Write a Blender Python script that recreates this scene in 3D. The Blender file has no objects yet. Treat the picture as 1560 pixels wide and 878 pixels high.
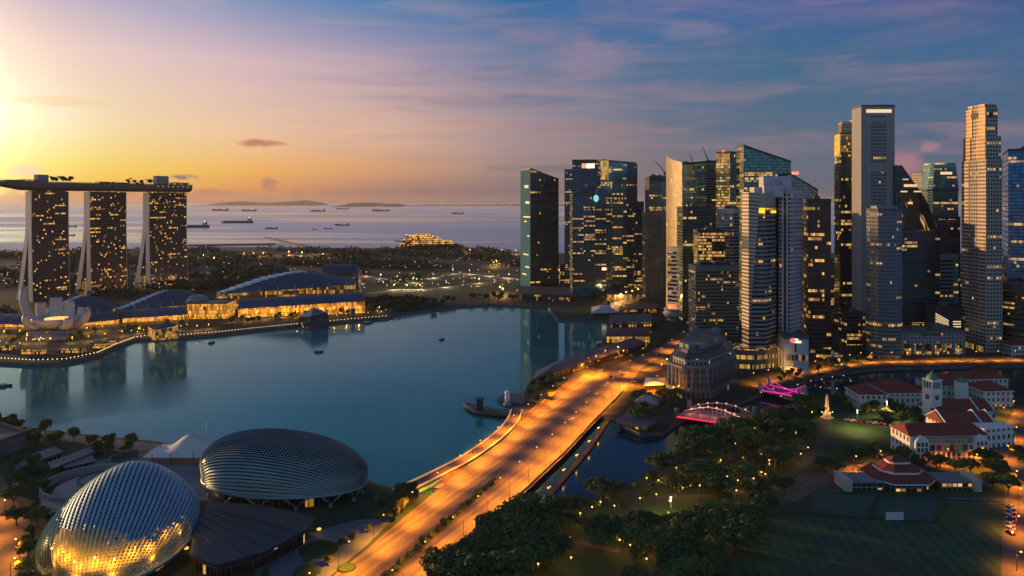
import bpy, math, random
from mathutils import Vector, Matrix, noise
from mathutils.geometry import tessellate_polygon
RND = random.Random(11)
C = bpy.context.scene.collection
SC = bpy.context.scene
# ---------------------------------------------------------------- camera
FOC, HZ, CX, CH, LZ = 1137.0, 308.0, 780.0, 168.0, 3.0   # focal length (photo pixels), horizon row, centre column, eye height, land level
cam_d = bpy.data.cameras.new('camera'); cam = bpy.data.objects.new('camera', cam_d); C.objects.link(cam)
cam.location = (0, 0, CH); cam.rotation_euler = (math.radians(90), 0, 0)
cam_d.sensor_width = 36; cam_d.lens = 36 * FOC / 1560; cam_d.shift_y = -(439 - HZ) / 1560
cam_d.clip_start = 1; cam_d.clip_end = 200000
SC.camera = cam
SC.view_settings.view_transform = 'Standard'; SC.view_settings.look = 'None'
SC.view_settings.exposure = 0.0; SC.view_settings.gamma = 1.0
SC.cycles.use_denoising = True
SC.cycles.sample_clamp_indirect = 4.0
SC.cycles.max_bounces = 6; SC.cycles.diffuse_bounces = 2; SC.cycles.glossy_bounces = 3; SC.cycles.transmission_bounces = 2
SC.cycles.caustics_reflective = False; SC.cycles.caustics_refractive = False

def lin(c):
    return tuple(((v / 255) / 12.92 if v / 255 <= 0.04045 else ((v / 255 + 0.055) / 1.055) ** 2.4) for v in c)
def rgba(c): return tuple(c) + (1.0,)

# ---------------------------------------------------------------- sky
SUN_AZ, SUN_EL = math.radians(-60.0), math.radians(3.4)
W = bpy.data.worlds.new('World'); SC.world = W; W.use_nodes = True
nt = W.node_tree; nt.nodes.clear()
def wn(t, **k):
    n = nt.nodes.new(t)
    for a, v in k.items(): setattr(n, a, v)
    return n
def wm(op, a, b=None, c=None, clamp=False):
    n = wn('ShaderNodeMath', operation=op, use_clamp=clamp)
    for i, v in enumerate((a, b, c)):
        if v is None: continue
        if isinstance(v, (int, float)): n.inputs[i].default_value = v
        else: nt.links.new(v, n.inputs[i])
    return n.outputs[0]
def wmix(f, a, b, blend='MIX'):
    n = wn('ShaderNodeMix', data_type='RGBA', blend_type=blend)
    for s, v in ((n.inputs[0], f), (n.inputs[6], a), (n.inputs[7], b)):
        if isinstance(v, (int, float)): s.default_value = v
        elif isinstance(v, tuple): s.default_value = rgba(lin(v))
        else: nt.links.new(v, s)
    return n.outputs[2]
tc = wn('ShaderNodeTexCoord'); sx = wn('ShaderNodeSeparateXYZ'); nt.links.new(tc.outputs['Generated'], sx.inputs[0])
X, Y, Z = sx.outputs
az = wm('ARCTAN2', X, Y)
el = wm('ARCSINE', Z)
elp = wm('SQRT', wm('MULTIPLY', wm('MAXIMUM', el, 0.0), 1 / math.radians(90)))   # 0 at horizon, 1 at zenith
EL = [0.0, 0.9, 2.4, 5.3, 10.2, 14.8, 32, 90]
SKY = {   # azimuth: colours (sRGB) up the sky from horizon to zenith, the zenith brightened for fill
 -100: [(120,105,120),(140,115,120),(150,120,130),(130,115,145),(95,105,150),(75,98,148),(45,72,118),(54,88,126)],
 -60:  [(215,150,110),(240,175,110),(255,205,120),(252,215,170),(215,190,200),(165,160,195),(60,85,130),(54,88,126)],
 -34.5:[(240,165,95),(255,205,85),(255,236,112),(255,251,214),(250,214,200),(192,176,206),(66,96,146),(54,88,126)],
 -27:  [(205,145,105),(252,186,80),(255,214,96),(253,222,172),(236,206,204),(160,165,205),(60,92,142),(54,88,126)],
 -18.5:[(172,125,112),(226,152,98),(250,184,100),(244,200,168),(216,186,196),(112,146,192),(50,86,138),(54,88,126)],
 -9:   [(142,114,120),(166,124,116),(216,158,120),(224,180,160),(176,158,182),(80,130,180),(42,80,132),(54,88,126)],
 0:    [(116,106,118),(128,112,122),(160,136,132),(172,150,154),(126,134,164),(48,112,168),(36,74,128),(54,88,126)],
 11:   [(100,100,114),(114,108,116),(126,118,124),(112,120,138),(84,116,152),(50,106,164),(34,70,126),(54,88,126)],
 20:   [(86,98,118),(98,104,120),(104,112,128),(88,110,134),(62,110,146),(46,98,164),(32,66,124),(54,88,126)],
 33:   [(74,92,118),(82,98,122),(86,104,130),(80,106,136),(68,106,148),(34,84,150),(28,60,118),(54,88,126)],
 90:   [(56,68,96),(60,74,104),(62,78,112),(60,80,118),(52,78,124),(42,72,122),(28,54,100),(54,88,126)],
}
col = None; prev = None
for a, cols in SKY.items():
    r = wn('ShaderNodeValToRGB'); r.color_ramp.interpolation = 'EASE' if False else 'LINEAR'
    cr = r.color_ramp
    while len(cr.elements) < len(EL): cr.elements.new(0.5)
    for e, d, c in zip(cr.elements, EL, cols):
        e.position = math.sqrt(d / 90); e.color = rgba(lin(c))
    nt.links.new(elp, r.inputs[0])
    if col is None: col = r.outputs[0]
    else:
        mr = wn('ShaderNodeMapRange', interpolation_type='LINEAR')
        nt.links.new(az, mr.inputs[0]); mr.inputs[1].default_value = math.radians(prev); mr.inputs[2].default_value = math.radians(a)
        col = wmix(mr.outputs[0], col, r.outputs[0])
    prev = a
# western sky behind the viewer, brightened and tinted teal as added fill
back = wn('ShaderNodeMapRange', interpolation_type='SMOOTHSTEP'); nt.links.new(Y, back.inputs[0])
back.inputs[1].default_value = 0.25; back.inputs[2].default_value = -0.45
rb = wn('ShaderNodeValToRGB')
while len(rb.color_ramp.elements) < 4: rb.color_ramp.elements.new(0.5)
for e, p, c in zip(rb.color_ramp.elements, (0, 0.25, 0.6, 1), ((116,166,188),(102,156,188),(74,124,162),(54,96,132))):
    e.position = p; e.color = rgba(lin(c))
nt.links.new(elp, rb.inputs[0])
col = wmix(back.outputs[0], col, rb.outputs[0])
# thin high cloud, streaked along the sky plane
def wcomb(x, y, z=0.0):
    n = wn('ShaderNodeCombineXYZ')
    for i, v in enumerate((x, y, z)):
        if isinstance(v, (int, float)): n.inputs[i].default_value = v
        else: nt.links.new(v, n.inputs[i])
    return n.outputs[0]
def wnoise(vec, scale, detail=5, rough=0.55, dist=0.0):
    n = wn('ShaderNodeTexNoise'); nt.links.new(vec, n.inputs['Vector'])
    n.inputs['Scale'].default_value = scale; n.inputs['Detail'].default_value = detail
    n.inputs['Roughness'].default_value = rough; n.inputs['Distortion'].default_value = dist
    return n.outputs[0]
def wrange(v, a, b, c=0.0, d=1.0, smooth=True):
    n = wn('ShaderNodeMapRange', interpolation_type='SMOOTHSTEP' if smooth else 'LINEAR'); nt.links.new(v, n.inputs[0])
    for i, q in zip((1, 2, 3, 4), (a, b, c, d)): n.inputs[i].default_value = q
    return n.outputs[0]
den = wm('ADD', Z, 0.10)
pl = wcomb(wm('MULTIPLY', wm('DIVIDE', X, den), 0.55), wm('MULTIPLY', wm('DIVIDE', Y, den), 1.0), 3.7)
c1 = wrange(wnoise(pl, 1.15, 6, 0.6, 0.7), 0.47, 0.72)
c2 = wrange(wnoise(wcomb(wm('MULTIPLY', az, 2.2), wm('MULTIPLY', el, 15.0), 1.3), 2.0, 5, 0.6, 0.5), 0.46, 0.70)
cl = wm('MULTIPLY', wm('MAXIMUM', c1, wm('MULTIPLY', c2, 0.9)), wrange(el, math.radians(1.0), math.radians(5)))
rightness = wrange(az, math.radians(-22), math.radians(4))
warm = wmix(rightness, (255, 222, 178), (196, 146, 152))
col = wmix(wm('MULTIPLY', cl, wm('ADD', wm('MULTIPLY', rightness, 0.20), 0.12)), col, warm)
dk = wrange(wnoise(wcomb(wm('MULTIPLY', az, 1.6), wm('MULTIPLY', el, 17.0), 8.1), 2.3, 5, 0.6, 0.4), 0.5, 0.72)
col = wmix(wm('MULTIPLY', wm('MULTIPLY', dk, 0.5), wm('MULTIPLY', rightness, wrange(el, math.radians(2), math.radians(6)))), col, (72, 104, 140))
# low bank of small cumulus along the horizon
bank = wnoise(wcomb(wm('MULTIPLY', az, 26.0), wm('MULTIPLY', el, 30.0), 5.0), 1.0, 6, 0.6)
bk = wrange(wm('SUBTRACT', wm('ADD', wm('MULTIPLY', bank, 0.055), -0.012), el), 0.0, 0.006)
lowcol = wmix(rightness, (196, 128, 104), (104, 98, 116))
col = wmix(wm('MULTIPLY', bk, 0.7), col, lowcol)
CN1 = wnoise(wcomb(wm('MULTIPLY', az, 26.0), wm('MULTIPLY', el, 62.0), 2.0), 1.0, 6, 0.65, 0.5)
CN2 = wnoise(wcomb(wm('MULTIPLY', az, 8.0), wm('MULTIPLY', el, 26.0), 4.0), 1.0, 6, 0.65, 0.8)
# single clouds: (azimuth, elevation, half width, half height, colour, strength)
for i, (a, e, sa, se, cc, st) in enumerate([(-18.9, 4.25, 2.5, 0.42, (196,132,104), .95), (-33.2, 1.95, 1.4, .7, (236,196,176), .9), (-23.6, 1.75, 1.2, .32, (128,108,124), .95),
        (-18.0, 1.25, .9, .8, (176,128,112), .8), (27.6, 2.6, 2.1, 1.5, (186,132,138), .7), (29.2, 3.7, 1.0, .6, (186,138,144), .6), (6.5, 10.9, 5.5, 2.2, (186,146,164), .36),
        (13.5, 12.6, 5.0, 1.0, (150,138,164), .35), (5, 5.6, 10, .8, (178,130,132), .42), (-3, 6.0, 5, .5, (206,146,128), .5), (3.2, 2.55, 6.5, .45, (92,98,120), .4), (-31, 6.6, 4, .5, (246,206,150), .5)]):
    da = wm('DIVIDE', wm('SUBTRACT', az, math.radians(a)), math.radians(sa)); de = wm('DIVIDE', wm('SUBTRACT', el, math.radians(e)), math.radians(se))
    rr = wm('ADD', wm('MULTIPLY', da, da), wm('MULTIPLY', de, de))
    nn = CN1 if sa < 3 else CN2
    f = wrange(wm('SUBTRACT', wm('MULTIPLY', nn, 2.1), rr), 0.35, 1.15)
    col = wmix(wm('MULTIPLY', f, st), col, cc)
# bright air round the rising sun
sv = wn('ShaderNodeVectorMath', operation='DOT_PRODUCT'); nt.links.new(tc.outputs['Generated'], sv.inputs[0])
SUNV = Vector((math.sin(SUN_AZ) * math.cos(SUN_EL), math.cos(SUN_AZ) * math.cos(SUN_EL), math.sin(SUN_EL)))
sv.inputs[1].default_value = (math.sin(-.84) * math.cos(SUN_EL), math.cos(-.84) * math.cos(SUN_EL), math.sin(SUN_EL))   # the bright bank of air left of the view
dd = wm('MAXIMUM', sv.outputs['Value'], 0.0)
gl = wm('MULTIPLY', wm('POWER', dd, 85.0), 5.5)
glw = wm('ADD', wm('MULTIPLY', wm('POWER', dd, 4000.0), 6.0), gl)
gc = wmix(1.0, (255, 240, 190), (255, 240, 190))
addg = wn('ShaderNodeVectorMath', operation='SCALE'); nt.links.new(gc, addg.inputs[0]); nt.links.new(glw, addg.inputs['Scale'])
col = wmix(1.0, col, addg.outputs[0], 'ADD')
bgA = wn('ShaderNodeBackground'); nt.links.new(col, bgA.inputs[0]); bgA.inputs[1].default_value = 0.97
sky = wn('ShaderNodeTexSky'); sky.sky_type = 'NISHITA'; sky.sun_disc = False
sky.sun_elevation = SUN_EL; sky.sun_rotation = SUN_AZ; sky.altitude = 100
bgB = wn('ShaderNodeBackground'); nt.links.new(sky.outputs[0], bgB.inputs[0]); bgB.inputs[1].default_value = 0.05
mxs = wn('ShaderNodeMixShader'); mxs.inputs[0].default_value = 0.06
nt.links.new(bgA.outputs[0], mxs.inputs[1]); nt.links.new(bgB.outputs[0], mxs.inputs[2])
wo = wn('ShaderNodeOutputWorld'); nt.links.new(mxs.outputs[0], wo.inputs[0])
# ---------------------------------------------------------------- sun
sl = bpy.data.lights.new('sun', 'SUN'); sl.energy = 5.0; sl.angle = math.radians(0.5); sl.color = (1.0, 0.53, 0.19)
so = bpy.data.objects.new('sun', sl); C.objects.link(so); so.rotation_euler = (-SUNV).to_track_quat('-Z', 'Y').to_euler(); so.location = (-300, 200, 400)

# ---------------------------------------------------------------- geometry helpers
def G(px, py, z=LZ):
    D = (CH - z) * FOC / (py - HZ); return Vector(((px - CX) * D / FOC, D, z))
def AX(px, D): return (px - CX) * D / FOC
def ZH(py, D): return CH - (py - HZ) * D / FOC
def P(px, py, D): return Vector((AX(px, D), D, ZH(py, D)))
ORI = {}
class MB:
    def __init__(s): s.v = []; s.f = []; s.uv = []; s.mi = []; s.sm = []
    def face(s, pts, uv=None, mi=0, sm=False):
        b = len(s.v); s.v += [Vector(p) for p in pts]; s.f.append(tuple(range(b, b + len(pts))))
        s.uv += uv if uv else [(p[0], p[1]) for p in pts]; s.mi.append(mi); s.sm.append(sm)
    def idx(s, verts, faces, mi=0, sm=True, uvs=None):
        b = len(s.v); s.v += [Vector(p) for p in verts]
        for f in faces:
            s.f.append(tuple(b + i for i in f)); s.mi.append(mi); s.sm.append(sm)
            s.uv += [uvs[i] if uvs else (verts[i][0], verts[i][1]) for i in f]
    def wall(s, fp, z0, zt, mi=0, closed=True, u=0.0):
        n = len(fp); zt = zt if isinstance(zt, (list, tuple)) else [zt] * n
        for i in range(n if closed else n - 1):
            a, b = fp[i], fp[(i + 1) % n]; L = math.hypot(b[0] - a[0], b[1] - a[1]); za, zb = zt[i], zt[(i + 1) % n]
            s.face([(a[0], a[1], z0), (b[0], b[1], z0), (b[0], b[1], zb), (a[0], a[1], za)], [(u, z0), (u + L, z0), (u + L, zb), (u, za)], mi)
            u += math.ceil(L)
    def cap(s, fp, z, mi=0, flip=False):
        z = z if isinstance(z, (list, tuple)) else [z] * len(fp)
        pts = [Vector((p[0], p[1], q)) for p, q in zip(fp, z)]
        b = len(s.v); s.v += pts
        for t in tessellate_polygon([[Vector((p[0], p[1], 0)) for p in fp]]):
            t = list(t); a, bb, c = (pts[i] for i in t)
            if ((bb - a).cross(c - a).z < 0) != flip: t.reverse()
            s.f.append(tuple(b + i for i in t)); s.mi.append(mi); s.sm.append(False); s.uv += [(pts[i][0], pts[i][1]) for i in t]
    def prism(s, fp, z0, zt, mi=0, bottom=False):
        s.wall(fp, z0, zt, mi); s.cap(fp, zt, mi)
        if bottom: s.cap(fp, z0, mi, True)
    def box(s, c, size, rz=0.0, mi=0):
        x, y, z = (q / 2 for q in size); cs, sn = math.cos(rz), math.sin(rz)
        fp = [(c[0] + a * cs - b * sn, c[1] + a * sn + b * cs) for a, b in ((-x, -y), (x, -y), (x, y), (-x, y))]
        s.prism(fp, c[2] - z, c[2] + z, mi, True)
    def tube(s, pts, r, n=8, mi=0, cap=True, sm=True):
        pts = [Vector(p) for p in pts]; r = r if isinstance(r, (list, tuple)) else [r] * len(pts); vs = []; fs = []
        for i, p in enumerate(pts):
            d = (pts[min(i + 1, len(pts) - 1)] - pts[max(i - 1, 0)]).normalized()
            a = d.orthogonal().normalized() if abs(d.z) < .95 else Vector((1, 0, 0)); a = (a - d * a.dot(d)).normalized(); b = d.cross(a)
            for k in range(n):
                t = 2 * math.pi * k / n; vs.append(p + (a * math.cos(t) + b * math.sin(t)) * r[i])
        for i in range(len(pts) - 1):
            for k in range(n):
                q = (k + 1) % n; fs.append((i * n + k, i * n + q, (i + 1) * n + q, (i + 1) * n + k))
        if cap: fs += [tuple(reversed(range(n))), tuple(range((len(pts) - 1) * n, len(pts) * n))]
        s.idx(vs, fs, mi, sm)
    def lathe(s, c, prof, n=16, mi=0, sm=True, sx=1.0, sy=1.0):
        vs = []; fs = []; uv = []
        for r, z in prof:
            for k in range(n):
                t = 2 * math.pi * k / n; vs.append((c[0] + r * math.cos(t) * sx, c[1] + r * math.sin(t) * sy, c[2] + z)); uv.append((k / n * 6.283 * max(p[0] for p in prof), z))
        for i in range(len(prof) - 1):
            for k in range(n):
                q = (k + 1) % n; fs.append((i * n + k, i * n + q, (i + 1) * n + q, (i + 1) * n + k))
        if prof[-1][0] > 1e-4: fs.append(tuple(range((len(prof) - 1) * n, len(prof) * n)))
        s.idx(vs, fs, mi, sm, uv)
    def grid(s, P_, nu, nv, mi=0, sm=True, uvf=None):
        vs = [P_(i / nu, j / nv) for j in range(nv + 1) for i in range(nu + 1)]
        fs = [(j * (nu + 1) + i, j * (nu + 1) + i + 1, (j + 1) * (nu + 1) + i + 1, (j + 1) * (nu + 1) + i) for j in range(nv) for i in range(nu)]
        uv = [uvf(i / nu, j / nv) for j in range(nv + 1) for i in range(nu + 1)] if uvf else None
        s.idx(vs, fs, mi, sm, uv)
    def strip(s, L, Rr, mi=0):
        for i in range(len(L) - 1): s.face([L[i], Rr[i], Rr[i + 1], L[i + 1]], None, mi)
    def mesh(s, name, off):
        m = bpy.data.meshes.new(name); m.from_pydata([tuple(v - off) for v in s.v], [], s.f)
        ul = m.uv_layers.new(name='uv'); ul.data.foreach_set('uv', [c for p in s.uv for c in p])
        m.polygons.foreach_set('use_smooth', s.sm); m.polygons.foreach_set('material_index', s.mi); m.update(); return m
def props(o, label=None, cat=None, group=None, kind=None):
    if label: o['label'] = label
    if cat: o['category'] = cat
    if group: o['group'] = group
    if kind: o['kind'] = kind
    return o
def root(name, label, cat, loc, group=None, rz=0.0):
    o = bpy.data.objects.new(name, None); C.objects.link(o); o.location = loc; o.rotation_euler = (0, 0, rz); o.empty_display_size = .5
    ORI[o.name] = Vector(loc); return props(o, label, cat, group)
def part(name, mb, mat, parent, label=None):
    off = ORI[parent.name] if parent else Vector((0, 0, 0))
    o = bpy.data.objects.new(name, mb.mesh(name, off)); C.objects.link(o)
    for m in (mat if isinstance(mat, (list, tuple)) else [mat]): o.data.materials.append(m)
    if parent: o.parent = parent
    ORI[o.name] = off
    if label: o['label'] = label
    return o
def single(name, mb, mat, label, cat, group=None, loc=None, kind=None):
    if loc is None:
        xs = [v.x for v in mb.v]; ys = [v.y for v in mb.v]; loc = Vector(((min(xs) + max(xs)) / 2, (min(ys) + max(ys)) / 2, min(v.z for v in mb.v)))
    o = bpy.data.objects.new(name, mb.mesh(name, Vector(loc))); C.objects.link(o); o.location = loc
    for m in (mat if isinstance(mat, (list, tuple)) else [mat]): o.data.materials.append(m)
    ORI[o.name] = Vector(loc); return props(o, label, cat, group, kind)
def struct(name, mb, mat, kind='structure'):
    o = bpy.data.objects.new(name, mb.mesh(name, Vector((0, 0, 0)))); C.objects.link(o)
    for m in (mat if isinstance(mat, (list, tuple)) else [mat]): o.data.materials.append(m)
    o['kind'] = kind; return o
def clone(o, loc, rz=0.0, sc=1.0, label=None, group=None):
    r = o.copy(); C.objects.link(r); r.location = loc; r.rotation_euler = (0, 0, rz); r.scale = (sc, sc, sc) if isinstance(sc, (int, float)) else sc
    if label: r['label'] = label
    if group: r['group'] = group
    for ch in o.children:
        c = ch.copy(); C.objects.link(c); c.parent = r
        for g in ch.children:
            d = g.copy(); C.objects.link(d); d.parent = c
    return r
def ngon(c, r, n, rz=0.0, sx=1.0, sy=1.0):
    return [(c[0] + r * sx * math.cos(rz + 2 * math.pi * k / n), c[1] + r * sy * math.sin(rz + 2 * math.pi * k / n)) for k in range(n)]
def offset(fp, d):
    out = []; n = len(fp)
    for i in range(n):
        p, a, b = Vector(fp[i][:2]), Vector(fp[i - 1][:2]), Vector(fp[(i + 1) % n][:2])
        e1 = (p - a).normalized(); e2 = (b - p).normalized(); n1 = Vector((e1.y, -e1.x)); n2 = Vector((e2.y, -e2.x))
        m = (n1 + n2); m = m / max(m.dot(n1), .25)
        out.append(tuple(p + m * d))
    return out
def rect(xl, xm, xr, D, ratio=1.0):
    """Footprint of a square-cornered building whose near corner stands at column xm and depth D and whose sides reach columns xl and xr."""
    phi = math.atan((xm - CX) / FOC); r = math.atan2((xm - xl) * ratio, (xr - xm)); a = -phi + r
    c = Vector((AX(xm, D), D)); ur = Vector((math.cos(a), math.sin(a))); ul = Vector((-math.sin(a), math.cos(a)))
    def reach(u, px):
        k = (px - CX) / FOC; return (k * c.y - c.x) / (u.x - k * u.y)
    sr, sl_ = reach(ur, xr), reach(ul, xl)
    return [tuple(c), tuple(c + ur * sr), tuple(c + ur * sr + ul * sl_), tuple(c + ul * sl_)]
def front(xl, xr, D, depth, turn=0.0):
    """Footprint of a building whose front spans columns xl..xr; turn > 0 swings its right end away."""
    t = math.radians(turn); c = Vector((AX(xl, D), D)); u = Vector((math.cos(t), math.sin(t))); k = (xr - CX) / FOC
    w = (k * c.y - c.x) / (u.x - k * u.y); n = Vector((-u.y, u.x))
    return [tuple(c), tuple(c + u * w), tuple(c + u * w + n * depth), tuple(c + n * depth)]
def mid(fp): return (sum(p[0] for p in fp) / len(fp), sum(p[1] for p in fp) / len(fp))

# ---------------------------------------------------------------- materials
MATS = {}
def nm(name):
    m = bpy.data.materials.new(name); m.use_nodes = True; t = m.node_tree; t.nodes.clear()
    o = t.nodes.new('ShaderNodeOutputMaterial'); b = t.nodes.new('ShaderNodeBsdfPrincipled'); t.links.new(b.outputs[0], o.inputs[0]); return m, t, b, o
def mat(name, c, rough=0.7, metal=0.0, var=0.25, scale=0.12, spec=0.4, bump=0.0):
    """Plain surface with weathering: base colour varied by two scales of noise in object space."""
    if name in MATS: return MATS[name]
    m, t, b, o = nm(name); b.inputs['Roughness'].default_value = rough; b.inputs['Metallic'].default_value = metal; b.inputs['Specular IOR Level'].default_value = spec
    g = t.nodes.new('ShaderNodeNewGeometry'); n1 = t.nodes.new('ShaderNodeTexNoise'); n1.inputs['Scale'].default_value = scale; n1.inputs['Detail'].default_value = 6; n1.inputs['Roughness'].default_value = .65
    t.links.new(g.outputs['Position'], n1.inputs['Vector'])
    mr = t.nodes.new('ShaderNodeMapRange'); t.links.new(n1.outputs[0], mr.inputs[0]); mr.inputs[1].default_value = .3; mr.inputs[2].default_value = .7; mr.inputs[3].default_value = 1 - var; mr.inputs[4].default_value = 1 + var
    mx = t.nodes.new('ShaderNodeVectorMath'); mx.operation = 'SCALE'; mx.inputs[0].default_value = c; t.links.new(mr.outputs[0], mx.inputs['Scale']); t.links.new(mx.outputs[0], b.inputs['Base Color'])
    if bump:
        bp = t.nodes.new('ShaderNodeBump'); bp.inputs['Strength'].default_value = bump; n2 = t.nodes.new('ShaderNodeTexNoise'); n2.inputs['Scale'].default_value = scale * 12; t.links.new(g.outputs['Position'], n2.inputs['Vector'])
        t.links.new(n2.outputs[0], bp.inputs['Height']); t.links.new(bp.outputs[0], b.inputs['Normal'])
    MATS[name] = m; return m
def glow(name, c, s):
    if name in MATS: return MATS[name]
    m, t, b, o = nm(name); b.inputs['Base Color'].default_value = rgba([v * .5 for v in c]); b.inputs['Emission Color'].default_value = rgba(c); b.inputs['Emission Strength'].default_value = s
    m.cycles.emission_sampling = 'NONE'; MATS[name] = m; return m
# curtain wall: mullions, spandrels, panes of uneven tilt and tint, some rows and rooms lit
FG = bpy.data.node_groups.new('curtain_wall', 'ShaderNodeTree')
FIN = [('Bay', 'NodeSocketFloat', 3.0), ('Floor', 'NodeSocketFloat', 4.0), ('MullU', 'NodeSocketFloat', .15), ('SpanV', 'NodeSocketFloat', .3), ('Glass', 'NodeSocketColor', (.03, .06, .08, 1)), ('Frame', 'NodeSocketColor', (.1, .1, .1, 1)),
       ('LitP', 'NodeSocketFloat', .06), ('RowP', 'NodeSocketFloat', .1), ('Seed', 'NodeSocketFloat', 0.0), ('Emit', 'NodeSocketFloat', 1.2), ('Rough', 'NodeSocketFloat', .12), ('Metal', 'NodeSocketFloat', .5), ('Tilt', 'NodeSocketFloat', .02), ('Warm', 'NodeSocketFloat', .5)]
for n_, ty, dv in FIN:
    s_ = FG.interface.new_socket(n_, in_out='INPUT', socket_type=ty); s_.default_value = dv
FG.interface.new_socket('BSDF', in_out='OUTPUT', socket_type='NodeSocketShader')
def build_fg():
    N = FG.nodes; L = FG.links; gi = N.new('NodeGroupInput'); go = N.new('NodeGroupOutput'); I = gi.outputs
    def M(op, a, b=None, c=None, clamp=False):
        n = N.new('ShaderNodeMath'); n.operation = op; n.use_clamp = clamp
        for i, v in enumerate((a, b, c)):
            if v is None: continue
            if isinstance(v, (int, float)): n.inputs[i].default_value = v
            else: L.new(v, n.inputs[i])
        return n.outputs[0]
    def CMB(x, y, z):
        n = N.new('ShaderNodeCombineXYZ')
        for i, v in enumerate((x, y, z)):
            if isinstance(v, (int, float)): n.inputs[i].default_value = v
            else: L.new(v, n.inputs[i])
        return n.outputs[0]
    def WN(v):
        n = N.new('ShaderNodeTexWhiteNoise'); n.noise_dimensions = '3D'; L.new(v, n.inputs[0]); return n.outputs
    def MIX(f, a, b):
        n = N.new('ShaderNodeMix'); n.data_type = 'RGBA'
        for s_, v in ((n.inputs[0], f), (n.inputs[6], a), (n.inputs[7], b)):
            if isinstance(v, (int, float)): s_.default_value = v
            elif isinstance(v, tuple): s_.default_value = v
            else: L.new(v, s_)
        return n.outputs[2]
    uv = N.new('ShaderNodeUVMap'); uv.uv_map = 'uv'; sp = N.new('ShaderNodeSeparateXYZ'); L.new(uv.outputs[0], sp.inputs[0])
    cu = M('DIVIDE', sp.outputs[0], I['Bay']); cv = M('DIVIDE', sp.outputs[1], I['Floor']); iu = M('FLOOR', cu); iv = M('FLOOR', cv); fu = M('FRACT', cu); fv = M('FRACT', cv)
    mask = M('MULTIPLY', M('GREATER_THAN', fu, I['MullU']), M('GREATER_THAN', fv, I['SpanV']))
    cell = WN(CMB(iu, iv, I['Seed'])); sc = N.new('ShaderNodeSeparateColor'); L.new(cell['Color'], sc.inputs[0])
    blk = WN(CMB(M('FLOOR', M('DIVIDE', iu, 7.0)), iv, M('ADD', I['Seed'], 17.3)))
    row = M('MULTIPLY', M('LESS_THAN', blk['Value'], I['RowP']), M('LESS_THAN', cell['Value'], .84))
    lit = M('MAXIMUM', row, M('LESS_THAN', sc.outputs[0], I['LitP']))
    em = M('MULTIPLY', M('MULTIPLY', lit, mask), M('MULTIPLY', I['Emit'], M('ADD', .35, M('MULTIPLY', M('POWER', sc.outputs[1], 1.6), 1.3))))
    ecol = MIX(M('MULTIPLY', sc.outputs[2], I['Warm']), (1.0, .44, .06, 1), (.92, .72, .28, 1))
    gs = N.new('ShaderNodeVectorMath'); gs.operation = 'SCALE'; L.new(I['Glass'], gs.inputs[0]); L.new(M('ADD', .65, M('MULTIPLY', sc.outputs[1], .7)), gs.inputs['Scale'])
    g = N.new('ShaderNodeNewGeometry'); nz = N.new('ShaderNodeTexNoise'); nz.inputs['Scale'].default_value = .03; nz.inputs['Detail'].default_value = 5; L.new(g.outputs['Position'], nz.inputs['Vector'])
    fr = N.new('ShaderNodeVectorMath'); fr.operation = 'SCALE'; L.new(I['Frame'], fr.inputs[0]); L.new(M('ADD', .7, M('MULTIPLY', nz.outputs[0], .6)), fr.inputs['Scale'])
    base = MIX(mask, fr.outputs[0], gs.outputs[0])
    ro = N.new('ShaderNodeMix'); ro.data_type = 'FLOAT'; L.new(mask, ro.inputs[0]); ro.inputs[2].default_value = .5; L.new(I['Rough'], ro.inputs[3])
    tl = N.new('ShaderNodeVectorMath'); tl.operation = 'SUBTRACT'; L.new(cell['Color'], tl.inputs[0]); tl.inputs[1].default_value = (.5, .5, .5)
    t2 = N.new('ShaderNodeVectorMath'); t2.operation = 'SCALE'; L.new(tl.outputs[0], t2.inputs[0]); L.new(M('MULTIPLY', mask, I['Tilt']), t2.inputs['Scale'])
    t3 = N.new('ShaderNodeVectorMath'); t3.operation = 'ADD'; L.new(t2.outputs[0], t3.inputs[0]); L.new(g.outputs['Normal'], t3.inputs[1])
    t4 = N.new('ShaderNodeVectorMath'); t4.operation = 'NORMALIZE'; L.new(t3.outputs[0], t4.inputs[0])
    b = N.new('ShaderNodeBsdfPrincipled'); L.new(base, b.inputs['Base Color']); L.new(ro.outputs[0], b.inputs['Roughness']); L.new(M('MULTIPLY', mask, I['Metal']), b.inputs['Metallic'])
    L.new(t4.outputs[0], b.inputs['Normal']); L.new(ecol, b.inputs['Emission Color']); L.new(em, b.inputs['Emission Strength']); L.new(b.outputs[0], go.inputs[0])
build_fg()
NSEED = [1]
def fac(bay=3.0, floor=4.0, mu=.12, sv=.3, glass=(.03, .06, .08), frame=(.08, .09, .1), lit=.05, row=.10, emit=1.1, rough=.1, metal=.5, tilt=.02, warm=.6, name='curtain_wall'):
    m = bpy.data.materials.new(name); m.use_nodes = True; t = m.node_tree; t.nodes.clear()
    o = t.nodes.new('ShaderNodeOutputMaterial'); g = t.nodes.new('ShaderNodeGroup'); g.node_tree = FG; t.links.new(g.outputs[0], o.inputs[0])
    NSEED[0] += 1
    if max(glass) < .15 and metal >= .3: glass = tuple(v * 2.9 for v in glass); metal = max(metal, .7)
    if max(frame) < .12: frame = tuple(v * 1.6 for v in frame)
    for k, v in dict(Bay=bay, Floor=floor, MullU=mu, SpanV=sv, Glass=rgba(glass), Frame=rgba(frame), LitP=lit if lit >= .3 else lit * .36, RowP=row if row >= .5 else row * .82, Seed=NSEED[0] * 3.7, Emit=emit * .62, Rough=rough, Metal=metal, Tilt=tilt, Warm=warm).items(): g.inputs[k].default_value = v
    m.cycles.emission_sampling = 'NONE'; return m
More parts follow.
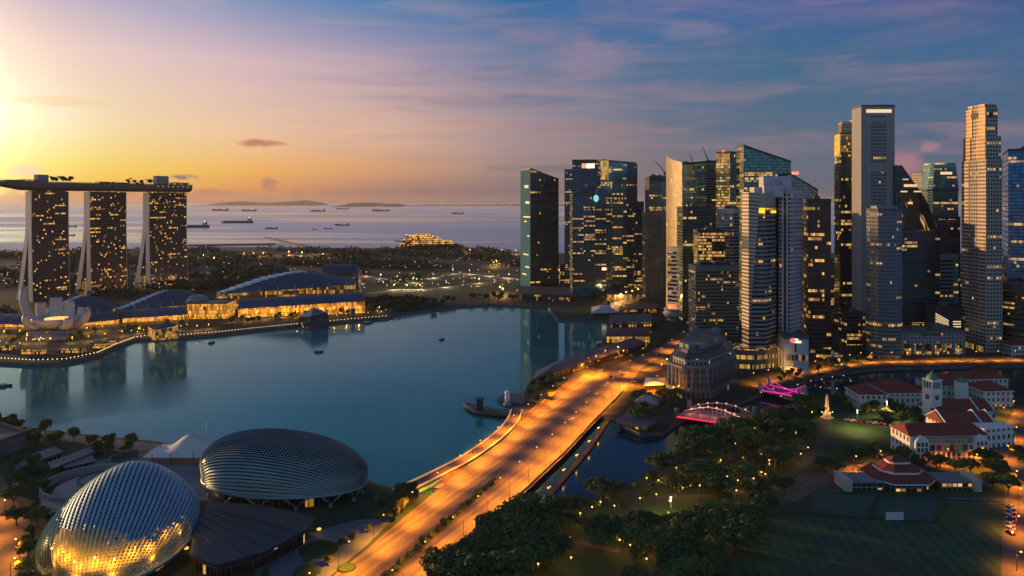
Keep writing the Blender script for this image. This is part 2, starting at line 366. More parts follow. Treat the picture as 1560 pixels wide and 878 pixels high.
# water
def water(name, c, rough, sc, bump, tint=(1, 1, 1), ax=(1, 1, 1)):
    m = bpy.data.materials.new(name); m.use_nodes = True; t = m.node_tree; t.nodes.clear(); N = t.nodes.new; L = t.links.new
    out = N('ShaderNodeOutputMaterial'); mix = N('ShaderNodeMixShader'); df = N('ShaderNodeBsdfDiffuse'); gl_ = N('ShaderNodeBsdfGlossy'); fr = N('ShaderNodeFresnel'); fr.inputs['IOR'].default_value = 1.36
    df.inputs[0].default_value = rgba(c); gl_.inputs[0].default_value = rgba(tint)
    g = N('ShaderNodeNewGeometry'); mp = N('ShaderNodeMapping'); mp.inputs['Scale'].default_value = ax; L(g.outputs['Position'], mp.inputs[0])
    n = N('ShaderNodeTexNoise'); n.inputs['Scale'].default_value = sc; n.inputs['Detail'].default_value = 4; L(mp.outputs[0], n.inputs['Vector'])
    bp = N('ShaderNodeBump'); bp.inputs['Strength'].default_value = bump; bp.inputs['Distance'].default_value = 1.0; L(n.outputs[0], bp.inputs['Height'])
    n2 = N('ShaderNodeTexNoise'); n2.inputs['Scale'].default_value = .0028 if bump < .06 and sc > .01 else sc * .08; n2.inputs['Detail'].default_value = 6; n2.inputs['Roughness'].default_value = .6; n2.inputs['Distortion'].default_value = .8; L(mp.outputs[0], n2.inputs['Vector'])
    mr = N('ShaderNodeMapRange'); L(n2.outputs[0], mr.inputs[0]); mr.inputs[1].default_value = .40; mr.inputs[2].default_value = .62; mr.inputs[3].default_value = rough * .5; mr.inputs[4].default_value = rough * 2.6; L(mr.outputs[0], gl_.inputs['Roughness'])
    for s_ in (gl_, fr): L(bp.outputs[0], s_.inputs['Normal'])
    L(fr.outputs[0], mix.inputs[0]); L(df.outputs[0], mix.inputs[1]); L(gl_.outputs[0], mix.inputs[2]); L(mix.outputs[0], out.inputs[0]); MATS[name] = m; return m
M_BAY = water('bay_water', (.034, .185, .195), .06, .05, .04, (.60, .98, 1.0), (1, 2.2, 1))
M_RIVER = water('river_water', (.006, .028, .042), .07, .06, .05, (.5, .75, .85))
M_SEA = water('sea_water', (.05, .075, .095), .28, .006, .07, (.9, .95, 1.0), (.35, 1.6, 1))
M_CITY = mat('city_ground', (.016, .026, .024), .85, var=.5, scale=.012)
M_PAVE = mat('paving', (.10, .11, .12), .7, var=.3, scale=.08)
M_ASPH = mat('asphalt', (.085, .078, .07), .75, var=.3, scale=.09)
def asphalt():
    m, t, b, o = nm('bridge_asphalt'); g = t.nodes.new('ShaderNodeNewGeometry'); r1 = t.nodes.new('ShaderNodeMapping'); r1.inputs['Rotation'].default_value = (0, 0, -math.radians(64)); mp = t.nodes.new('ShaderNodeMapping'); mp.inputs['Scale'].default_value = (.006, .42, 1); n = t.nodes.new('ShaderNodeTexNoise'); n.inputs['Scale'].default_value = 1; n.inputs['Detail'].default_value = 6
    t.links.new(g.outputs['Position'], r1.inputs[0]); t.links.new(r1.outputs[0], mp.inputs[0]); t.links.new(mp.outputs[0], n.inputs['Vector']); r = t.nodes.new('ShaderNodeValToRGB'); t.links.new(n.outputs[0], r.inputs[0]); r.color_ramp.elements[0].position = .36; r.color_ramp.elements[1].position = .66; r.color_ramp.elements[0].color = (.05, .046, .042, 1); r.color_ramp.elements[1].color = (.125, .112, .098, 1)
    t.links.new(r.outputs[0], b.inputs['Base Color']); b.inputs['Roughness'].default_value = .6; return m
M_BRASPH = asphalt()
def striped(name, c, ang, w):
    m, t, b, o = nm(name); g = t.nodes.new('ShaderNodeNewGeometry'); mp = t.nodes.new('ShaderNodeMapping'); mp.inputs['Rotation'].default_value = (0, 0, ang); t.links.new(g.outputs['Position'], mp.inputs[0]); wv = t.nodes.new('ShaderNodeTexWave'); wv.inputs['Scale'].default_value = w; wv.inputs['Distortion'].default_value = 1.2; wv.inputs['Detail'].default_value = 3; t.links.new(mp.outputs[0], wv.inputs[0]); n = t.nodes.new('ShaderNodeTexNoise'); n.inputs['Scale'].default_value = .06; n.inputs['Detail'].default_value = 7; t.links.new(g.outputs['Position'], n.inputs['Vector'])
    a = t.nodes.new('ShaderNodeMath'); a.operation = 'MULTIPLY_ADD'; t.links.new(wv.outputs['Fac'], a.inputs[0]); a.inputs[1].default_value = .35; t.links.new(n.outputs[0], a.inputs[2]); r = t.nodes.new('ShaderNodeValToRGB'); t.links.new(a.outputs[0], r.inputs[0]); r.color_ramp.elements[0].position = .3; r.color_ramp.elements[1].position = 1.0
    r.color_ramp.elements[0].color = rgba([v * .6 for v in c]); r.color_ramp.elements[1].color = rgba((c[0] * 1.7, c[1] * 1.4, c[2] * 1.2)); t.links.new(r.outputs[0], b.inputs['Base Color']); b.inputs['Roughness'].default_value = .9; return m
M_FIELD = striped('mown_field', (.018, .066, .028), .12, .055)
M_GRASS = mat('grass', (.018, .05, .012), .9, var=.35, scale=.04)
M_DKGRASS = mat('dark_grass', (.016, .046, .022), .9, var=.3, scale=.03)
M_QUAY = mat('quay_stone', (.12, .115, .11), .8, var=.3, scale=.1)
M_CONC = mat('concrete', (.28, .28, .29), .75, var=.18, scale=.06)
M_WHITE = mat('white_paint', (.72, .72, .74), .6, var=.1, scale=.1)
M_WHITEL = mat('marking_paint', (.20, .18, .15), .7, var=.3, scale=.4)
M_ROOFG = mat('roof_grey', (.11, .12, .13), .8, var=.3, scale=.08)
M_ROOFD = mat('roof_dark', (.04, .05, .06), .6, var=.3, scale=.08)
M_METAL = mat('dark_metal', (.08, .085, .09), .4, .6, .2)
M_STEEL = mat('light_steel', (.4, .42, .45), .35, .7, .15)
M_TILE = mat('red_tile', (.22, .045, .03), .75, var=.3, scale=.25)
M_BULB = glow('lamp_glass', (1, .52, .11), 4.5)
M_BULBW = glow('white_lamp_glass', (1, .78, .48), 3.0)
M_GOLD = glow('warm_lit_glass', (1, .50, .08), 1.0)

# ---------------------------------------------------------------- the setting: water, land, roads
mb = MB(); mb.cap([(-1500, 100), (1500, 100), (1500, 1750), (-1500, 1750)], 0.0); struct('bay_water', mb, M_BAY)
mb = MB(); mb.cap([(-60000, 1750), (60000, 1750), (60000, 90000), (-60000, 90000)], 0.0); struct('sea', mb, M_SEA)
mb = MB(); mb.cap([G(*p, 0)[:2] for p in [(700, 800), (820, 680), (868, 632), (948, 616), (1010, 600), (1150, 580), (1280, 555), (1800, 540), (1800, 640), (1300, 640), (1100, 720), (950, 790)]], 0.02); struct('river', mb, M_RIVER)
far_near = [(-420,557),(-100,555),(0,551),(50,554),(100,552),(150,541),(180,527),(205,517),(240,514),(285,513),(330,509),(400,501),(470,494),(540,488),(590,484),(604,478),(640,474),(700,466),(745,463),(790,465),(835,468),(850,486),(926,488),
            (932,500),(922,516),(905,532),(880,545),(848,556),(818,572),(800,592),(798,622),(868,630),(940,634),(952,650),(975,660),(1010,658),(1030,643),(1060,630),(1120,615),(1165,597),(1200,588),(1260,571),(1330,561),(1480,557),(1750,553)]
coast = [(2300,386),(1000,386),(800,386),(745,381),(690,374),(600,378.5),(480,377.5),(330,376.5),(150,380),(0,384),(-700,388)]
FARP = [G(*p) for p in far_near] + [G(*p) for p in coast]
def land(name, pts, m, z=LZ, z0=-1.0):
    fp = [(p[0], p[1]) for p in pts]; mb = MB(); mb.cap(fp, z, 0)
    area = sum(fp[i][0] * fp[(i + 1) % len(fp)][1] - fp[(i + 1) % len(fp)][0] * fp[i][1] for i in range(len(fp)))
    mb.wall(fp if area > 0 else fp[::-1], z0, z, 1); return struct(name, mb, [m, M_QUAY])
land('city_ground', FARP, M_CITY)
near_far = [(-420,600),(-100,628),(0,640),(60,654),(150,664),(235,672),(320,690),(420,702),(520,716),(575,738),(612,748),(645,752),(790,764),(860,758),(900,759),(960,737),(1018,702),(1032,682),(1062,668),(1110,650),(1150,632),(1230,606),(1310,592),(1420,590),(1480,603),(1560,606),(1750,610)]
NEARP = [G(*p) for p in near_far] + [Vector((700, 100, LZ)), Vector((-700, 100, LZ))]
land('park_ground', NEARP, M_DKGRASS)
def sheet(name, pix, m, dz, kind='structure'):
    mb = MB(); mb.cap([G(*p)[:2] for p in pix], LZ + dz); return struct(name, mb, m, kind)
# ================================================================ business district
def tower(name, label, fp, zt, f, cat='office tower', roof=None, parapet=1.4, plant=1, z0=LZ, wallname='facade', inset=.3):
    c = mid(fp); r = root(name, label, cat, (c[0], c[1], z0))
    mb = MB(); mb.wall(fp, z0, zt); part(wallname, mb, f, r)
    zl = list(zt) if isinstance(zt, (list, tuple)) else [zt] * len(fp)
    mb = MB(); mb.cap(fp, [z - .6 for z in zl]); part('roof', mb, roof or M_ROOFD, r)
    if parapet:
        mb = MB(); n = len(fp); o = offset(fp, .25); i_ = offset(fp, -.5)
        for k in range(n):
            q = (k + 1) % n
            for (a, b, za, zb) in ((o, o, -1.6, parapet), (i_, i_, parapet, -.8)):
                pts = [(a[k][0], a[k][1], zl[k] + za), (a[q][0], a[q][1], zl[q] + za), (a[q][0], a[q][1], zl[q] + zb), (a[k][0], a[k][1], zl[k] + zb)]; mb.face(pts)
            mb.face([(o[k][0], o[k][1], zl[k] + parapet), (o[q][0], o[q][1], zl[q] + parapet), (i_[q][0], i_[q][1], zl[q] + parapet), (i_[k][0], i_[k][1], zl[k] + parapet)])
        part('parapet', mb, roof or M_ROOFD, r)
    if plant:
        zr = min(zl); w = math.dist(fp[0], fp[1]); a = math.atan2(fp[1][1] - fp[0][1], fp[1][0] - fp[0][0]); R2 = random.Random(int(abs(c[0] * 7 + c[1])))
        for k in range(plant):
            mb = MB(); s_ = w * R2.uniform(.18, .32); px_ = (k - (plant - 1) / 2) * w * .34; h = R2.uniform(3, 6)
            mb.box((c[0] + math.cos(a) * px_, c[1] + math.sin(a) * px_, zr + h / 2 - .6), (s_, s_ * .8, h), a)
            mb.box((c[0] + math.cos(a) * px_, c[1] + math.sin(a) * px_, zr + h + .1), (s_ * .6, s_ * .5, 1.3), a); part('rooftop_plant', mb, M_ROOFG, r)
    return r
def facepart(r, fp, i, u0, u1, z0, z1, m, name, out=.3, label=None, th=.5):
    """A slab on side i of a footprint, from share u0 to u1 of that side, standing proud of it."""
    a, b = Vector(fp[i]), Vector(fp[(i + 1) % len(fp)]); d = (b - a); n = Vector((d.y, -d.x)).normalized()
    p, q = a + d * u0, a + d * u1; mb = MB()
    mb.prism([tuple(p + n * (out - th)), tuple(p + n * out), tuple(q + n * out), tuple(q + n * (out - th))][::-1], z0, z1, 0, True)
    return part(name, mb, m, r, label)
def sidewall(r, fp, i, z0, z1, m, name='facade', out=.15, u0=0, u1=1, label=None):
    a, b = Vector(fp[i]), Vector(fp[(i + 1) % len(fp)]); d = (b - a); n = Vector((d.y, -d.x)).normalized() * out
    p, q = a + d * u0 + n, a + d * u1 + n; mb = MB(); L = (q - p).length
    mb.face([(p.x, p.y, z0), (q.x, q.y, z0), (q.x, q.y, z1), (p.x, p.y, z1)], [(0, z0), (L, z0), (L, z1), (0, z1)])
    for s_, t in ((p, -1), (q, 1)):
        w = s_ - n; pts = [(s_.x, s_.y, z0), (w.x, w.y, z0), (w.x, w.y, z1), (s_.x, s_.y, z1)]; mb.face(pts if t > 0 else pts[::-1])
    mb.face([(p.x, p.y, z1), (q.x, q.y, z1), (q.x - n.x, q.y - n.y, z1), (p.x - n.x, p.y - n.y, z1)])
    return part(name, mb, m, r, label)
def banded(name, label, fp, zt, f, msp, floor=4.0, spf=.45, out=.7, cat='office tower', z0=LZ, plant=1, top=8.0, roof=None):
    """Tower whose floors alternate a recessed strip of glass with a projecting spandrel: real ledges, one connected skin."""
    c = mid(fp); r = root(name, label, cat, (c[0], c[1], z0)); mb = MB(); o = offset(fp, out); n = len(fp); z = z0; rings = []
    while z < zt - top - .1:
        rings += [(fp, z, 1), (o, z + .01, 1), (o, z + floor * spf, 1), (fp, z + floor * spf + .01, 0)]; z += floor
    rings += [(fp, z, 1), (o, z + .01, 1), (o, zt, 1)]
    for (fa, za, _), (fb, zb, _2) in zip(rings, rings[1:]):
        u = 0.0; mi = 1 if (fa is o or fb is o) else 0
        for k in range(n):
            q = (k + 1) % n; L = math.dist(fp[k], fp[q])
            mb.face([(fa[k][0], fa[k][1], za), (fa[q][0], fa[q][1], za), (fb[q][0], fb[q][1], zb), (fb[k][0], fb[k][1], zb)], [(u, za), (u + L, za), (u + L, zb), (u, zb)], mi); u += math.ceil(L)
    part('facade', mb, [f, msp], r)
    mb = MB(); mb.cap(o, zt); part('roof', mb, roof or M_ROOFG, r)
    for k in range(plant):
        mb = MB(); w = math.dist(fp[0], fp[1]); a = math.atan2(fp[1][1] - fp[0][1], fp[1][0] - fp[0][0]); off = (k - (plant - 1) / 2) * w * .4
        mb.box((c[0] + math.cos(a) * off, c[1] + math.sin(a) * off, zt + 2), (w * .3, w * .3, 4), a); part('rooftop_plant', mb, M_ROOFD, r)
    return r
# towers on the far shore of the bay -------------------------------------------------
TEAL, NAVY, DKG = (.02, .085, .12), (.012, .028, .05), (.012, .016, .02)
fp = rect(793, 808, 850, 1425, 1.0)
f1 = fac(3, 4, .1, .25, NAVY, (.02, .03, .04), .02, .03)
t = tower('glass_tower', 'dark blue glass tower with a bright teal side, leftmost of the skyline by the bay', fp, [ZH(257, 1425), ZH(273, 1440), ZH(272, 1460), ZH(258, 1440)], f1, plant=0)
sidewall(t, fp, 3, LZ, ZH(258.5, 1425), mat('teal_sky_paint', (.004, .105, .20), .6, 0, .12, .02, .03), 'teal_facade', label='side facade with its sky reflection painted teal')  # reflected blue sky painted on as a matte teal colour
for k, (y, u0, u1) in enumerate(((283, .2, .6), (285.5, .2, .55), (308, .1, .5), (309.5, .1, .45), (331, .0, .7), (338, .35, .6), (360, .1, .3), (389, .2, .7), (408, .1, .5), (420, .4, .8))): facepart(t, fp, 3, 1 - u1, 1 - u0, ZH(y + .9, 1428), ZH(y - .9, 1428), glow('window_glow', (1, .66, .24), .6), 'lit_window_row', .25)
fp2 = front(831, 851, 1432, 25, 8)
facepart(t, fp, 1, .0, .45, LZ, ZH(271, 1440), f1, 'shoulder_block', 1.5)
fp = rect(860, 864, 916, 1385, 1.0)
t = tower('glass_tower', 'dark navy tower with a lit red and white sign near its top', front(872, 917, 1385, 45, -4), [ZH(247, 1385), ZH(246, 1385), ZH(244, 1420), ZH(244, 1420)], fac(2.6, 4, .15, .35, NAVY, (.02, .026, .035), .05, .16, .8))
fpx = front(872, 917, 1385, 45, -4)
for (u0, u1, cc, nme) in ((.32, .46, (1, .25, .12), 'red_sign'), (.47, .75, (1, .8, .55), 'white_sign')):
    facepart(t, fpx, 0, u0, u1, ZH(256.5, 1385), ZH(249.5, 1385), glow(nme, cc, 1.6), nme, .7, th=.7)
mb = MB(); fq = front(860, 872.5, 1388, 40, -4); mb.prism(fq, LZ, ZH(258, 1388)); part('shoulder_block', mb, fac(2.6, 4, .15, .35, NAVY, (.02, .026, .035), .05, .14, .8), t)
fp = front(916, 971, 1345, 48, 3)
t = tower('glass_tower', 'teal glass tower with a golden lit corner panel at its top', fp, [ZH(244, 1345), ZH(249, 1345), ZH(250, 1390), ZH(245, 1390)], fac(2.8, 4, .1, .25, (.03, .085, .11), (.03, .05, .06), .05, .2, 1.0, .08, .6))
facepart(t, fp, 0, .0, .2, ZH(274, 1345), ZH(245, 1345), fac(4, 8, .06, .05, (.75, .5, .12), (.5, .33, .1), 1, 1, .75, .1, .6, .05, .1), 'golden_panel', .5)
sidewall(t, fp, 0, LZ, ZH(249, 1345), fac(2.8, 4, .1, .3, NAVY, (.02, .03, .035), .05, .22, .8), 'dark_facade', .4, .7, 1.0)
mb = MB(); fq = front(966, 981, 1338, 40, 3); mb.prism(fq, LZ, ZH(307, 1338)); part('shoulder_block', mb, fac(2.8, 4, .15, .35, NAVY, (.02, .026, .035), .06, .25, .9), t)
fp = front(872, 932, 1300, 40, 2)
t = tower('gabled_tower', 'navy tower with a gabled top and an oval teal lit sign', fp, ZH(297, 1300), fac(2.8, 4, .12, .35, (.012, .04, .065), (.016, .03, .04), .04, .30, .8), plant=0, parapet=.8)
mb = MB(); a, b = Vector(fp[0]), Vector(fp[1]); n_ = Vector((-(b - a).y, (b - a).x)).normalized() * 40; zc = ZH(297, 1300)
prof = [(0, 0), (.18, 9), (.42, 14), (.6, 14), (.85, 9), (1, 0)]
lo = [a + (b - a) * u for u, h in prof]
for (p, (u, h)), (q, (u2, h2)) in zip(zip(lo, prof), zip(lo[1:], prof[1:])):
    mb.face([(p.x, p.y, zc + h), (q.x, q.y, zc + h2), (q.x + n_.x, q.y + n_.y, zc + h2), (p.x + n_.x, p.y + n_.y, zc + h)])
mb.face([(p.x, p.y, zc + h) for p, (u, h) in zip(lo, prof)]); mb.face([(p.x + n_.x, p.y + n_.y, zc + h) for p, (u, h) in zip(lo, prof)][::-1])
part('gable_top', mb, fac(2.8, 4, .12, .35, (.012, .04, .065), (.016, .03, .04), 0, 0), t)
c_ = P(908, 302.5, 1298); mb = MB(); mb.lathe((0, 0, 0), [(0.1, -1), (1, -1), (1, 1), (.1, 1)], 18)
mb.v = [Vector((c_.x + v.x * 4.6, c_.y - 1.2 + v.z * .6, c_.z + v.y * 6.2)) for v in mb.v]; part('oval_sign', mb, glow('teal_sign', (.3, .95, .85), .75), t)
facepart(t, fp, 0, .0, .72, LZ, ZH(437, 1300), fac(6, 5, .06, .12, (.02, .16, .24), (.03, .07, .09), .03, .1, 1), 'glass_podium', 3)
facepart(t, fp, 0, .75, .86, ZH(412, 1300), ZH(408, 1300), glow('white_sign', (1, .8, .55), 1.6), 'small_sign', .6)
# middle group ------------------------------------------------------------------------
fp = front(989, 1018, 1250, 40)
t = tower('office_tower', 'pale grey-blue office tower with a dark louvred crown, behind the golden blade', fp, ZH(270, 1250), fac(3, 4, .1, .4, (.05, .075, .085), (.12, .15, .17), .02, .04), plant=2)
facepart(t, fp, 0, .05, .28, ZH(277, 1250), ZH(272, 1250), M_ROOFD, 'louvre'); facepart(t, fp, 0, .38, .98, ZH(277, 1250), ZH(272, 1250), M_ROOFD, 'louvre')
sidewall(t, fp, 0, ZH(321, 1250), ZH(315, 1250), fac(3, 4, .1, .2, (.1, .1, .06), (.1, .12, .1), .6, .9, 1.0), 'lit_floor', .3)
mb = MB(); fq = front(983, 1018, 1235, 30); mb.prism(fq, LZ, ZH(323, 1235)); part('lower_block', mb, fac(3, 30, .25, .02, (.05, .055, .06), (.10, .10, .10), 0, 0), t)
# the golden blade: tall curved glass fin on the left of a glass box
fp = rect(1016, 1040, 1076, 1080, .8)
fg_ = fac(2.6, 4, .1, .22, (.05, .085, .09), (.06, .075, .075), .05, .06, .9, .05, .85, .008)
t = tower('glass_tower', 'glass tower with a pointed golden blade wall catching the sunrise', fp, [ZH(250, 1080), ZH(247, 1095), ZH(247, 1110), ZH(246, 1100)], fg_, plant=1)
a, b = Vector(fp[3]), Vector(fp[0]); n_ = Vector(((b - a).y, -(b - a).x)).normalized(); mb = MB()
def blade(u, v):
    p = a + (b - a) * (u * 1.02 - .02) + n_ * (.8 + 2.2 * math.sin(u * 3.14)); zt = ZH(234, 1090) + (ZH(248, 1085) - ZH(234, 1090)) * (u ** .7); return (p.x, p.y, LZ + 2 + (zt - LZ - 2) * v)
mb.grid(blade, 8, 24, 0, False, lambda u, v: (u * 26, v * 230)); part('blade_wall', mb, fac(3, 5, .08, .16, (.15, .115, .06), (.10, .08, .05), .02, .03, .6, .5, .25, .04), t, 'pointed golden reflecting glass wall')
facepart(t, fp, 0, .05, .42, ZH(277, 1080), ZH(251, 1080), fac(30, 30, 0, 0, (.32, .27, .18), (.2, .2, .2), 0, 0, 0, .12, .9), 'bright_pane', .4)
fp = front(1040, 1084, 1000, 35)
t = tower('office_block', 'low dark teal glass block below the golden blade tower', fp, ZH(316, 1000), fac(2.6, 4, .12, .3, (.015, .045, .05), (.02, .035, .04), .06, .08), 'office block', plant=1)
mb = MB(); mb.lathe((AX(1078, 1012), 1012, LZ), [(10.5, 0), (10.5, ZH(313, 1012) - LZ), (9.8, ZH(313, 1012) - LZ), (9.8, ZH(313, 1012) - LZ - 1), (0.1, ZH(313, 1012) - LZ - 1)], 28)
single('round_tower', mb, mat('rust_cladding', (.26, .055, .03), .6), 'rust red round tower drum between dark office blocks', 'tower')
fp = front(1064, 1104, 965, 30)
tower('office_block', 'office block with rows of bright yellow lit floors below the red drum', fp, ZH(352, 965), fac(2.5, 4, .1, .35, (.02, .025, .025), (.03, .035, .035), .2, .62, 1.0), 'office block')
fp = front(1076, 1092, 1120, 30)
tower('striped_tower', 'slim dark tower with white balcony stripes, half built behind the golden one', fp, ZH(246, 1120), fac(8, 4, .03, .5, (.015, .017, .02), (.36, .35, .36), .05, .04), plant=0)
fp = rect(1091, 1112, 1122, 1065, .8)
t = tower('glass_tower', 'golden topped glass tower beside the sloping roofed tower', fp, ZH(232, 1065), fac(2.8, 4, .08, .2, (.05, .085, .06), (.05, .06, .05), .08, .16, 1.0, .06, .8), plant=0)
sidewall(t, fp, 3, ZH(262, 1065), ZH(232.5, 1065), fac(3, 4, .05, .2, (.8, .5, .16), (.55, .35, .12), .5, .4, .7, .12, .85), 'sun_tinted_facade')  # sunrise gold painted into the glass, fading in the facade below
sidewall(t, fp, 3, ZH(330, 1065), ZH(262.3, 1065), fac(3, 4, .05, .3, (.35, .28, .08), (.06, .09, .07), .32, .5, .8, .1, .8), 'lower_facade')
mb = MB(); c_ = mid(fp); mb.box((c_[0] - 6, c_[1] - 6, ZH(230, 1065)), (3, 3, 3)); part('beacon', mb, glow('red_beacon', (1, .08, .08), 2), t)
# sloping top
fp = rect(1122, 1133, 1205, 1015, 1.6); z0_, z1_, z2_ = ZH(221, 1015), ZH(222, 1015), ZH(249, 1050)
t = tower('glass_tower', 'wide glass tower whose roof slopes down to the right, with lit floors midway', fp, [z1_, z2_, z2_, z0_], fac(3, 4.2, .06, .22, (.035, .075, .075), (.03, .05, .05), .03, .05, 1.0, .07, .7), plant=0)
sidewall(t, fp, 3, LZ, z0_ - 1, fac(3, 4.2, .06, .3, (.1, .13, .1), (.05, .07, .06), .12, .2, .9, .07, .8), 'edge_facade')
for (ya, yb, u0, u1, lp) in ((268, 263, .02, .62, .9), (277, 271, .02, .55, .75), (290, 286, .0, .45, .6)):
    sidewall(t, fp, 0, ZH(ya, 1015), ZH(yb, 1015), fac(2.4, 4.2, .1, .2, (.2, .14, .03), (.03, .04, .03), lp, lp, 1.2, .1, .3), 'lit_floor', .3, u0, u1)
fp = front(1204, 1246, 985, 36)
t = tower('office_tower', 'grey glass tower with a slanted shoulder and a red rooftop sign', fp, [ZH(265, 985), ZH(290, 985), ZH(290, 1010), ZH(265, 1010)], fac(3, 4, .1, .4, (.07, .09, .1), (.15, .17, .19), .01, .02), plant=0, roof=M_ROOFG)
facepart(t, fp, 0, .05, .3, ZH(266, 985) , ZH(262, 985), glow('red_sign', (1, .25, .12), 1.6), 'red_sign', .8)
# horizontal white stripes with a round podium
fp = rect(1017, 1045, 1054, 1035, .5)
t = banded('striped_office', 'dark office block with bold white floor stripes above a round lit podium', fp, ZH(378, 1035), fac(2.4, 4, .08, .1, (.015, .02, .025), (.03, .03, .035), .22, .2, .9), mat('stripe_white', (.5, .48, .48), .6), 5.6, .34, .5, 'office block')
c_ = G(1030, 487); mb = MB(); mb.lathe((c_.x, c_.y, LZ), [(17, 0), (17, 5), (18.5, 5), (18.5, 10), (16, 10.2), (16, 14), (17, 14.2), (17, 15.5), (12, 15.8)], 32)
p = part('round_podium', mb, M_CONC, t); mb = MB(); mb.lathe((c_.x, c_.y, LZ + 15.9), [(11, 0), (11, 5.5), (.1, 5.6)], 28); part('lit_drum', mb, glow('pink_orange_lit', (1, .33, .14), .8), t)
fp = front(1060, 1125, 915, 32, 2)
t = banded('office_block', 'grey-green office block with even rows of windows, behind the stone hotel', fp, ZH(405, 915), fac(2.4, 3.6, .18, .05, (.03, .05, .045), (.1, .12, .11), .10, .13, .9), mat('greengrey_spandrel', (.15, .185, .17), .6), 4.2, .42, .35, 'office block', plant=2, top=9)
fp = rect(1092, 1118, 1126, 985, .6)
banded('office_tower', 'blue office tower with thin white floor lines, left of the faceted stripy tower', fp, ZH(318, 985), fac(2.4, 4, .12, .05, (.03, .05, .075), (.1, .12, .15), .05, .08, .9), mat('pale_spandrel', (.38, .42, .48), .6), 4.4, .30, .4, plant=2)
# faceted tower: stripes, slanting golden left face
DF = 742; zt = ZH(293, DF)
fpb = [(AX(1131, DF + 8), DF + 8), (AX(1141, DF - 6), DF - 6), (AX(1166, DF - 6), DF - 6), (AX(1181, DF + 12), DF + 12), (AX(1179, DF + 40), DF + 40), (AX(1136, DF + 40), DF + 40)]
t = banded('faceted_tower', 'faceted office tower with dark and pale floor stripes and a yellow lit sign', fpb, zt - 14, fac(2.2, 4, .06, .05, (.012, .016, .022), (.03, .035, .04), .04, .06, 1.0), mat('grey_spandrel', (.24, .24, .25), .6), 4.3, .46, .5, top=2, plant=0)
mb = MB(); mb.prism(offset(fpb, .5), zt - 14 + .2, [zt, zt - 1, zt - 2, zt - 1, zt, zt]); part('crown_block', mb, mat('crown_stone', (.42, .36, .34), .6), t)
facepart(t, fpb, 1, .05, .95, ZH(325, DF), ZH(317, DF), glow('yellow_sign', (1, .62, .03), 1.3), 'yellow_sign', 1.4, th=.9)
facepart(t, fpb, 2, .5, .95, ZH(325, DF), ZH(321, DF), glow('yellow_sign', (1, .62, .03), 1.3), 'yellow_sign', 1.4, th=.9)
mb = MB(); a = Vector((AX(1131, DF + 7), DF + 7)); b = Vector((AX(1141, DF - 7), DF - 7)); c_ = Vector((AX(1158, DF - 7.3), DF - 7.3)); zb = ZH(420, DF)
mb.face([(a.x - .8, a.y - .8, zb - 50), (b.x - .5, b.y - .7, zb - 50), (b.x - .5, b.y - .7, zt), (a.x - .8, a.y - .8, zt)], [(0, 0), (12, 0), (12, 160), (0, 160)])
mb.face([(b.x - .5, b.y - .7, zb - 50), (b.x + .3, b.y - .7, zb - 50), (c_.x, c_.y - .6, zt - 1), (b.x - .5, b.y - .7, zt)], [(12, 0), (13, 0), (26, 160), (12, 160)])
part('slanting_facet', mb, fac(40, 4.3, .0, .45, (.2, .17, .14), (.55, .47, .42), .0, .0, 0, .2, .5), t, 'pale slanting facet of the tower')
mb = MB(); mb.prism([(AX(1113, DF - 8), DF - 8), (AX(1150, DF - 14), DF - 14), (AX(1185, DF - 4), DF - 4), (AX(1180, DF + 20), DF + 20), (AX(1118, DF + 20), DF + 20)], LZ, 24); part('curved_podium', mb, fac(2, 9, .15, .55, (.06, .045, .015), (.07, .075, .08), .45, .5, .9), t)
# purple-white ribbed tower and its white podium
M_LIL = mat('lilac_stone', (.50, .46, .54), .65, var=.12)
D = 748; fp = rect(1164, 1204, 1223, D, 1.0); zt = ZH(291, D)
fr = fac(4.6, 4.2, .55, .4, (.012, .014, .02), (.50, .46, .55), .015, .0, .8, .2, .3)
t = tower('ribbed_tower', 'pale lilac stone tower with tall vertical window ribs and stepped box crown', fp, zt, fr, plant=0, roof=M_LIL)
for (u0, u1) in ((.16, .23), (.42, .58), (.76, .83)):
    facepart(t, fp, 3, 1 - u1, 1 - u0, 30, zt - 8, fac(2, 4.2, .1, .2, (.01, .013, .018), (.03, .03, .04), .02, .01, .8), 'window_rib', .12, th=.3)
for (x0, x1, y0, d) in ((1149, 1163, 285, 8), (1164, 1184, 283, -1), (1178, 1194, 283, -3), (1163, 1205, 268, 14), (1193, 1206, 271, 6)):
    mb = MB(); mb.prism(front(x0, x1, D + d + 4, 14), zt - 6 if x0 > 1150 else ZH(300, D), ZH(y0, D)); part('crown_box', mb, M_LIL, t)
D = 722; fp = rect(1183, 1195, 1232, D, .6); zt = ZH(514, D)
t = tower('white_podium', 'white low block with a red round logo and white sign, before the ribbed tower', fp, zt, mat('white_cladding', (.50, .50, .56), .6, var=.12), 'commercial block', plant=0, roof=M_ROOFG)
facepart(t, fp, 0, .1, .97, ZH(549, D), ZH(540, D), fac(3.2, 12, .22, .06, (.18, .1, .07), (.4, .4, .45), .3, .2, .35), 'window_row', .15)
facepart(t, fp, 0, .42, .5, ZH(537, D), ZH(516, D), M_ROOFD, 'dark_recess', .12)
for u in (.25, .6): facepart(t, fp, 3, u, u + .14, LZ, ZH(538, D), fac(9, 40, 0, 0, (.1, .05, .02), (.1, .1, .1), 1, 1, .55), 'lit_slot', .15)
a, b = Vector(fp[0]), Vector(fp[1]); d = (b - a).normalized(); n_ = Vector((d.y, -d.x))
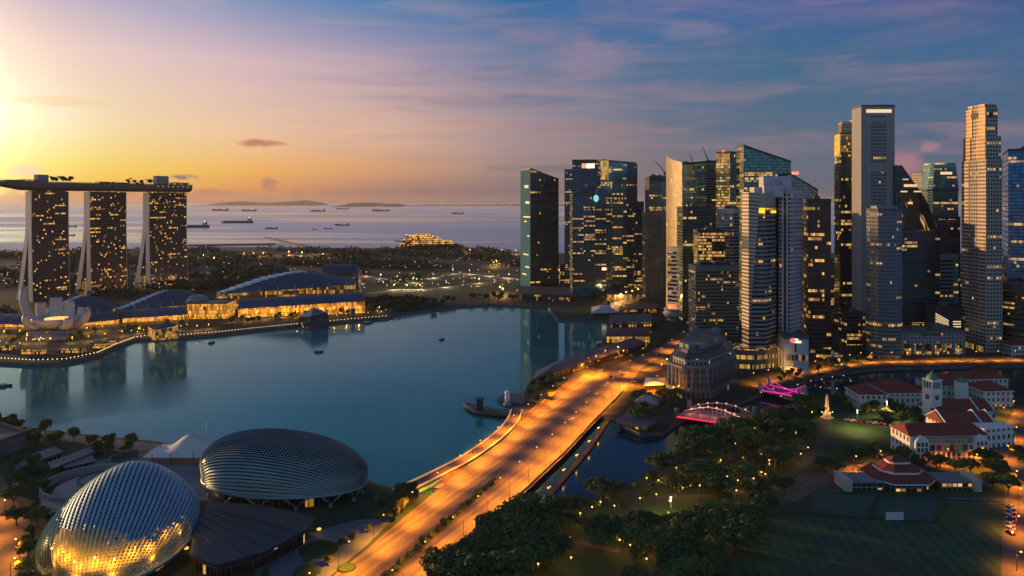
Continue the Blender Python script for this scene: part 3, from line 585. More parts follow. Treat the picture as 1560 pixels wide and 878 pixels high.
mb = MB(); q = a + (b - a) * .34 + n_ * .5; mb.lathe((0, 0, 0), [(.1, -.3), (2.4, -.3), (2.4, .3), (.1, .3)], 16); mb.v = [Vector((q.x + d.x * v.x, q.y + d.y * v.x - v.z, ZH(518.5, D) + v.y)) for v in mb.v]; part('logo_sign', mb, glow('red_logo', (1, .12, .1), 1.5), t)
for k, (u0, u1, za, zb_) in enumerate(((.41, .46, 0, 1.9), (.47, .52, 0, 1.9), (.53, .57, .2, 1.7), (.41, .46, -2.3, -.5), (.47, .52, -2.3, -.4), (.53, .58, -2.3, -.5), (.59, .63, -2.3, -.4), (.64, .69, -2.3, -.5))):
    facepart(t, fp, 0, u0, u1, ZH(518.5, D) + za, ZH(518.5, D) + zb_, glow('white_sign', (1, .8, .55), 1.6), 'sign_letter', .5)
# dark brown tower
D = 760; fp = rect(1223, 1231, 1266, D, .6)
t = tower('dark_tower', 'near black tower with scattered yellow lit office windows, right of the white podium', fp, ZH(305, D), fac(2.2, 4.4, .1, .35, (.012, .012, .014), (.02, .018, .018), .05, .17, 1.05, .15, .3), plant=1)
facepart(t, fp, 0, .36, 1, 3, ZH(528, D), fac(4.0, 4.4, .1, .4, (.02, .02, .02), (.02, .018, .018), .1, .4, 1.2), 'lower_lit_floors', .6)
mb = MB(); mb.prism(front(1262, 1284, D - 6, 24), LZ, 13); part('lit_pavilion', mb, fac(3, 5, .1, .3, (.1, .09, .04), (.06, .06, .05), .5, .5, .9), t)
# chamfered tower, its gold sunrise reflection painted into the glass colour
D = 1010; zt = ZH(186, D)
fpb = [(AX(1271, D + 12), D + 12), (AX(1280, D - 4), D - 4), (AX(1297, D - 4), D - 4), (AX(1311, D + 6), D + 6), (AX(1311, D + 44), D + 44), (AX(1273, D + 44), D + 44)]
t = tower('chamfered_tower', 'tall dark glass tower with chamfered golden shoulders left of the white slab', fpb, [ZH(203, D), ZH(203, D)] + [ZH(203, D)] * 4, fac(2.6, 4, .08, .25, (.02, .035, .04), (.02, .025, .03), .07, .14, 1.1, .08, .7), plant=0, parapet=.4)
mb = MB(); fi = [(AX(1277, D + 12), D + 12), (AX(1282, D - 3), D - 3), (AX(1296, D - 3), D - 3), (AX(1311, D + 7), D + 7), (AX(1311, D + 40), D + 40), (AX(1278, D + 40), D + 40)]
mb.prism(fi, ZH(203, D), zt); part('crown_block', mb, fac(2.6, 4, .08, .25, (.3, .24, .1), (.1, .1, .06), .1, .2, .7, .1, .85), t)
sidewall(t, fpb, 1, ZH(232, D), ZH(204, D), fac(2.6, 4, .05, .2, (.85, .55, .14), (.5, .36, .1), .25, .3, .8, .1, .9, .01), 'sun_tinted_facade', .2)
sidewall(t, fpb, 0, ZH(238, D), ZH(204, D), fac(2.6, 4, .05, .2, (.85, .55, .14), (.5, .36, .1), .25, .3, .8, .1, .9, .01), 'sun_tinted_facade', .2)
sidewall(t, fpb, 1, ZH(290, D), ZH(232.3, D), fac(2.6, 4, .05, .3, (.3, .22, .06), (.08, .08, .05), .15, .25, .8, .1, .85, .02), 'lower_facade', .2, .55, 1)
facepart(t, fpb, 1, .05, .5, ZH(222, D), ZH(207, D), fac(40, 40, 0, 0, (.04, .08, .1), (0, 0, 0), 0, 0), 'dark_recess', .5)
mb = MB(); c_ = P(1303, 183, D + 10); mb.prism(front(1299, 1310, D + 8, 8), zt, ZH(182, D)); part('red_crown_light', mb, glow('red_beacon', (1, .08, .08), 1.1), t)
# white slab
D = 905; fp = front(1312, 1363, D, 26, -1); zt = ZH(161, D)
M_SLAB = mat('slab_white', (.23, .255, .30), .6, var=.08)
t = tower('white_slab_tower', 'tallest pale grey slab tower with a narrow column of dark windows', fp, zt, M_SLAB, plant=0, parapet=.8, roof=M_ROOFG)
for (ya, yb) in ((181, 175), (249, 188), (340, 262)):
    facepart(t, fp, 0, .30, .74, ZH(ya, D), ZH(yb, D), fac(3.2, 4.2, .3, .42, (.012, .016, .024), (.21, .235, .28), .05, .1, .8, .15, .3), 'window_column', .12, th=.3)
facepart(t, fp, 0, .15, .9, ZH(172, D), ZH(167, D), glow('cream_sign', (1, .68, .4), .95), 'rooftop_sign', .7, 'long cream lit sign under the roof edge')
mb = MB(); mb.prism(front(1337, 1355, D + 6, 12), zt, ZH(158.5, D)); part('rooftop_plant', mb, M_METAL, t)
D = 790; c_ = Vector((AX(1347, D + 15), D + 15)); w = 24 * D / FOC
fo = ngon(c_, w * 1.06, 12, .26)
t = tower('round_tower', 'blue-grey twelve sided tower of small even windows in front of the white slab', fo, ZH(320, D), fac(2.1, 4.0, .34, .45, (.02, .03, .05), (.15, .18, .22), .04, .10, .9, .2, .3), 'office tower', plant=0, roof=M_ROOFG)
mb = MB(); mb.prism(front(1336, 1368, D + 14, 14), ZH(320, D), ZH(314, D)); part('crown_block', mb, M_SLAB, t)
mb = MB(); o1 = offset(fo, .5); mb.prism(o1, ZH(497.5, D), ZH(493.5, D)); part('lit_floor', mb, fac(2.1, 40, .3, 0, (.1, .08, .04), (.1, .1, .1), .75, .9, 1.0), t)
# dark wedge
D = 900; zt = ZH(252, D); mb = MB()
prof = [(1364, 520), (1364, 252), (1374, 252), (1388, 272), (1403, 292), (1417, 316), (1427, 345), (1431, 520)]
c_ = Vector((AX(1398, D + 15), D + 15, LZ)); t = root('wedge_tower', 'black glass tower whose right side curves down like a sail, warm sign inside', 'office tower', c_)
fpts = [P(x, y, D) for x, y in prof]; bpts = [P(x, y, D) + Vector((0, 32, 0)) for x, y in prof]
for q in fpts + bpts: q.z = max(q.z, LZ)
mb.face(fpts[::-1], [(p.x, p.z) for p in fpts[::-1]]); mb.face(bpts, [(p.x, p.z) for p in bpts])
for i in range(len(prof) - 1): mb.face([fpts[i], fpts[i + 1], bpts[i + 1], bpts[i]], [(0, i * 20), (0, i * 20 + 20), (32, i * 20 + 20), (32, i * 20)])
mb.f = [tuple(reversed(f)) if k < 2 else f for k, f in enumerate(mb.f)]
part('facade', mb, fac(3, 4.2, .08, .3, (.014, .02, .026), (.02, .024, .028), .03, .11, 1.0, .12, .4), t)
fq = [(AX(1364, D), D), (AX(1431, D), D)]
for (x0, x1, y0, y1, c2, s2) in ((1377, 1397, 285, 281, (1, .55, .3), 1.0), (1372, 1382, 293, 291, (1, .6, .2), 1.0), (1392, 1403, 293, 291, (1, .6, .2), 1.0), (1383, 1390, 311, 308, (1, .6, .15), 1.1), (1375, 1384, 274.5, 272.5, (.9, .7, .6), .6)):
    facepart(t, fq, 0, (x0 - 1364) / 67, (x1 - 1364) / 67, ZH(y0, D), ZH(y1, D), glow('warm_sign_%d' % x0, c2, s2), 'lit_panel', .5)
mb = MB(); mb.prism(front(1370, 1432, D - 26, 24), LZ, ZH(352, D - 26)); part('lower_block', mb, fac(3, 4.2, .08, .4, (.014, .02, .026), (.02, .026, .03), .05, .17, .9, .15, .4), t)
facepart(t, front(1370, 1432, D - 26, 24), 0, .3, .98, ZH(494, D), ZH(486, D), fac(3, 4.2, .08, .3, (.2, .1, .02), (.03, .02, .02), .6, .9, 1.0), 'orange_lit_floor', .6)
# small and mid towers behind
fp = front(1404, 1427, 1200, 30)
tower('office_tower', 'small pale far tower with close set floor lines, between wedge and teal tower', fp, ZH(265, 1200), fac(3, 4, .05, .5, (.1, .1, .11), (.26, .24, .25), .0, .0, .5), plant=1, roof=M_CONC)
D = 1000; fp = front(1421, 1460, D, 32)
t = tower('teal_tower', 'teal tower tapering to its top with a bright lit sign band', fp, ZH(290, D), fac(2.8, 4, .1, .35, (.04, .09, .1), (.05, .08, .09), .07, .30, 1.0), plant=0)
mb = MB(); fa, fb = front(1421, 1461, D, 32), front(1424, 1456, D + 3, 26)
for k in range(4):
    q = (k + 1) % 4; mb.face([(fa[k][0], fa[k][1], ZH(290, D)), (fa[q][0], fa[q][1], ZH(290, D)), (fb[q][0], fb[q][1], ZH(248, D)), (fb[k][0], fb[k][1], ZH(248, D))], [(0, 200), (30, 200), (28, 240), (2, 240)])
mb.cap(fb, ZH(248, D)); part('tapered_crown', mb, fac(2.8, 4, .1, .35, (.05, .12, .12), (.06, .09, .1), .08, .2, .9), t)
facepart(t, fb, 0, .25, .8, ZH(266, D), ZH(262, D), glow('cream_sign', (1, .68, .4), .95), 'rooftop_sign', 1.5, th=1.5)
fp = front(1430, 1463, 935, 30)
tower('office_tower', 'dark blue tower with a pale vertical edge below the teal tower', fp, ZH(332, 935), fac(3, 4, .08, .4, (.014, .024, .035), (.03, .04, .05), .04, .12, .9), plant=1)
fp = front(1430, 1460, 880, 24)
banded('striped_office', 'mid height blue-grey block with thin floor stripes beside the twin stepped tower', fp, ZH(388, 880), fac(2.5, 4, .1, .1, (.02, .03, .04), (.05, .06, .07), .14, .28, .9), mat('bluegrey_spandrel', (.16, .19, .22), .6), 4.6, .45, .4, 'office block')
# stepped twin tower at the right: rotated squares with stepped corners
D = 815; M_ST = (.40, .35, .31)
fu = fac(3.3, 4.1, .36, .42, (.015, .02, .026), M_ST, .03, .08, 1.0, .25, .2)
fp = rect(1466, 1503, 1527, D, .45); zt3, zt2, zt1 = ZH(236, D), ZH(198, D), ZH(157, D)
t = tower('stepped_tower', 'tall stepped stone tower with a sunlit golden left face and open crown', fp, ZH(244, D), fu, plant=0, parapet=.5, roof=M_CONC)
fsun = fac(6, 4.1, .04, .36, (.24, .17, .10), (.72, .50, .28), .0, .0, 0, .35, .3)  # gold of the low sun mixed into the stone and glass colours
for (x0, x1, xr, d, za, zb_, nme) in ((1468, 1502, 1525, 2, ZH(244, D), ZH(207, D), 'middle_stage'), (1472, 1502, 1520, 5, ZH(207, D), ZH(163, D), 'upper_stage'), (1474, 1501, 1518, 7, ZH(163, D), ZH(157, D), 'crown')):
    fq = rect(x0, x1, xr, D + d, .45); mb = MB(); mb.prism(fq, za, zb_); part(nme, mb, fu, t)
    for (u0, u1) in (((.62, 1.0), (0, .34))): sidewall(t, fq, 3, za, zb_, fsun, 'sun_tinted_bay', .8, u0, u1)
fq = rect(1466, 1503, 1527, D, .45)
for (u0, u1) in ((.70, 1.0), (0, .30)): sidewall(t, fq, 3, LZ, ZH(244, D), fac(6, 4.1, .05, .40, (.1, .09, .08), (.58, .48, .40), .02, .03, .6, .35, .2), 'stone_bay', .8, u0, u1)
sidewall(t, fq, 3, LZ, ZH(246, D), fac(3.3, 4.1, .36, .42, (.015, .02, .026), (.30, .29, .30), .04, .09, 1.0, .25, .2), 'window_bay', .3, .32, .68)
facepart(t, rect(1472, 1502, 1520, D + 5, .45), 3, .3, .65, ZH(177, D), ZH(169, D), M_ROOFD, 'crown_opening', 1.2, th=1)
facepart(t, rect(1472, 1502, 1520, D + 5, .45), 0, .25, .6, ZH(177, D), ZH(169, D), M_ROOFD, 'crown_opening', .6)
facepart(t, fq, 3, .1, .9, LZ, 9, fac(4, 9, .15, .1, (.3, .2, .05), (.15, .13, .1), .8, .8, .45), 'lit_lobby', 1.0)
D = 860; fp = rect(1528, 1536, 1600, D, .5)
t = tower('blue_tower', 'deep blue glass tower cut by the right edge of the view', fp, ZH(229, D), fac(2.6, 4, .1, .25, (.014, .06, .13), (.015, .035, .07), .03, .20, .9, .08, .6), plant=1)
sidewall(t, fp, 3, LZ, ZH(230, D), fac(2.6, 6, .1, .25, (.6, .55, .5), (.4, .36, .34), .05, .03, .5, .1, .9), 'bright_edge')
# low blocks on the quay at the right
D = 806; fp = front(1374, 1471, D, 30)
t = tower('arcade_block', 'long pale arcaded block with square windows and lit ground floor, along the river quay', fp, ZH(505, D), fac(4.0, 4.4, .55, .5, (.03, .05, .07), (.24, .26, .29), .12, .12, .8, .3, .1), 'arcade building', plant=2, roof=M_ROOFG)
facepart(t, fp, 0, .3, .62, ZH(511.5, D), ZH(508.5, D), M_ROOFD, 'dark_recess', .25)
for k in range(6): facepart(t, fp, 0, .04 + k * .16, .14 + k * .16, LZ, ZH(524, D), fac(3, 3.3, .2, .2, (.05, .03, .01), (.03, .03, .03), .3, .3, .9), 'arcade_opening', .2)
fp = front(1424, 1466, 850, 22)
t = tower('office_block', 'dark mid block with slanting lit slots behind the arcade', fp, ZH(468, 850), M_ROOFD, 'office block', plant=1)
for k in range(5):
    a = P(1425.5, 478 + k * 3.4, 849.4); b = P(1445, 489 + k * 3.2, 849.4); mb = MB(); mb.tube([a, b], .55, 6); part('lit_slot', mb, glow('slot_light', (1, .7, .4), .9), t)
for k in range(4): facepart(t, fp, 0, .66, .94, ZH(491 + k * 3.9, 850), ZH(489.4 + k * 3.9, 850), glow('slot_light', (1, .7, .4), .9), 'lit_slot', .5)
fp = rect(1527, 1540, 1600, 826, .6)
banded('brown_block', 'brown curved block with lit floor strips at the right edge of the quay', ngon((AX(1556, 845), 845), 23, 14, .1), ZH(432, 835), fac(2.6, 4, .1, .2, (.02, .018, .016), (.05, .04, .03), .1, .30, .9), mat('brown_spandrel', (.11, .085, .075), .6), 6.0, .5, .6, 'office block')
fp = front(1541, 1570, 800, 14)
t = tower('quay_house', 'small white house on the river quay by the brown block', fp, 16, fac(3.2, 4.2, .5, .45, (.02, .03, .04), (.5, .48, .46), .1, .0, .8), 'house', plant=0, roof=M_TILE)
# cranes above the skyline
def crane(name, label, x, y0, y1, tipx, tipy, D):
    b = P(x, y0, D); tip = P(tipx, tipy, D + 5); top = P(x, y1, D); r = root(name, label, 'tower crane', b)
    mb = MB(); mb.tube([b, top], 1.0, 4, 0, True, False); part('mast', mb, M_METAL, r)
    mb = MB(); mb.tube([top - (tip - top) * .18, top, tip], [.9, 1.0, .5], 4, 0, True, False); part('jib', mb, M_METAL, r)
    mb = MB(); mb.tube([top + Vector((0, 0, 5)), top + (tip - top) * .7], .25, 4); part('tie_cable', mb, M_METAL, r)
    mb = MB(); mb.box(tuple(top - (tip - top) * .16), (3, 3, 4)); part('counterweight', mb, M_CONC, r)
crane('tower_crane', 'thin dark tower crane leaning left above the dark striped tower', 1081, 275, 250, 1070, 224, 1150)
crane('tower_crane', 'short faint crane with a level jib left of the thin tall crane', 1055, 262, 247, 1051, 235, 1200)
crane('tower_crane', 'faint crane above the pale tower left of the golden blade', 1012, 272, 262, 998, 245, 1290)
# round-cornered low blocks and infill at street level (deep behind the front row)
INF = [(853, 861, 405, 1500, .2), (981, 990, 400, 1330, .3), (1084, 1094, 300, 1250, .15), (1245, 1273, 438, 1150, .35), (1250, 1272, 395, 1300, .15), (1310, 1316, 430, 1000, .3), (1290, 1318, 478, 860, .3), (1460, 1468, 420, 1050, .2), (1524, 1530, 380, 1100, .2), (1124, 1134, 335, 1080, .1)]
for k, (x0, x1, y, D, rp) in enumerate(INF):
    sub = ['slim dark infill block seen between the navy towers', 'low dark block left of the golden blade tower foot', 'dark infill tower behind the striped half built tower', 'dark lower block between the near black and chamfered towers', 'grey infill tower behind the chamfered tower', 'narrow block tucked behind the white slab',
           'low dark block with lit shop floors at the chamfered tower foot', 'narrow dark block left of the stepped stone tower', 'thin dark block right of the stepped stone tower', 'thin dark block left of the faceted tower'][k]
    tower('infill_block', sub, front(x0, x1, D, 22), ZH(y, D), fac(2.6, 4, .12, .35, (.02, .028, .034), (.04, .05, .055), .07, rp, .9), 'office block')
# ================================================================ three towers with the roof deck, and the malls at their feet
TA = math.radians(58); TB = Vector((math.cos(TA), math.sin(TA))); TN = Vector((math.sin(TA), -math.cos(TA)))   # along the row; towards the viewer
T0 = Vector((AX(48, 1235), 1235))
def on_row(px):
    k = (px - CX) / FOC; s_ = (k * T0.y - T0.x) / (TB.x - k * TB.y); return T0 + TB * s_
def rowp(s0, s_, t, z): q = s0 + TB * s_ - TN * t; return Vector((q.x, q.y, z))
TOPZ = 186.0
def low(z): return max(0, 1 - z / 125)
def back_off(z): return 9.4 + 27 * low(z) ** 1.35
def front_off(z): return -5 * low(z) ** 1.3
def thick(z): return 9 + 4.5 * low(z)
M_LEG = mat('pale_end_wall', (.62, .60, .60), .6, var=.12)
def leaning_tower(label, xl, xr, f_front, f_dark):
    s0 = on_row(xl); Lw = (on_row(xr) - s0).length; r = root('hotel_tower', label, 'hotel tower', rowp(s0, Lw / 2, 8, LZ)); zs = [LZ + (TOPZ - LZ) * i / 24 for i in range(25)]
    for nme, off, th, bulge in (('front_slab', front_off, thick, 0), ('rear_slab', back_off, thick, 0)):
        mb = MB()
        for za, zb in zip(zs, zs[1:]):
            for (t0, fl) in ((0, False), (1, True)):
                a, b, c, d = (rowp(s0, e_, off(q_) + t0 * th(q_), q_) for e_, q_ in ((0, za), (Lw, za), (Lw, zb), (0, zb)))
                uv = [(0, za), (Lw, za), (Lw, zb), (0, zb)]; pts = [a, b, c, d]
                mb.face(pts[::-1] if fl else pts, uv[::-1] if fl else uv, 0)
        mb.face([rowp(s0, 0, off(TOPZ), TOPZ), rowp(s0, Lw, off(TOPZ), TOPZ), rowp(s0, Lw, off(TOPZ) + th(TOPZ), TOPZ), rowp(s0, 0, off(TOPZ) + th(TOPZ), TOPZ)], None, 0)
        slab = part(nme, mb, f_front if nme == 'front_slab' else f_dark, r)
        for e, s_ in ((0, -1), (Lw, 1)):
            mb = MB()
            for za, zb in zip(zs, zs[1:]):
                p = [rowp(s0, e + s_ * .6, off(za) - .4, za), rowp(s0, e + s_ * .6, off(za) + th(za) + .4, za), rowp(s0, e + s_ * .6, off(zb) + th(zb) + .4, zb), rowp(s0, e + s_ * .6, off(zb) - .4, zb)]
                mb.face(p if s_ > 0 else p[::-1])
                q = [rowp(s0, e - s_ * .4, off(za) - .4, za), rowp(s0, e - s_ * .4, off(zb) - .4, zb)]; mb.face([q[0], p[0], p[3], q[1]] if s_ > 0 else [p[0], q[0], q[1], p[3]])
                q2 = [rowp(s0, e - s_ * .4, off(za) + th(za) + .4, za), rowp(s0, e - s_ * .4, off(zb) + th(zb) + .4, zb)]; mb.face([p[1], q2[0], q2[1], p[2]])
            part('end_wall', mb, M_LEG, slab)
    mb = MB(); mb.prism([tuple(rowp(s0, u * Lw, t, 0)[:2]) for u, t in ((.05, 1), (.95, 1), (.95, 16), (.05, 16))], TOPZ + .1, TOPZ + 5.5); part('top_storey', mb, fac(2.2, 5.6, .3, .2, (.25, .14, .03), (.06, .05, .05), .55 if xl > 60 else .1, .8 if xl > 60 else .1, .8), r)
    mb = MB(); q = [tuple(rowp(s0, u, t, 0)[:2]) for u, t in ((-.5, 8), (Lw * .5, 8), (Lw * .5, 30), (-.5, 30))]; mb.prism(q, LZ, 26); part('atrium', mb, fac(3, 30, .1, .05, (.2, .08, .02), (.1, .06, .04), .5, .9, .5), r)
    return r
for args in (('leftmost hotel tower under the long roof deck, hazy in the sunrise glare', 48, 104, .035), ('middle hotel tower under the long roof deck, amber windows at both sides', 137, 192, .07), ('rightmost hotel tower under the long roof deck, bright column of amber windows', 227, 284, .07)):
    leaning_tower(args[0], args[1], args[2], fac(2.6, 3.4, .2, .35, (.06, .036, .034), (.06, .045, .042), args[3] * 3.0, .07, 1.5, .15, .25, .03, .25), fac(2.6, 3.4, .2, .35, (.02, .024, .034), (.06, .05, .05), .03, 0, 1.2))
# long boat-shaped deck on top
sA = (on_row(-14) - T0).dot(TB); sB = (on_row(289) - T0).dot(TB); ZD = TOPZ + 5.6
dk = root('roof_deck', 'long boat shaped deck spanning the tops of the three hotel towers', 'roof deck', (*(T0 + TB * (sA + sB) / 2), ZD))
def deck_w(u): return 19.0 * min(1, (max(u, 0) / .16) ** .55) * (1 - .12 * max(0, (u - .9) / .1))
def hull(u, v):
    s_ = sA + (sB - sA) * u; w = deck_w(u) + .3; a = -math.pi * .5 + math.pi * v; t = 8 + w * math.sin(a); d = 14.0 * min(1, .25 + (u / .2) ** .8)
    return tuple(rowp(T0, s_, t, ZD + 9.5 - d * (max(math.cos(a), 0) ** .4)))
mb = MB(); mb.grid(hull, 60, 14, 0, True); mb.f = [tuple(reversed(f)) for f in mb.f]; part('hull', mb, mat('deck_hull', (.17, .145, .145), .5, .1, .15), dk)
mb = MB()
mb.grid(lambda u, v: tuple(rowp(T0, sA + (sB - sA) * u, 8 + (v - .5) * 2 * (deck_w(u) + .3), ZD + 9.5)), 60, 1, 0, False); part('deck_floor', mb, M_PAVE, dk)
mb = MB(); rail = [rowp(T0, sA + (sB - sA) * (i / 60), 8 - (deck_w(i / 60) + .2), ZD + 10.2) for i in range(61)]; mb.tube(rail, .5, 4); part('railing', mb, M_METAL, dk)
for (xa, xb, ya, h) in ((58, 75, 266, 0), (240, 258, 268, 0)):
    qa, qb = on_row(xa), on_row(xb); mb = MB(); L_ = (qb - qa).length; zt_ = ZH(ya, qa.y)
    mb.prism([tuple(rowp(qa, u * L_, t, 0)[:2]) for u, t in ((0, 2), (1, 2), (1, 14), (0, 14))], ZD + 9.5, zt_); part('roof_pavilion', mb, M_CONC, dk)
for (xa, xb, hh) in ((4, 30, 3.0), (30, 58, 4.0), (150, 175, 3.4), (176, 196, 2.6), (205, 218, 3.4), (262, 286, 5.2)):
    qa, qb = on_row(xa), on_row(xb); mb = MB(); L_ = (qb - qa).length
    mb.prism([tuple(rowp(qa, u * L_, t, 0)[:2]) for u, t in ((0, -4), (1, -4), (1, 10), (0, 10))], ZD + 9.5, ZD + 9.5 + hh); part('deck_cabin', mb, fac(3, 4, .2, .4, (.15, .09, .04), (.09, .08, .08), .3, .2, .8), dk)
for k in range(7):
    q = on_row(236 + k * 7.5); mb = MB(); mb.lathe((*(q + TN * (11.3)), ZD + 6.2), [(.05, -.5), (.5, 0), (.05, .5)], 6); part('deck_light', mb, M_BULBW, dk)
# mall halls: shell roofs with stepped left rim over lit glass fronts
M_SHELL = mat('hall_roof_blue', (.028, .062, .11), .55, 0, .15); M_FIN = mat('roof_fin', (.55, .68, .80), .4, .1, .1)
def hall(name, label, xl, xr, Dl, Dr, el, er, crest, depth, nfin, finx, glaz, mast=0, wallz=None):
    """Roof springing from the eave line (xl, el)-(xr, er) up to a crest [(share, row)], Dl/Dr depths of the eave ends."""
    a, b = Vector((AX(xl, Dl), Dl)), Vector((AX(xr, Dr), Dr)); d = b - a; n = Vector((-d.y, d.x)).normalized() * depth; za, zb = ZH(el, Dl), ZH(er, Dr)
    r = root(name, label, 'mall hall', (*((a + b) / 2 + n / 2), LZ))
    def crest_y(u):
        for (u0, y0), (u1, y1) in zip(crest, crest[1:]):
            if u <= u1:
                f = (u - u0) / max(u1 - u0, 1e-6); return y0 + (y1 - y0) * f
        return crest[-1][1]
    def zc(u):
        p = a + d * u + n * .62; return ZH(crest_y(u), p.y)
    def rf(u, v):
        p = a + d * u + n * v; e = za + (zb - za) * u; c = zc(u); w = v / .62
        z = e + (c - e) * math.sin(min(w, 1) * math.pi / 2) ** .9 if w <= 1 else c - (c - e) * .55 * ((w - 1) / .61) ** 1.6
        return (p.x, p.y, z)
    mb = MB(); mb.grid(rf, 28, 12, 0, True); part('shell_roof', mb, M_SHELL, r)
    for e in (.004, .996):
        mb = MB(); cv_ = [rf(e, v / 12) for v in range(13)]; mb.face([(cv_[0][0], cv_[0][1], LZ)] + [(p[0], p[1], p[2] - .05) for p in cv_] + [(cv_[-1][0], cv_[-1][1], LZ)]); part('end_wall', mb, fac(3, 5, .2, .3, (.05, .05, .05), (.08, .075, .07), .2, .2, .8), r)
    for k in range(nfin):                                            # stepped fins along the crest
        u0, u1 = finx[0] + (finx[1] - finx[0]) * k / nfin, finx[0] + (finx[1] - finx[0]) * (k + 1.25) / nfin
        v0 = .12 + .46 * (k / nfin) ** .8; mb = MB(); pts = []
        A = [Vector(rf(max(u0, 0), v)) + Vector((0, 0, 2.6)) for v in (v0, (v0 + .66) / 2, .66)]; B = [Vector(rf(min(u1, 1), v)) + Vector((0, 0, .8)) for v in (v0, (v0 + .66) / 2, .66)]
        mb.strip([tuple(p + Vector((0, 0, .9))) for p in A], [tuple(p) for p in B]); mb.face([tuple(A[0] - Vector((0, 0, .8))), tuple(B[0] - Vector((0, 0, .3))), tuple(B[0]), tuple(A[0] + Vector((0, 0, .9)))])
        mb.face([tuple(A[2] - Vector((0, 0, .8))), tuple(A[0] - Vector((0, 0, .8))), tuple(A[0] + Vector((0, 0, .9))), tuple(A[2] + Vector((0, 0, .9)))]); part('roof_fin', mb, M_FIN, r)
    mb = MB(); ins = n.normalized() * 4
    fpw = [tuple(a + ins), tuple(b + ins), tuple(b + n), tuple(a + n)]; mb.wall(fpw, LZ, [za - .8, zb - .8, zb - 2, za - 2]); part('glass_front', mb, glaz, r)
    L_ = d.length
    for k in range(mast):
        q = a + d * ((k + .5) / mast) - n.normalized() * 1.0; mb = MB(); e = za + (zb - za) * (k + .5) / mast; mb.tube([(q.x, q.y, LZ), (q.x, q.y, e + 7)], .5, 5); part('mast', mb, M_STEEL, r)
    return r
GL1 = fac(3.4, 6, .22, .1, (.22, .11, .025), (.10, .06, .03), .22, .42, .8, .3, .1, warm=.08)
GL2 = fac(2.6, 7, .12, .08, (.3, .16, .03), (.16, .09, .03), .6, .8, 1.0, .3, .1, warm=.08)
hall('exhibition_hall', 'largest blue shell roofed hall with stepped rim, right of the hotel towers', 328, 541, 1135, 1175, 449, 434, [(0, 446), (.1, 438), (.3, 424), (.55, 414.5), (.75, 416), (1, 425)], 85, 11, (.0, .62), GL1, 8)
hall('theatre_hall', 'blue shell roofed hall in front of the middle and right hotel towers', 176, 292, 1090, 1120, 474, 464, [(0, 470), (.2, 461), (.45, 449), (.7, 440.5), (.9, 442), (1, 448)], 60, 9, (.0, .62), GL1, 6)
hall('casino_hall', 'blue shell roofed hall behind the white lotus shaped museum', 60, 162, 1075, 1090, 482, 478, [(0, 472), (.2, 463), (.45, 452), (.6, 450.5), (.85, 458), (1, 470)], 55, 6, (.0, .55), GL1, 4)
D = 1260; fp = front(490, 546, D, 50, 6); mb = MB()
def bk(u, v): 
    p = Vector(fp[0]) + (Vector(fp[1]) - Vector(fp[0])) * u + (Vector(fp[3]) - Vector(fp[0])) * v
    return (p.x, p.y, ZH(424, D) + (ZH(405, D) - ZH(424, D)) * math.sin((.15 + .6 * v) * math.pi) * (1 - .5 * max(0, (u - .8) / .2) ** 2))
t = root('arched_hall', 'smaller blue arched roof behind the right end of the largest hall', 'mall hall', (*mid(fp), LZ)); mb.grid(bk, 14, 10); part('shell_roof', mb, M_SHELL, t)
for e in (.003, .997):
    mb = MB(); cv_ = [bk(e, v / 10) for v in range(11)]; mb.face([(cv_[0][0], cv_[0][1], LZ)] + [(p[0], p[1], p[2] - .05) for p in cv_] + [(cv_[-1][0], cv_[-1][1], LZ)]); part('end_wall', mb, M_ROOFD, t)
mb = MB(); mb.wall(fp, LZ, ZH(428, D)); part('glass_front', mb, fac(3, 5, .2, .4, (.03, .05, .07), (.05, .06, .07), .1, .1), t)
# long promenade arcades: blue canopy over gold lit shops
M_CAN = mat('canopy_blue', (.05, .08, .13), .45, .3, .15)
def arcade(label, xl, xr, Dl, Dr, yl, yr, depth, hb, gl=None, seg=10):
    """Canopy whose lower front edge runs (xl, yl)-(xr, yr) at depths Dl..Dr; shop front under it."""
    a, b = Vector((AX(xl, Dl), Dl)), Vector((AX(xr, Dr), Dr)); d = b - a; n = Vector((-d.y, d.x)).normalized(); za, zb = ZH(yl, Dl), ZH(yr, Dr)
    r = root('shopping_arcade', label, 'arcade', (*((a + b) / 2), LZ)); mb = MB()
    mb.grid(lambda u, v: ((a + d * u + n * depth * v).x, (a + d * u + n * depth * v).y, za + (zb - za) * u + hb * math.sin(v * math.pi / 2) + .3 * math.sin(u * 40)), 30, 5); part('canopy', mb, M_CAN, r)
    s0 = a + n * 5; mb = MB(); e = b + n * 5
    mb.wall([tuple(s0), tuple(e), tuple(e + n * (depth - 5)), tuple(s0 + n * (depth - 5))], LZ, [za - .3, zb - .3, zb + hb * .3, za + hb * .3]); part('shop_front', mb, gl or GL2, r)
    for k in range(seg):
        q = a + d * ((k + .5) / seg) + n * 1.2; mb = MB(); z = za + (zb - za) * (k + .5) / seg; mb.tube([(q.x, q.y, LZ), (q.x, q.y, z + .2)], .35, 5); part('column', mb, M_STEEL, r)
        l = bpy.data.lights.new('arcade_light', 'POINT'); l.energy = 5200 * d.length / seg / 18; l.color = (1, .46, .07); l.shadow_soft_size = .6; o = bpy.data.objects.new('arcade_light', l); C.objects.link(o); o.parent = r; o.location = Vector((q.x, q.y, min(z - 1.5, LZ + 9))) - n.to_3d() * 3 - ORI[r.name]
    return r
arcade('long gold lit shopping arcade below the largest hall', 362, 556, 1060, 1105, 471, 459, 30, 10)
arcade('gold lit shopping arcade below the theatre hall', 186, 286, 1015, 1045, 486, 479.5, 28, 8)
arcade('gold lit shopping arcade right of the lotus museum', 122, 182, 985, 1010, 493, 487, 24, 9)
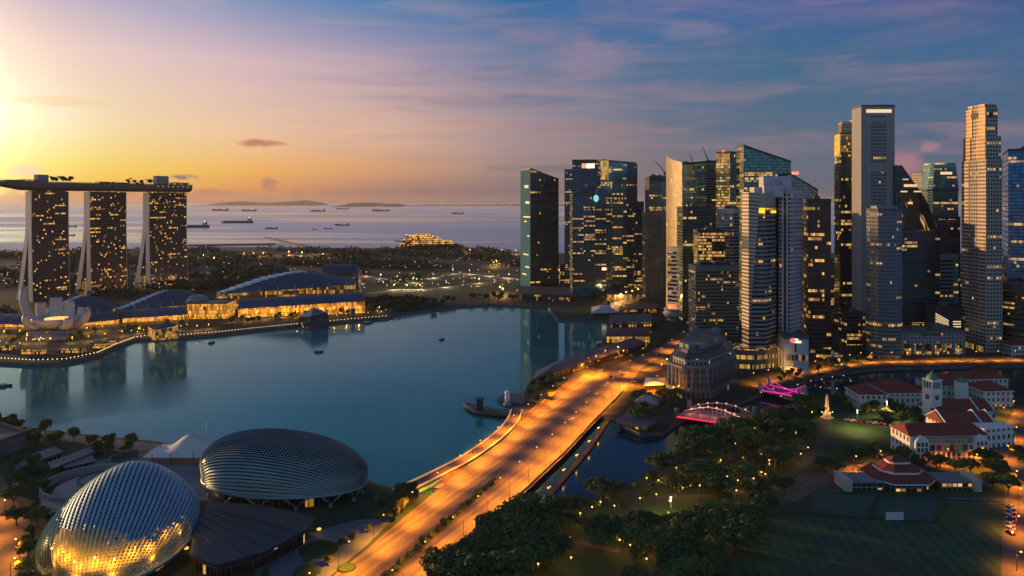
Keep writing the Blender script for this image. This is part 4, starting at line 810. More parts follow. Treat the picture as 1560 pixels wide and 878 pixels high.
arcade('gold lit arcade left of the lotus museum at the left edge', -60, 50, 985, 980, 492, 496, 30, 9)
D = 1052; fp = front(285, 345, D, 40, 4)       # tall gold atrium between the halls
t = tower('glass_atrium', 'tall brightly gold lit glass atrium between the theatre hall and largest hall', fp, ZH(462, D), fac(2.4, 5, .1, .1, (.45, .22, .03), (.25, .13, .03), .85, .95, 1.15, .3, .1, warm=0), 'glass atrium', plant=0, roof=M_CAN, parapet=1)
mb = MB(); c_ = mid(front(278, 306, D + 12, 40)); mb.lathe((c_[0], c_[1], ZH(463, D)), [(15, 0), (14, 3.5), (10.5, 7), (5, 9), (.2, 9.6)], 20); part('domed_roof', mb, mat('atrium_roof', (.26, .28, .30), .4, .3), t)
# glass pavilions standing in the bay
def crystal(label, pts, apex, D, f, cat='glass pavilion', z0=.3):
    c = mid(pts); r = root('glass_pavilion', label, cat, (c[0], c[1], 0)); mb = MB(); mb.prism(offset(pts, 1.5), -.5, 1.2); part('base', mb, M_QUAY, r); return r, c
D = G(247, 521, 0).y; fp = rect(226, 236, 271, D, .9); r, c = crystal('amber lit faceted glass pavilion standing in the bay', fp, None, D, None)
mb = MB(); zz = [ZH(503, D), ZH(500, D), ZH(497, D + 20), ZH(501, D + 10)]; mb.wall(fp, 1.2, zz); part('glass_wall', mb, fac(2.2, 3.6, .1, .06, (.3, .15, .04), (.1, .08, .07), .7, .8, .72, .2, .2, warm=0), r)
mb = MB(); top = Vector((c[0] + 6, c[1], ZH(494, D)));
for k in range(4):
    q = (k + 1) % 4; mb.face([(*fp[k], zz[k]), (*fp[q], zz[q]), tuple(top)])
part('faceted_roof', mb, mat('pavilion_glass', (.06, .10, .14), .15, .6, .1), r)
D = G(477, 504, 0).y; fp = rect(455, 474, 500, D, .8); r, c = crystal('dark faceted glass pavilion island with a pointed roof in the bay', fp, None, D, None)
mb = MB(); zz = [ZH(482, D), ZH(480, D), ZH(481, D + 15), ZH(486, D + 10)]; mb.wall(fp, 1.2, zz); part('glass_wall', mb, fac(2.6, 4, .1, .1, (.02, .04, .055), (.03, .05, .06), .03, .0, .6, .12, .5), r)
mb = MB(); top = Vector((c[0], c[1], ZH(470, D + 10)))
for k in range(4):
    q = (k + 1) % 4; mb.face([(*fp[k], zz[k]), (*fp[q], zz[q]), tuple(top)])
part('pointed_roof', mb, mat('pavilion_roof', (.12, .17, .22), .3, .4, .15), r)
mb = MB(); p0 = G(538, 489, 0); mb.prism(rect(533, 536, 541, p0.y, .6), -.5, ZH(473, p0.y)); mb.prism(offset(rect(533, 536, 541, p0.y, .6), 1.0), ZH(473, p0.y), ZH(471.5, p0.y)); single('pier_tower', mb, mat('pier_blue', (.05, .11, .16), .4, .3), 'small blue kiosk tower on the promenade right of the dark pavilion', 'kiosk')
# lotus shaped museum
D = 925; c = Vector((AX(86, D), D)); lot = root('lotus_museum', 'white lotus shaped museum with upswept petals on the bay edge', 'museum', (c.x, c.y, LZ)); M_PET = mat('petal_white', (.46, .44, .46), .5, var=.08)
def petal(ang, R, h, w, tilt):
    a = math.radians(ang); dr = Vector((math.cos(a), math.sin(a))); sd = Vector((-dr.y, dr.x)); mb = MB(); N, K = 12, 10
    def sec(i, k):
        s_ = i / N; rr = 4 + (R - 4) * math.sin(s_ * 1.75) / math.sin(1.75) ; zc = LZ + 11 + (h - 11) * s_ ** 1.7
        ww = w * (.35 + .65 * math.sin(min(1, s_ * 1.25) * math.pi * .55)) * (1 - .25 * s_); th = (5.0 + 3 * math.sin(s_ * 3.14)) * (1 - .2 * s_)
        tx = (R - 4) * 1.75 * math.cos(s_ * 1.75); tz = (h - 11) * 1.7 * max(s_, .02) ** .7; l = math.hypot(tx, tz); nx, nz = tz / l, -tx / l      # outward normal of the path
        t_ = 2 * math.pi * k / K; u, v = math.cos(t_) * ww, math.sin(t_); o = v * th if v > 0 else v * th * .12
        return (c.x + dr.x * (rr + nx * o) + sd.x * u, c.y + dr.y * (rr + nx * o) + sd.y * u, zc + nz * o)
    vs = [sec(i, k) for i in range(N + 1) for k in range(K)]; fs = [(i * K + k, i * K + (k + 1) % K, (i + 1) * K + (k + 1) % K, (i + 1) * K + k) for i in range(N) for k in range(K)]
    fs.append(tuple(range(N * K, N * K + K))); fs = [tuple(reversed(f)) for f in fs]; mb.idx(vs, fs, 0, True); p = part('petal', mb, M_PET, lot)
    mb = MB(); e = [Vector(v) for v in vs[N * K:]]; m_ = sum(e, Vector()) / K; mb.face([tuple(m_ + (q - m_) * .8 + Vector((0, 0, .5))) for q in e]); part('skylight', mb, mat('skylight_glass', (.05, .08, .1), .2, .4), p)
for ang, R, h, w in ((186, 37, 59, 7.5), (152, 32, 38, 8), (122, 29, 43, 9.5), (92, 28, 38, 9), (58, 29, 31, 8.5), (26, 32, 31, 7), (-6, 36, 29, 6.5), (-36, 31, 23, 7.5), (216, 31, 27, 7.5)): petal(ang, R, h, w, 0)
mb = MB(); mb.lathe((c.x, c.y, LZ), [(9, 0), (8, 7), (12, 9), (19, 12.5), (24, 17), (27, 22), (26, 22.4), (22, 18), (.2, 16)], 36); part('bowl', mb, M_PET, lot)
mb = MB(); mb.lathe((c.x, c.y, LZ + 18.0), [(13, 0), (13, 3.4), (.2, 3.5)], 20); part('lit_oculus', mb, glow('oculus_light', (1, .55, .12), 1.3), lot)
mb = MB(); mb.lathe((c.x + 6, c.y - 26, LZ), [(17, 0), (17, 8), (15, 8.2), (.2, 9)], 20, sx=1.5, sy=.6); part('glass_lobby', mb, fac(1.8, 8, .25, .05, (.03, .045, .055), (.10, .09, .09), .15, .1, .6), lot)
# promenade kiosks with lit fronts below the museum
for k, (x0, x1, y) in enumerate(((-22, 18, 534), (30, 66, 540), (88, 126, 538), (139, 160, 531), (163, 173, 526))):
    D = G(0, y).y; fp = front(x0, x1, D, 9); r = root('promenade_kiosk', ['lit glass kiosk at the left edge of the waterfront promenade', 'lit glass kiosk left of the lotus museum stem on the promenade', 'lit glass kiosk right of the lotus museum stem on the promenade', 'small lit kiosk on the promenade bend right of the museum', 'smallest lit kiosk on the promenade bend'][k], 'kiosk', (*mid(fp), LZ))
    mb = MB(); mb.prism(offset(fp, -1), LZ, LZ + 5.2); part('glass_wall', mb, fac(2.0, 5.4, .2, .12, (.3, .18, .04), (.12, .09, .05), .75, .8, 1.0, warm=.15), r)
    mb = MB(); mb.prism(offset(fp, 1), LZ + 5.3, LZ + 6.2, 0, True); part('flat_roof', mb, M_ROOFG, r)
# ================================================================ roads and the long bridge
def road(name, L, Rr, z, m=None):
    mb = MB(); mb.strip([(p[0], p[1], z) for p in L], [(p[0], p[1], z) for p in Rr]); return struct(name, mb, m or M_ASPH)
def lerp(a, b, t): return a + (b - a) * t
def sample(pts, n):
    d = [0]
    for a, b in zip(pts, pts[1:]): d.append(d[-1] + (b - a).length)
    out = []
    for i in range(n):
        t = d[-1] * i / (n - 1); k = max(j for j in range(len(d)) if d[j] <= t + 1e-9); k = min(k, len(pts) - 2)
        out.append(lerp(pts[k], pts[k + 1], (t - d[k]) / (d[k + 1] - d[k])))
    return out
ZB = LZ + .012
EL_ = [G(*p) for p in [(425, 948), (500, 884), (560, 835), (640, 768), (740, 688), (800, 640), (862, 591), (890, 570)]]
ER_ = [G(*p) for p in [(596, 948), (662, 884), (722, 824), (788, 762), (866, 688), (908, 642), (946, 604), (962, 584)]]
road('bridge_road', EL_, ER_, ZB, M_BRASPH)
def across(i_, t): return lerp(EL_[i_], ER_[i_], t)
def along(t, off=0.0, z=ZB, n=60):
    """Line running the length of the road at share t of its width."""
    return [Vector((p.x, p.y, z)) for p in sample([lerp(a, b, t) for a, b in zip(EL_, ER_)], n)]
# lane dashes, edge lines
mb = MB()
for t in (.10, .19, .28, .37, .60, .69, .78):
    ln = along(t, n=150)
    for i in range(0, 146, 5):
        a, b = ln[i], ln[i + 2]; d = (b - a).normalized(); n_ = Vector((-d.y, d.x, 0)) * .11; z = Vector((0, 0, .005)); mb.face([a - n_ + z, a + n_ + z, b + n_ + z, b - n_ + z])
for t in (.02, .455, .53, .87):
    ln = along(t, n=60)
    for a, b in zip(ln, ln[1:]):
        d = (b - a).normalized(); n_ = Vector((-d.y, d.x, 0)) * .12; z = Vector((0, 0, .005)); mb.face([a - n_ + z, a + n_ + z, b + n_ + z, b - n_ + z])
struct('lane_markings', mb, M_WHITEL)
# darker tyre tracks are a worn asphalt overlay
# central reserve, footways
def kerb(name, t0, t1, i0, i1, h, m, n=60):
    a, b = along(t0, n=n)[i0:i1], along(t1, n=n)[i0:i1]; mb = MB(); z = Vector((0, 0, h))
    for k in range(len(a) - 1):
        mb.face([a[k] + z, b[k] + z, b[k + 1] + z, a[k + 1] + z]); mb.face([a[k], a[k] + z, a[k + 1] + z, a[k + 1]][::-1]); mb.face([b[k], b[k] + z, b[k + 1] + z, b[k + 1]])
    return struct(name, mb, m)
M_KERB = mat('kerb_concrete', (.12, .115, .11), .75, var=.2)
kerb('central_kerb', .475, .505, 22, 58, .18, M_KERB); kerb('planted_reserve_ground', .465, .55, 0, 22, .2, M_GRASS)
kerb('footway', .885, .955, 18, 60, .15, M_KERB); kerb('brick_footway', -.07, -.005, 20, 57, .15, mat('footway_brick', (.14, .07, .05), .8))
# bridge girders and side barriers
br = root('road_bridge', 'broad road bridge with low pale parapets and dark soffit across the river mouth', 'road bridge', across(4, .5))
for nme, t0, t1, z0, z1 in (('parapet', .957, .972, LZ - 1.6, LZ + 1.15), ('parapet', -.085, -.072, LZ - 1.6, LZ + 1.05)):
    a, b = along(t0)[19:56], along(t1)[19:56]; mb = MB()
    for k in range(len(a) - 1):
        A, B, C_, D_ = a[k], b[k], b[k + 1], a[k + 1]
        for p, q in ((A, D_), (C_, B)): mb.face([(p.x, p.y, z0), (q.x, q.y, z0), (q.x, q.y, z1), (p.x, p.y, z1)])
        mb.face([(A.x, A.y, z1), (B.x, B.y, z1), (C_.x, C_.y, z1), (D_.x, D_.y, z1)])
    part(nme, mb, mat('parapet_stone', (.15, .13, .115), .7), br)
a, b = along(-.08)[19:56], along(.965)[19:56]; mb = MB()
mb.strip([(p.x, p.y, LZ - 1.5) for p in b], [(p.x, p.y, LZ - 1.5) for p in a]); mb.strip([(p.x, p.y, LZ - .02) for p in a], [(p.x, p.y, LZ - .02) for p in b])
part('deck_slab', mb, M_CONC, br)
for i in range(24, 52, 5):
    a, b = along(-.04)[i], along(.93)[i]; mb = MB(); d = (b - a); mb.box(tuple((a + b) / 2 - Vector((0, 0, ZB + .2 - .0)) + Vector((0, 0, .2))), (d.length, 2.2, 2.4), math.atan2(d.y, d.x)); part('pier', mb, M_QUAY, br)
# riverside walk beneath the bridge with lamp posts is built with the lamps
# far junction, quay roads
def strip_road(name, pts, w, m=None, z=LZ + .008):
    P_ = [G(*p) for p in pts]; L, Rr = [], []
    for i, p in enumerate(P_):
        d = (P_[min(i + 1, len(P_) - 1)] - P_[max(i - 1, 0)]); n_ = Vector((-d.y, d.x, 0)).normalized(); ww = w if isinstance(w, (int, float)) else w[i]
        L.append(p + n_ * ww / 2); Rr.append(p - n_ * ww / 2)
    return road(name, Rr, L, z, m)
strip_road('junction_road', [(905, 600), (926, 582), (944, 568), (958, 558), (975, 550), (995, 542), (1012, 534), (1035, 520), (1050, 505)], [46, 42, 34, 27, 24, 22, 22, 20, 18])
strip_road('side_road', [(938, 588), (962, 585), (985, 590), (1005, 600)], [26, 20, 13, 12], z=LZ + .016)
strip_road('hotel_road', [(985, 566), (1010, 558), (1035, 552)], 14, z=LZ + .02)
strip_road('far_avenue', [(930, 468), (952, 461), (975, 455), (1000, 450), (1030, 444)], 26)
strip_road('quay_walk', [(1150, 590), (1190, 580), (1225, 571), (1262, 563), (1300, 556), (1340, 552), (1400, 551), (1480, 550), (1560, 549)], 9, M_PAVE)
strip_road('avenue_road', [(-60, 690), (-36, 735), (-14, 790), (10, 850), (40, 930)], [24, 26, 28, 30, 32])
strip_road('theatre_road', [(1200, 762), (1250, 733), (1300, 716), (1380, 706), (1480, 706), (1600, 715)], [8, 9, 14, 16, 16, 16])
strip_road('theatre_street', [(1522, 720), (1530, 690), (1546, 660), (1566, 620)], 15, z=LZ + .014)
strip_road('field_road', [(1560, 930), (1558, 850), (1556, 790), (1558, 750), (1566, 720)], 16, z=LZ + .018)
M_TRACK = mat('park_path', (.055, .05, .042), .85)
strip_road('park_path', [(1180, 745), (1205, 722), (1228, 702), (1246, 684), (1258, 660), (1258, 636)], [6, 6, 7, 8, 8, 9], M_TRACK)
strip_road('park_walk', [(850, 838), (880, 826), (920, 834), (965, 842), (1010, 850), (1060, 866)], 5, M_TRACK)
strip_road('river_walk', [(965, 762), (1000, 758), (1040, 757), (1090, 755), (1140, 748)], 5, M_TRACK)
# lawns and courts
sheet('memorial_lawn', [(1232, 640), (1258, 634), (1330, 642), (1378, 655), (1384, 668), (1330, 676), (1290, 684), (1240, 674), (1228, 655)], M_GRASS, .004)
sheet('field', [(1090, 930), (1120, 850), (1165, 800), (1185, 786), (1300, 792), (1400, 797), (1545, 803), (1548, 930)], M_FIELD, .004)
sheet('pitch', [(1285, 930), (1296, 850), (1358, 850), (1362, 930)], mat('worn_pitch', (.055, .05, .03), .9, var=.3), .008)
M_COURT = mat('court_green', (.02, .07, .06), .8, var=.2)
for q in ([(1240, 752), (1336, 755), (1318, 788), (1236, 781)], [(1342, 757), (1430, 759), (1420, 794), (1330, 789)], [(1186, 755), (1212, 753), (1204, 768), (1180, 769)]): sheet('court', q, M_COURT, .007)
sheet('bowling_green', [(1443, 766), (1541, 769), (1538, 802), (1428, 797)], mat('mown_green', (.06, .075, .025), .9, var=.2), .007)
sheet('club_terrace', [(1216, 722), (1290, 716), (1300, 748), (1188, 752)], mat('terrace_brown', (.07, .055, .05), .85), .006)
sheet('riverside_lawn', [(955, 775), (1070, 762), (1080, 790), (1010, 806), (945, 800)], M_GRASS, .004)
sheet('park_lawn', [(840, 855), (900, 838), (960, 860), (950, 930), (800, 930)], M_GRASS, .004)
sheet('promontory_lawn', [(852, 484), (925, 485), (985, 478), (960, 467), (870, 468)], M_GRASS, .004)
sheet('plaza', [(270, 900), (360, 858), (470, 812), (545, 792), (600, 790), (560, 830), (500, 880), (470, 930), (260, 930)], mat('plaza_paving', (.10, .14, .17), .6, var=.2), .004)
sheet('forecourt_paving', [(90, 735), (150, 700), (240, 690), (330, 700), (330, 760), (120, 790)], mat('plaza_paving', (.10, .14, .17)), .004)
sheet('promenade_paving', [(-100, 640), (0, 652), (100, 672), (200, 684), (330, 700), (420, 712), (420, 704), (235, 675), (60, 657), (-100, 630)], M_PAVE, .006)
for nme, px_, py_, r_, cc in (('planting_bed', 486, 838, 9, 0), ('planting_bed', 352, 880, 10, 0), ('planting_bed', 528, 866, 4, 0), ('planting_bed', 468, 872, 6, 0)):
    c_ = G(px_, py_); mb = MB(); mb.lathe((c_.x, c_.y, LZ), [(r_, 0), (r_, .5), (r_ - .5, .55), (.1, .9)], 24); single(nme, mb, M_GRASS, ['round raised planting bed on the plaza beside the bridge road', 'round planting bed at the bottom edge below the dark fan roof', 'small planting bed on the plaza corner by the road', 'small planting bed between the plaza and the bridge road'][(486, 352, 528, 468).index(px_)], 'planting bed')
# ================================================================ the pair of spiny theatre domes
M_RIM = mat('rim_blue', (.20, .32, .42), .4, .3, .1)
def dome(name, label, c, axis_deg, ra, rb, zb, h, peak, nu, nv, spine, cladf, mats, bean=0.0, legs=True, twist=0.0, pw=2.6, skew=0.0, skewy=0.0, hump=0.0, pe=.56, flat=1.0):
    """Shell over an elongated plan: rings of panels, each panel a small folded sunshade standing proud of the glass."""
    ax_ = math.radians(axis_deg); A = Vector((math.cos(ax_), math.sin(ax_))); B = Vector((-A.y, A.x)); r = root(name, label, 'theatre dome', (c.x, c.y, LZ))
    def S2(u, v):
        """u, v in -1..1 over the plan; squared grid folded onto the oval."""
        px_ = u * math.sqrt(1 - v * v / 2); py_ = v * math.sqrt(1 - u * u / 2); rho = min(1.0, math.hypot(px_, py_)); r2 = math.sin(rho * math.pi / 2) ** 1.0; f_ = r2 / max(rho, 1e-6); px_, py_, rho = px_ * f_, py_ * f_, min(1.0, r2)
        tuck = 1 - .06 * max(0, (rho - .94) / .06) ** 2; x, y = px_ * ra * tuck, py_ * rb * tuck
        y *= 1 + twist * (x / ra); y -= bean * rb * (x / ra) ** 2; x += skew * y; y -= skewy * x
        hh = h * (1 + peak * (x / ra)); hh += hump * math.exp(-((px_ - .36) ** 2 + py_ ** 2 * .6) / .26); z = zb + hh * (1 - rho ** pw) ** pe
        return Vector((c.x + A.x * x + B.x * y, c.y + A.y * x + B.y * y, z))
    def S(u, v):
        th = 2 * math.pi * u; k = math.asin(min(1, 1 - v)) / (math.pi / 2); e, f = k * math.cos(th), k * math.sin(th)
        # inverse of the fold
        t = 2 * math.sqrt(2); q = lambda s_: math.sqrt(max(0, s_))
        return S2(.5 * q(2 + e * e - f * f + t * e) - .5 * q(2 + e * e - f * f - t * e), .5 * q(2 - e * e + f * f + t * f) - .5 * q(2 - e * e + f * f - t * f))
    glass = MB(); shade = MB(); gold = MB()
    for j in range(nv):
        for i in range(nu):
            U = lambda k: -1 + 2 * k / nu
            Vv = lambda k: -1 + 2 * k / nv
            q = [S2(U(i), Vv(j)), S2(U(i + 1), Vv(j)), S2(U(i + 1), Vv(j + 1)), S2(U(i), Vv(j + 1))]
            n_ = (q[1] - q[0]).cross(q[3] - q[0])
            if n_.length < 1e-6: continue
            n_.normalize(); m_ = (q[0] + q[1] + q[2] + q[3]) / 4
            lit, open_ = cladf(m_, i / nu, j / nv)
            (gold if lit else glass).face([tuple(p) for p in q], [(p.x, p.y) for p in q])
            s_ = (q[1] - q[0]).length; hgt = min(spine * s_, 1.5) * (1 if lit else flat); top = (q[2] + q[3]) / 2 + n_ * hgt * .15; k = .5 - open_ * .5
            tip = lerp(m_, (q[0] + q[1]) / 2, .25) + n_ * hgt
            a_, b_ = lerp(q[3], m_, open_ * .5), lerp(q[2], m_, open_ * .5); lw, rw = lerp(q[0], m_, open_ * .9), lerp(q[1], m_, open_ * .9)
            shade.face([tuple(a_), tuple(tip), tuple(b_)][::1]); shade.face([tuple(a_), tuple(lerp(a_, lw, .8)), tuple(tip)]); shade.face([tuple(b_), tuple(tip), tuple(lerp(b_, rw, .8))])
    g = part('glass_shell', glass, mats[0], r)
    if gold.f: part('lit_foyer_glass', gold, mats[2], r)
    part('sunshade_skin', shade, mats[1], r)
    mb = MB(); ring = [S(i / 72, 0) + Vector((0, 0, -.2)) for i in range(73)]; mb.tube(ring, .85, 6, 0, False); part('rim_beam', mb, M_RIM, r)
    if legs:
        for k in range(legs):
            u = (k + .5) / legs; p = S(u, 0); i_ = Vector((c.x, c.y, 0)); ft = lerp(Vector((p.x, p.y, LZ)), Vector((c.x, c.y, LZ)), .05); w = .36 / legs
            for s_ in (-1, 1):
                e = S(u + s_ * w, 0); mb = MB(); mb.tube([ft + Vector((0, 0, 1.2)), e], .42, 6); part('branched_column', mb, M_STEEL, r)
            mb = MB(); mb.lathe((ft.x, ft.y, LZ), [(1.1, 0), (.9, 1.5), (.1, 1.6)], 8); part('column_foot', mb, M_CONC, r)
    mb = MB(); base = [S(i / 40, 0) for i in range(40)]; fp = [tuple(Vector((c.x, c.y)) + (Vector((p.x, p.y)) - Vector((c.x, c.y))) * .86) for p in base]
    mb.wall(fp, LZ, zb - .2); part('ground_wall', mb, mats[3], r)
    mb = MB(); mb.cap([(p.x, p.y) for p in base], zb - .3); part('soffit', mb, M_ROOFD, r)
    return r, S, S2
M_SHG = mat('dome_glass', (.015, .03, .035), .15, .4, .1); M_SHADE = mat('sunshade_metal', (.24, .42, .56), .5, .5, .12); M_SHADE2 = mat('sunshade_dark', (.26, .40, .44), .5, .4, .12)
def clearmat():
    m = bpy.data.materials.new('clear_foyer_glass'); m.use_nodes = True; t = m.node_tree; t.nodes.clear(); o = t.nodes.new('ShaderNodeOutputMaterial'); x = t.nodes.new('ShaderNodeMixShader'); tr = t.nodes.new('ShaderNodeBsdfTransparent'); gl_ = t.nodes.new('ShaderNodeBsdfGlossy'); gl_.inputs['Roughness'].default_value = .1; x.inputs[0].default_value = .06; tr.inputs[0].default_value = (1, .9, .7, 1)
    t.links.new(tr.outputs[0], x.inputs[1]); t.links.new(gl_.outputs[0], x.inputs[2]); t.links.new(x.outputs[0], o.inputs[0]); return m
M_FOY = clearmat()
cL = Vector((-185, 354, LZ)); axL = 107
def cladL(m_, u, v):
    d = Vector((m_.x - cL.x, m_.y - cL.y)); a = math.radians(axL); x = d.x * math.cos(a) + d.y * math.sin(a)
    z_edge = 23.5 + 1.6 * math.sin(d.x * .13 + 1) - .10 * d.x; lit = m_.z < z_edge + 2.5 * noise.noise(m_ * .35) and d.y < 7 - d.x * .22
    return lit, (min(.66, .22 + .1 * (z_edge - m_.z)) if lit else .04)
domeL, SL, SL2 = dome('theatre_dome', 'left theatre dome, silver blue spines above and gold lit mesh below', cL, axL, 50, 34.5, LZ + 5, 21, .22, 66, 48, .6, cladL, (M_SHG, M_SHADE, M_FOY, fac(3, 8, .2, .1, (.1, .05, .02), (.05, .04, .04), .5, .4, .6, warm=0)), bean=.04, legs=0, twist=.06, pw=2.7, skewy=.05, hump=9, flat=.28)
mb = MB()
for j in range(40):
    for i in range(40):
        q = [SL2(-1 + i / 20, -1 + j / 20), SL2(-1 + (i + 1) / 20, -1 + j / 20), SL2(-1 + (i + 1) / 20, -1 + (j + 1) / 20), SL2(-1 + i / 20, -1 + (j + 1) / 20)]
        k_ = Vector((cL.x, cL.y, 4)); mb.face([tuple(k_ + (p - k_) * .84) for p in q])
part('foyer_inner_wall', mb, mat('gold_wall', (.62, .44, .16), .7, var=.25, scale=.3), domeL)
for k in range(11):
    u_ = .345 + k * .047; v_ = .17 if k % 2 else .13; p = SL(u_ % 1, v_); k_ = Vector((cL.x, cL.y, 6)); p = k_ + (p - k_) * .93; mb = MB(); mb.lathe(tuple(p), [(.02, -.55), (.55, 0), (.02, .55)], 8); part('foyer_lamp', mb, glow('foyer_lamp', (1, .62, .15), 5), domeL)
    for z_ in (0, -6): l = bpy.data.lights.new('foyer_light', 'POINT'); l.energy = 2100 if z_ == 0 else 650; l.color = (1, .50, .05); l.shadow_soft_size = .5; o = bpy.data.objects.new('foyer_light', l); C.objects.link(o); o.parent = domeL; o.location = p + Vector((0, -.8, z_ - .8)) - ORI[domeL.name]
def cladR(m_, u, v): return False, .10 if m_.z < 24 else .03
cR = Vector((AX(434, 428), 428, LZ))
domeR, SR, SR2 = dome('theatre_dome', 'right theatre dome, dark teal spined shell on branching white columns', cR, -13, 52, 31, LZ + 7, 22, -.16, 72, 46, .6, cladR, (M_SHG, M_SHADE2, M_FOY, fac(3, 8, .2, .1, (.03, .03, .03), (.04, .045, .05), .2, .1, .6, warm=0)), bean=0, legs=14, twist=-.12, pw=3.6, pe=.44, flat=.8)
# dark fan-shaped roof between the domes
fan = [(296, 800), (288, 846), (330, 862), (400, 842), (470, 806), (482, 788), (400, 770), (318, 764)]
fp = [tuple(G(*p, 11)[:2]) for p in fan]; r = root('foyer_hall', 'dark blue fan shaped foyer roof between the two theatre domes', 'foyer', (*mid(fp), LZ))
mb = MB(); mb.prism(fp, 10, 11.2, 0, True); part('fan_roof', mb, mat('fan_roof_blue', (.012, .028, .05), .5, .1, .2), r)
for k in range(5):
    a, b = lerp(Vector((*fp[0], 11.3)), Vector((*fp[7], 11.3)), k / 5), lerp(Vector((*fp[2], 11.3)), Vector((*fp[4], 11.3)), k / 5 + .08); mb = MB(); mb.tube([a, b], .28, 4); part('roof_seam', mb, M_METAL, r)
mb = MB(); mb.wall(offset(fp, -3 if sum(fp[i][0] * fp[(i + 1) % 8][1] - fp[(i + 1) % 8][0] * fp[i][1] for i in range(8)) > 0 else 3), LZ, 10); part('glass_wall', mb, fac(2.4, 7, .2, .1, (.02, .02, .022), (.06, .04, .035), .1, .06, .8), r)
for px_, py_ in ((372, 773), (486, 806), (297, 785), (297, 797), (284, 835)):
    c_ = G(px_, py_, 5); mb = MB(); mb.lathe((c_.x, c_.y, 5), [(.05, -.5), (1.0, -.4), (1.1, .2), (.05, .5)], 10); part('wall_lamp', mb, glow('amber_lamp', (1, .45, .08), 1.6), r)
# open-air theatre: tensile canopy and mast
a = G(235, 696, 6); tent = root('stage_canopy', 'white tensile stage canopy with tall thin mast on the waterfront behind the domes', 'stage canopy', G(290, 698))
c_ = G(293, 697); pk = [(-30, -4, 6), (-6, 6, 15), (8, 4, 15), (22, -2, 9)]
def cv(u, v):
    x = -26 + 52 * u; rid = 5 + 10 * math.exp(-((x + 1) / 11) ** 2) + 4 * math.exp(-((x - 14) / 7) ** 2); y = (v - .5) * 26; z = LZ + rid - (abs(v - .5) * 2) ** .8 * (rid - 4.2); return (c_.x + x, c_.y + y, z)
mb = MB(); mb.grid(cv, 26, 10); part('canopy', mb, mat('tent_fabric', (.62, .58, .6), .6, var=.06), tent)
m0 = Vector((AX(315, c_.y + 14), c_.y + 14, LZ)); mb = MB(); mb.tube([m0, (m0.x, m0.y, ZH(641, m0.y))], [.55, .18], 6); part('mast', mb, M_STEEL, tent)
for (dx, dy) in ((-20, -12), (-8, -13), (6, -13), (18, -12), (24, 10), (-24, 8)):
    mb = MB(); mb.tube([(c_.x + dx, c_.y + dy, LZ), (c_.x + dx * 1.02, c_.y + dy, LZ + 7.5)], .22, 5); part('support_pole', mb, M_METAL, tent)
for (dx) in (-10, 2, 12):
    mb = MB(); mb.lathe((c_.x + dx, c_.y - 9, LZ + 5.2), [(.05, -.4), (.5, 0), (.05, .4)], 8); part('stage_lamp', mb, glow('stage_lamp', (1, .6, .35), 5), tent)
# low curved forecourt walls and roofs at the left
def ringwall(name, label, px_, py_, rx, a0, a1, h, th, m, cat='curved wall', sy=1.0, topmat=None):
    c_ = G(px_, py_); mb = MB(); N = 28
    o = [(c_.x + rx * math.cos(math.radians(a0 + (a1 - a0) * i / N)), c_.y + rx * sy * math.sin(math.radians(a0 + (a1 - a0) * i / N))) for i in range(N + 1)]
    i_ = [(c_.x + (rx - th) * math.cos(math.radians(a0 + (a1 - a0) * i / N)), c_.y + (rx - th) * sy * math.sin(math.radians(a0 + (a1 - a0) * i / N))) for i in range(N + 1)]
    mb.prism(o + i_[::-1], LZ, LZ + h); return single(name, mb, m, label, cat)
ringwall('curved_wall', 'large curved pale terrace wall behind the left theatre dome', 140, 742, 26, 75, 290, 4.5, 1.2, M_CONC)
ringwall('curved_wall', 'inner curved dark wall round the sunken court behind the left dome', 152, 735, 12, 20, 250, 3.2, 1.0, mat('dark_wall', (.08, .09, .1), .7))
c_ = G(128, 752); mb = MB(); mb.lathe((c_.x + 6, c_.y + 6, LZ), [(24, 0), (24, 2.2), (23, 2.4), (.1, 2.5)], 36); single('raised_court', mb, mat('court_paving', (.12, .17, .20), .6, var=.2), 'round raised grey court inside the curved terrace wall', 'terrace')
ringwall('curved_wall', 'curved dark wall segment near the stage canopy', 200, 705, 13, 100, 260, 4, 1.2, mat('dark_wall', (.08, .09, .1), .7))
fp = [tuple(G(*p, 12)[:2]) for p in ((-60, 700), (40, 662), (-5, 648), (-110, 662))]
if sum(fp[i][0] * fp[(i + 1) % 4][1] - fp[(i + 1) % 4][0] * fp[i][1] for i in range(4)) < 0: fp = fp[::-1]
t = tower('grey_hall', 'plain grey flat roofed hall at the left edge above the road', fp, 13.5, mat('hall_grey', (.14, .155, .17), .7), 'hall', roof=M_ROOFG, plant=1)
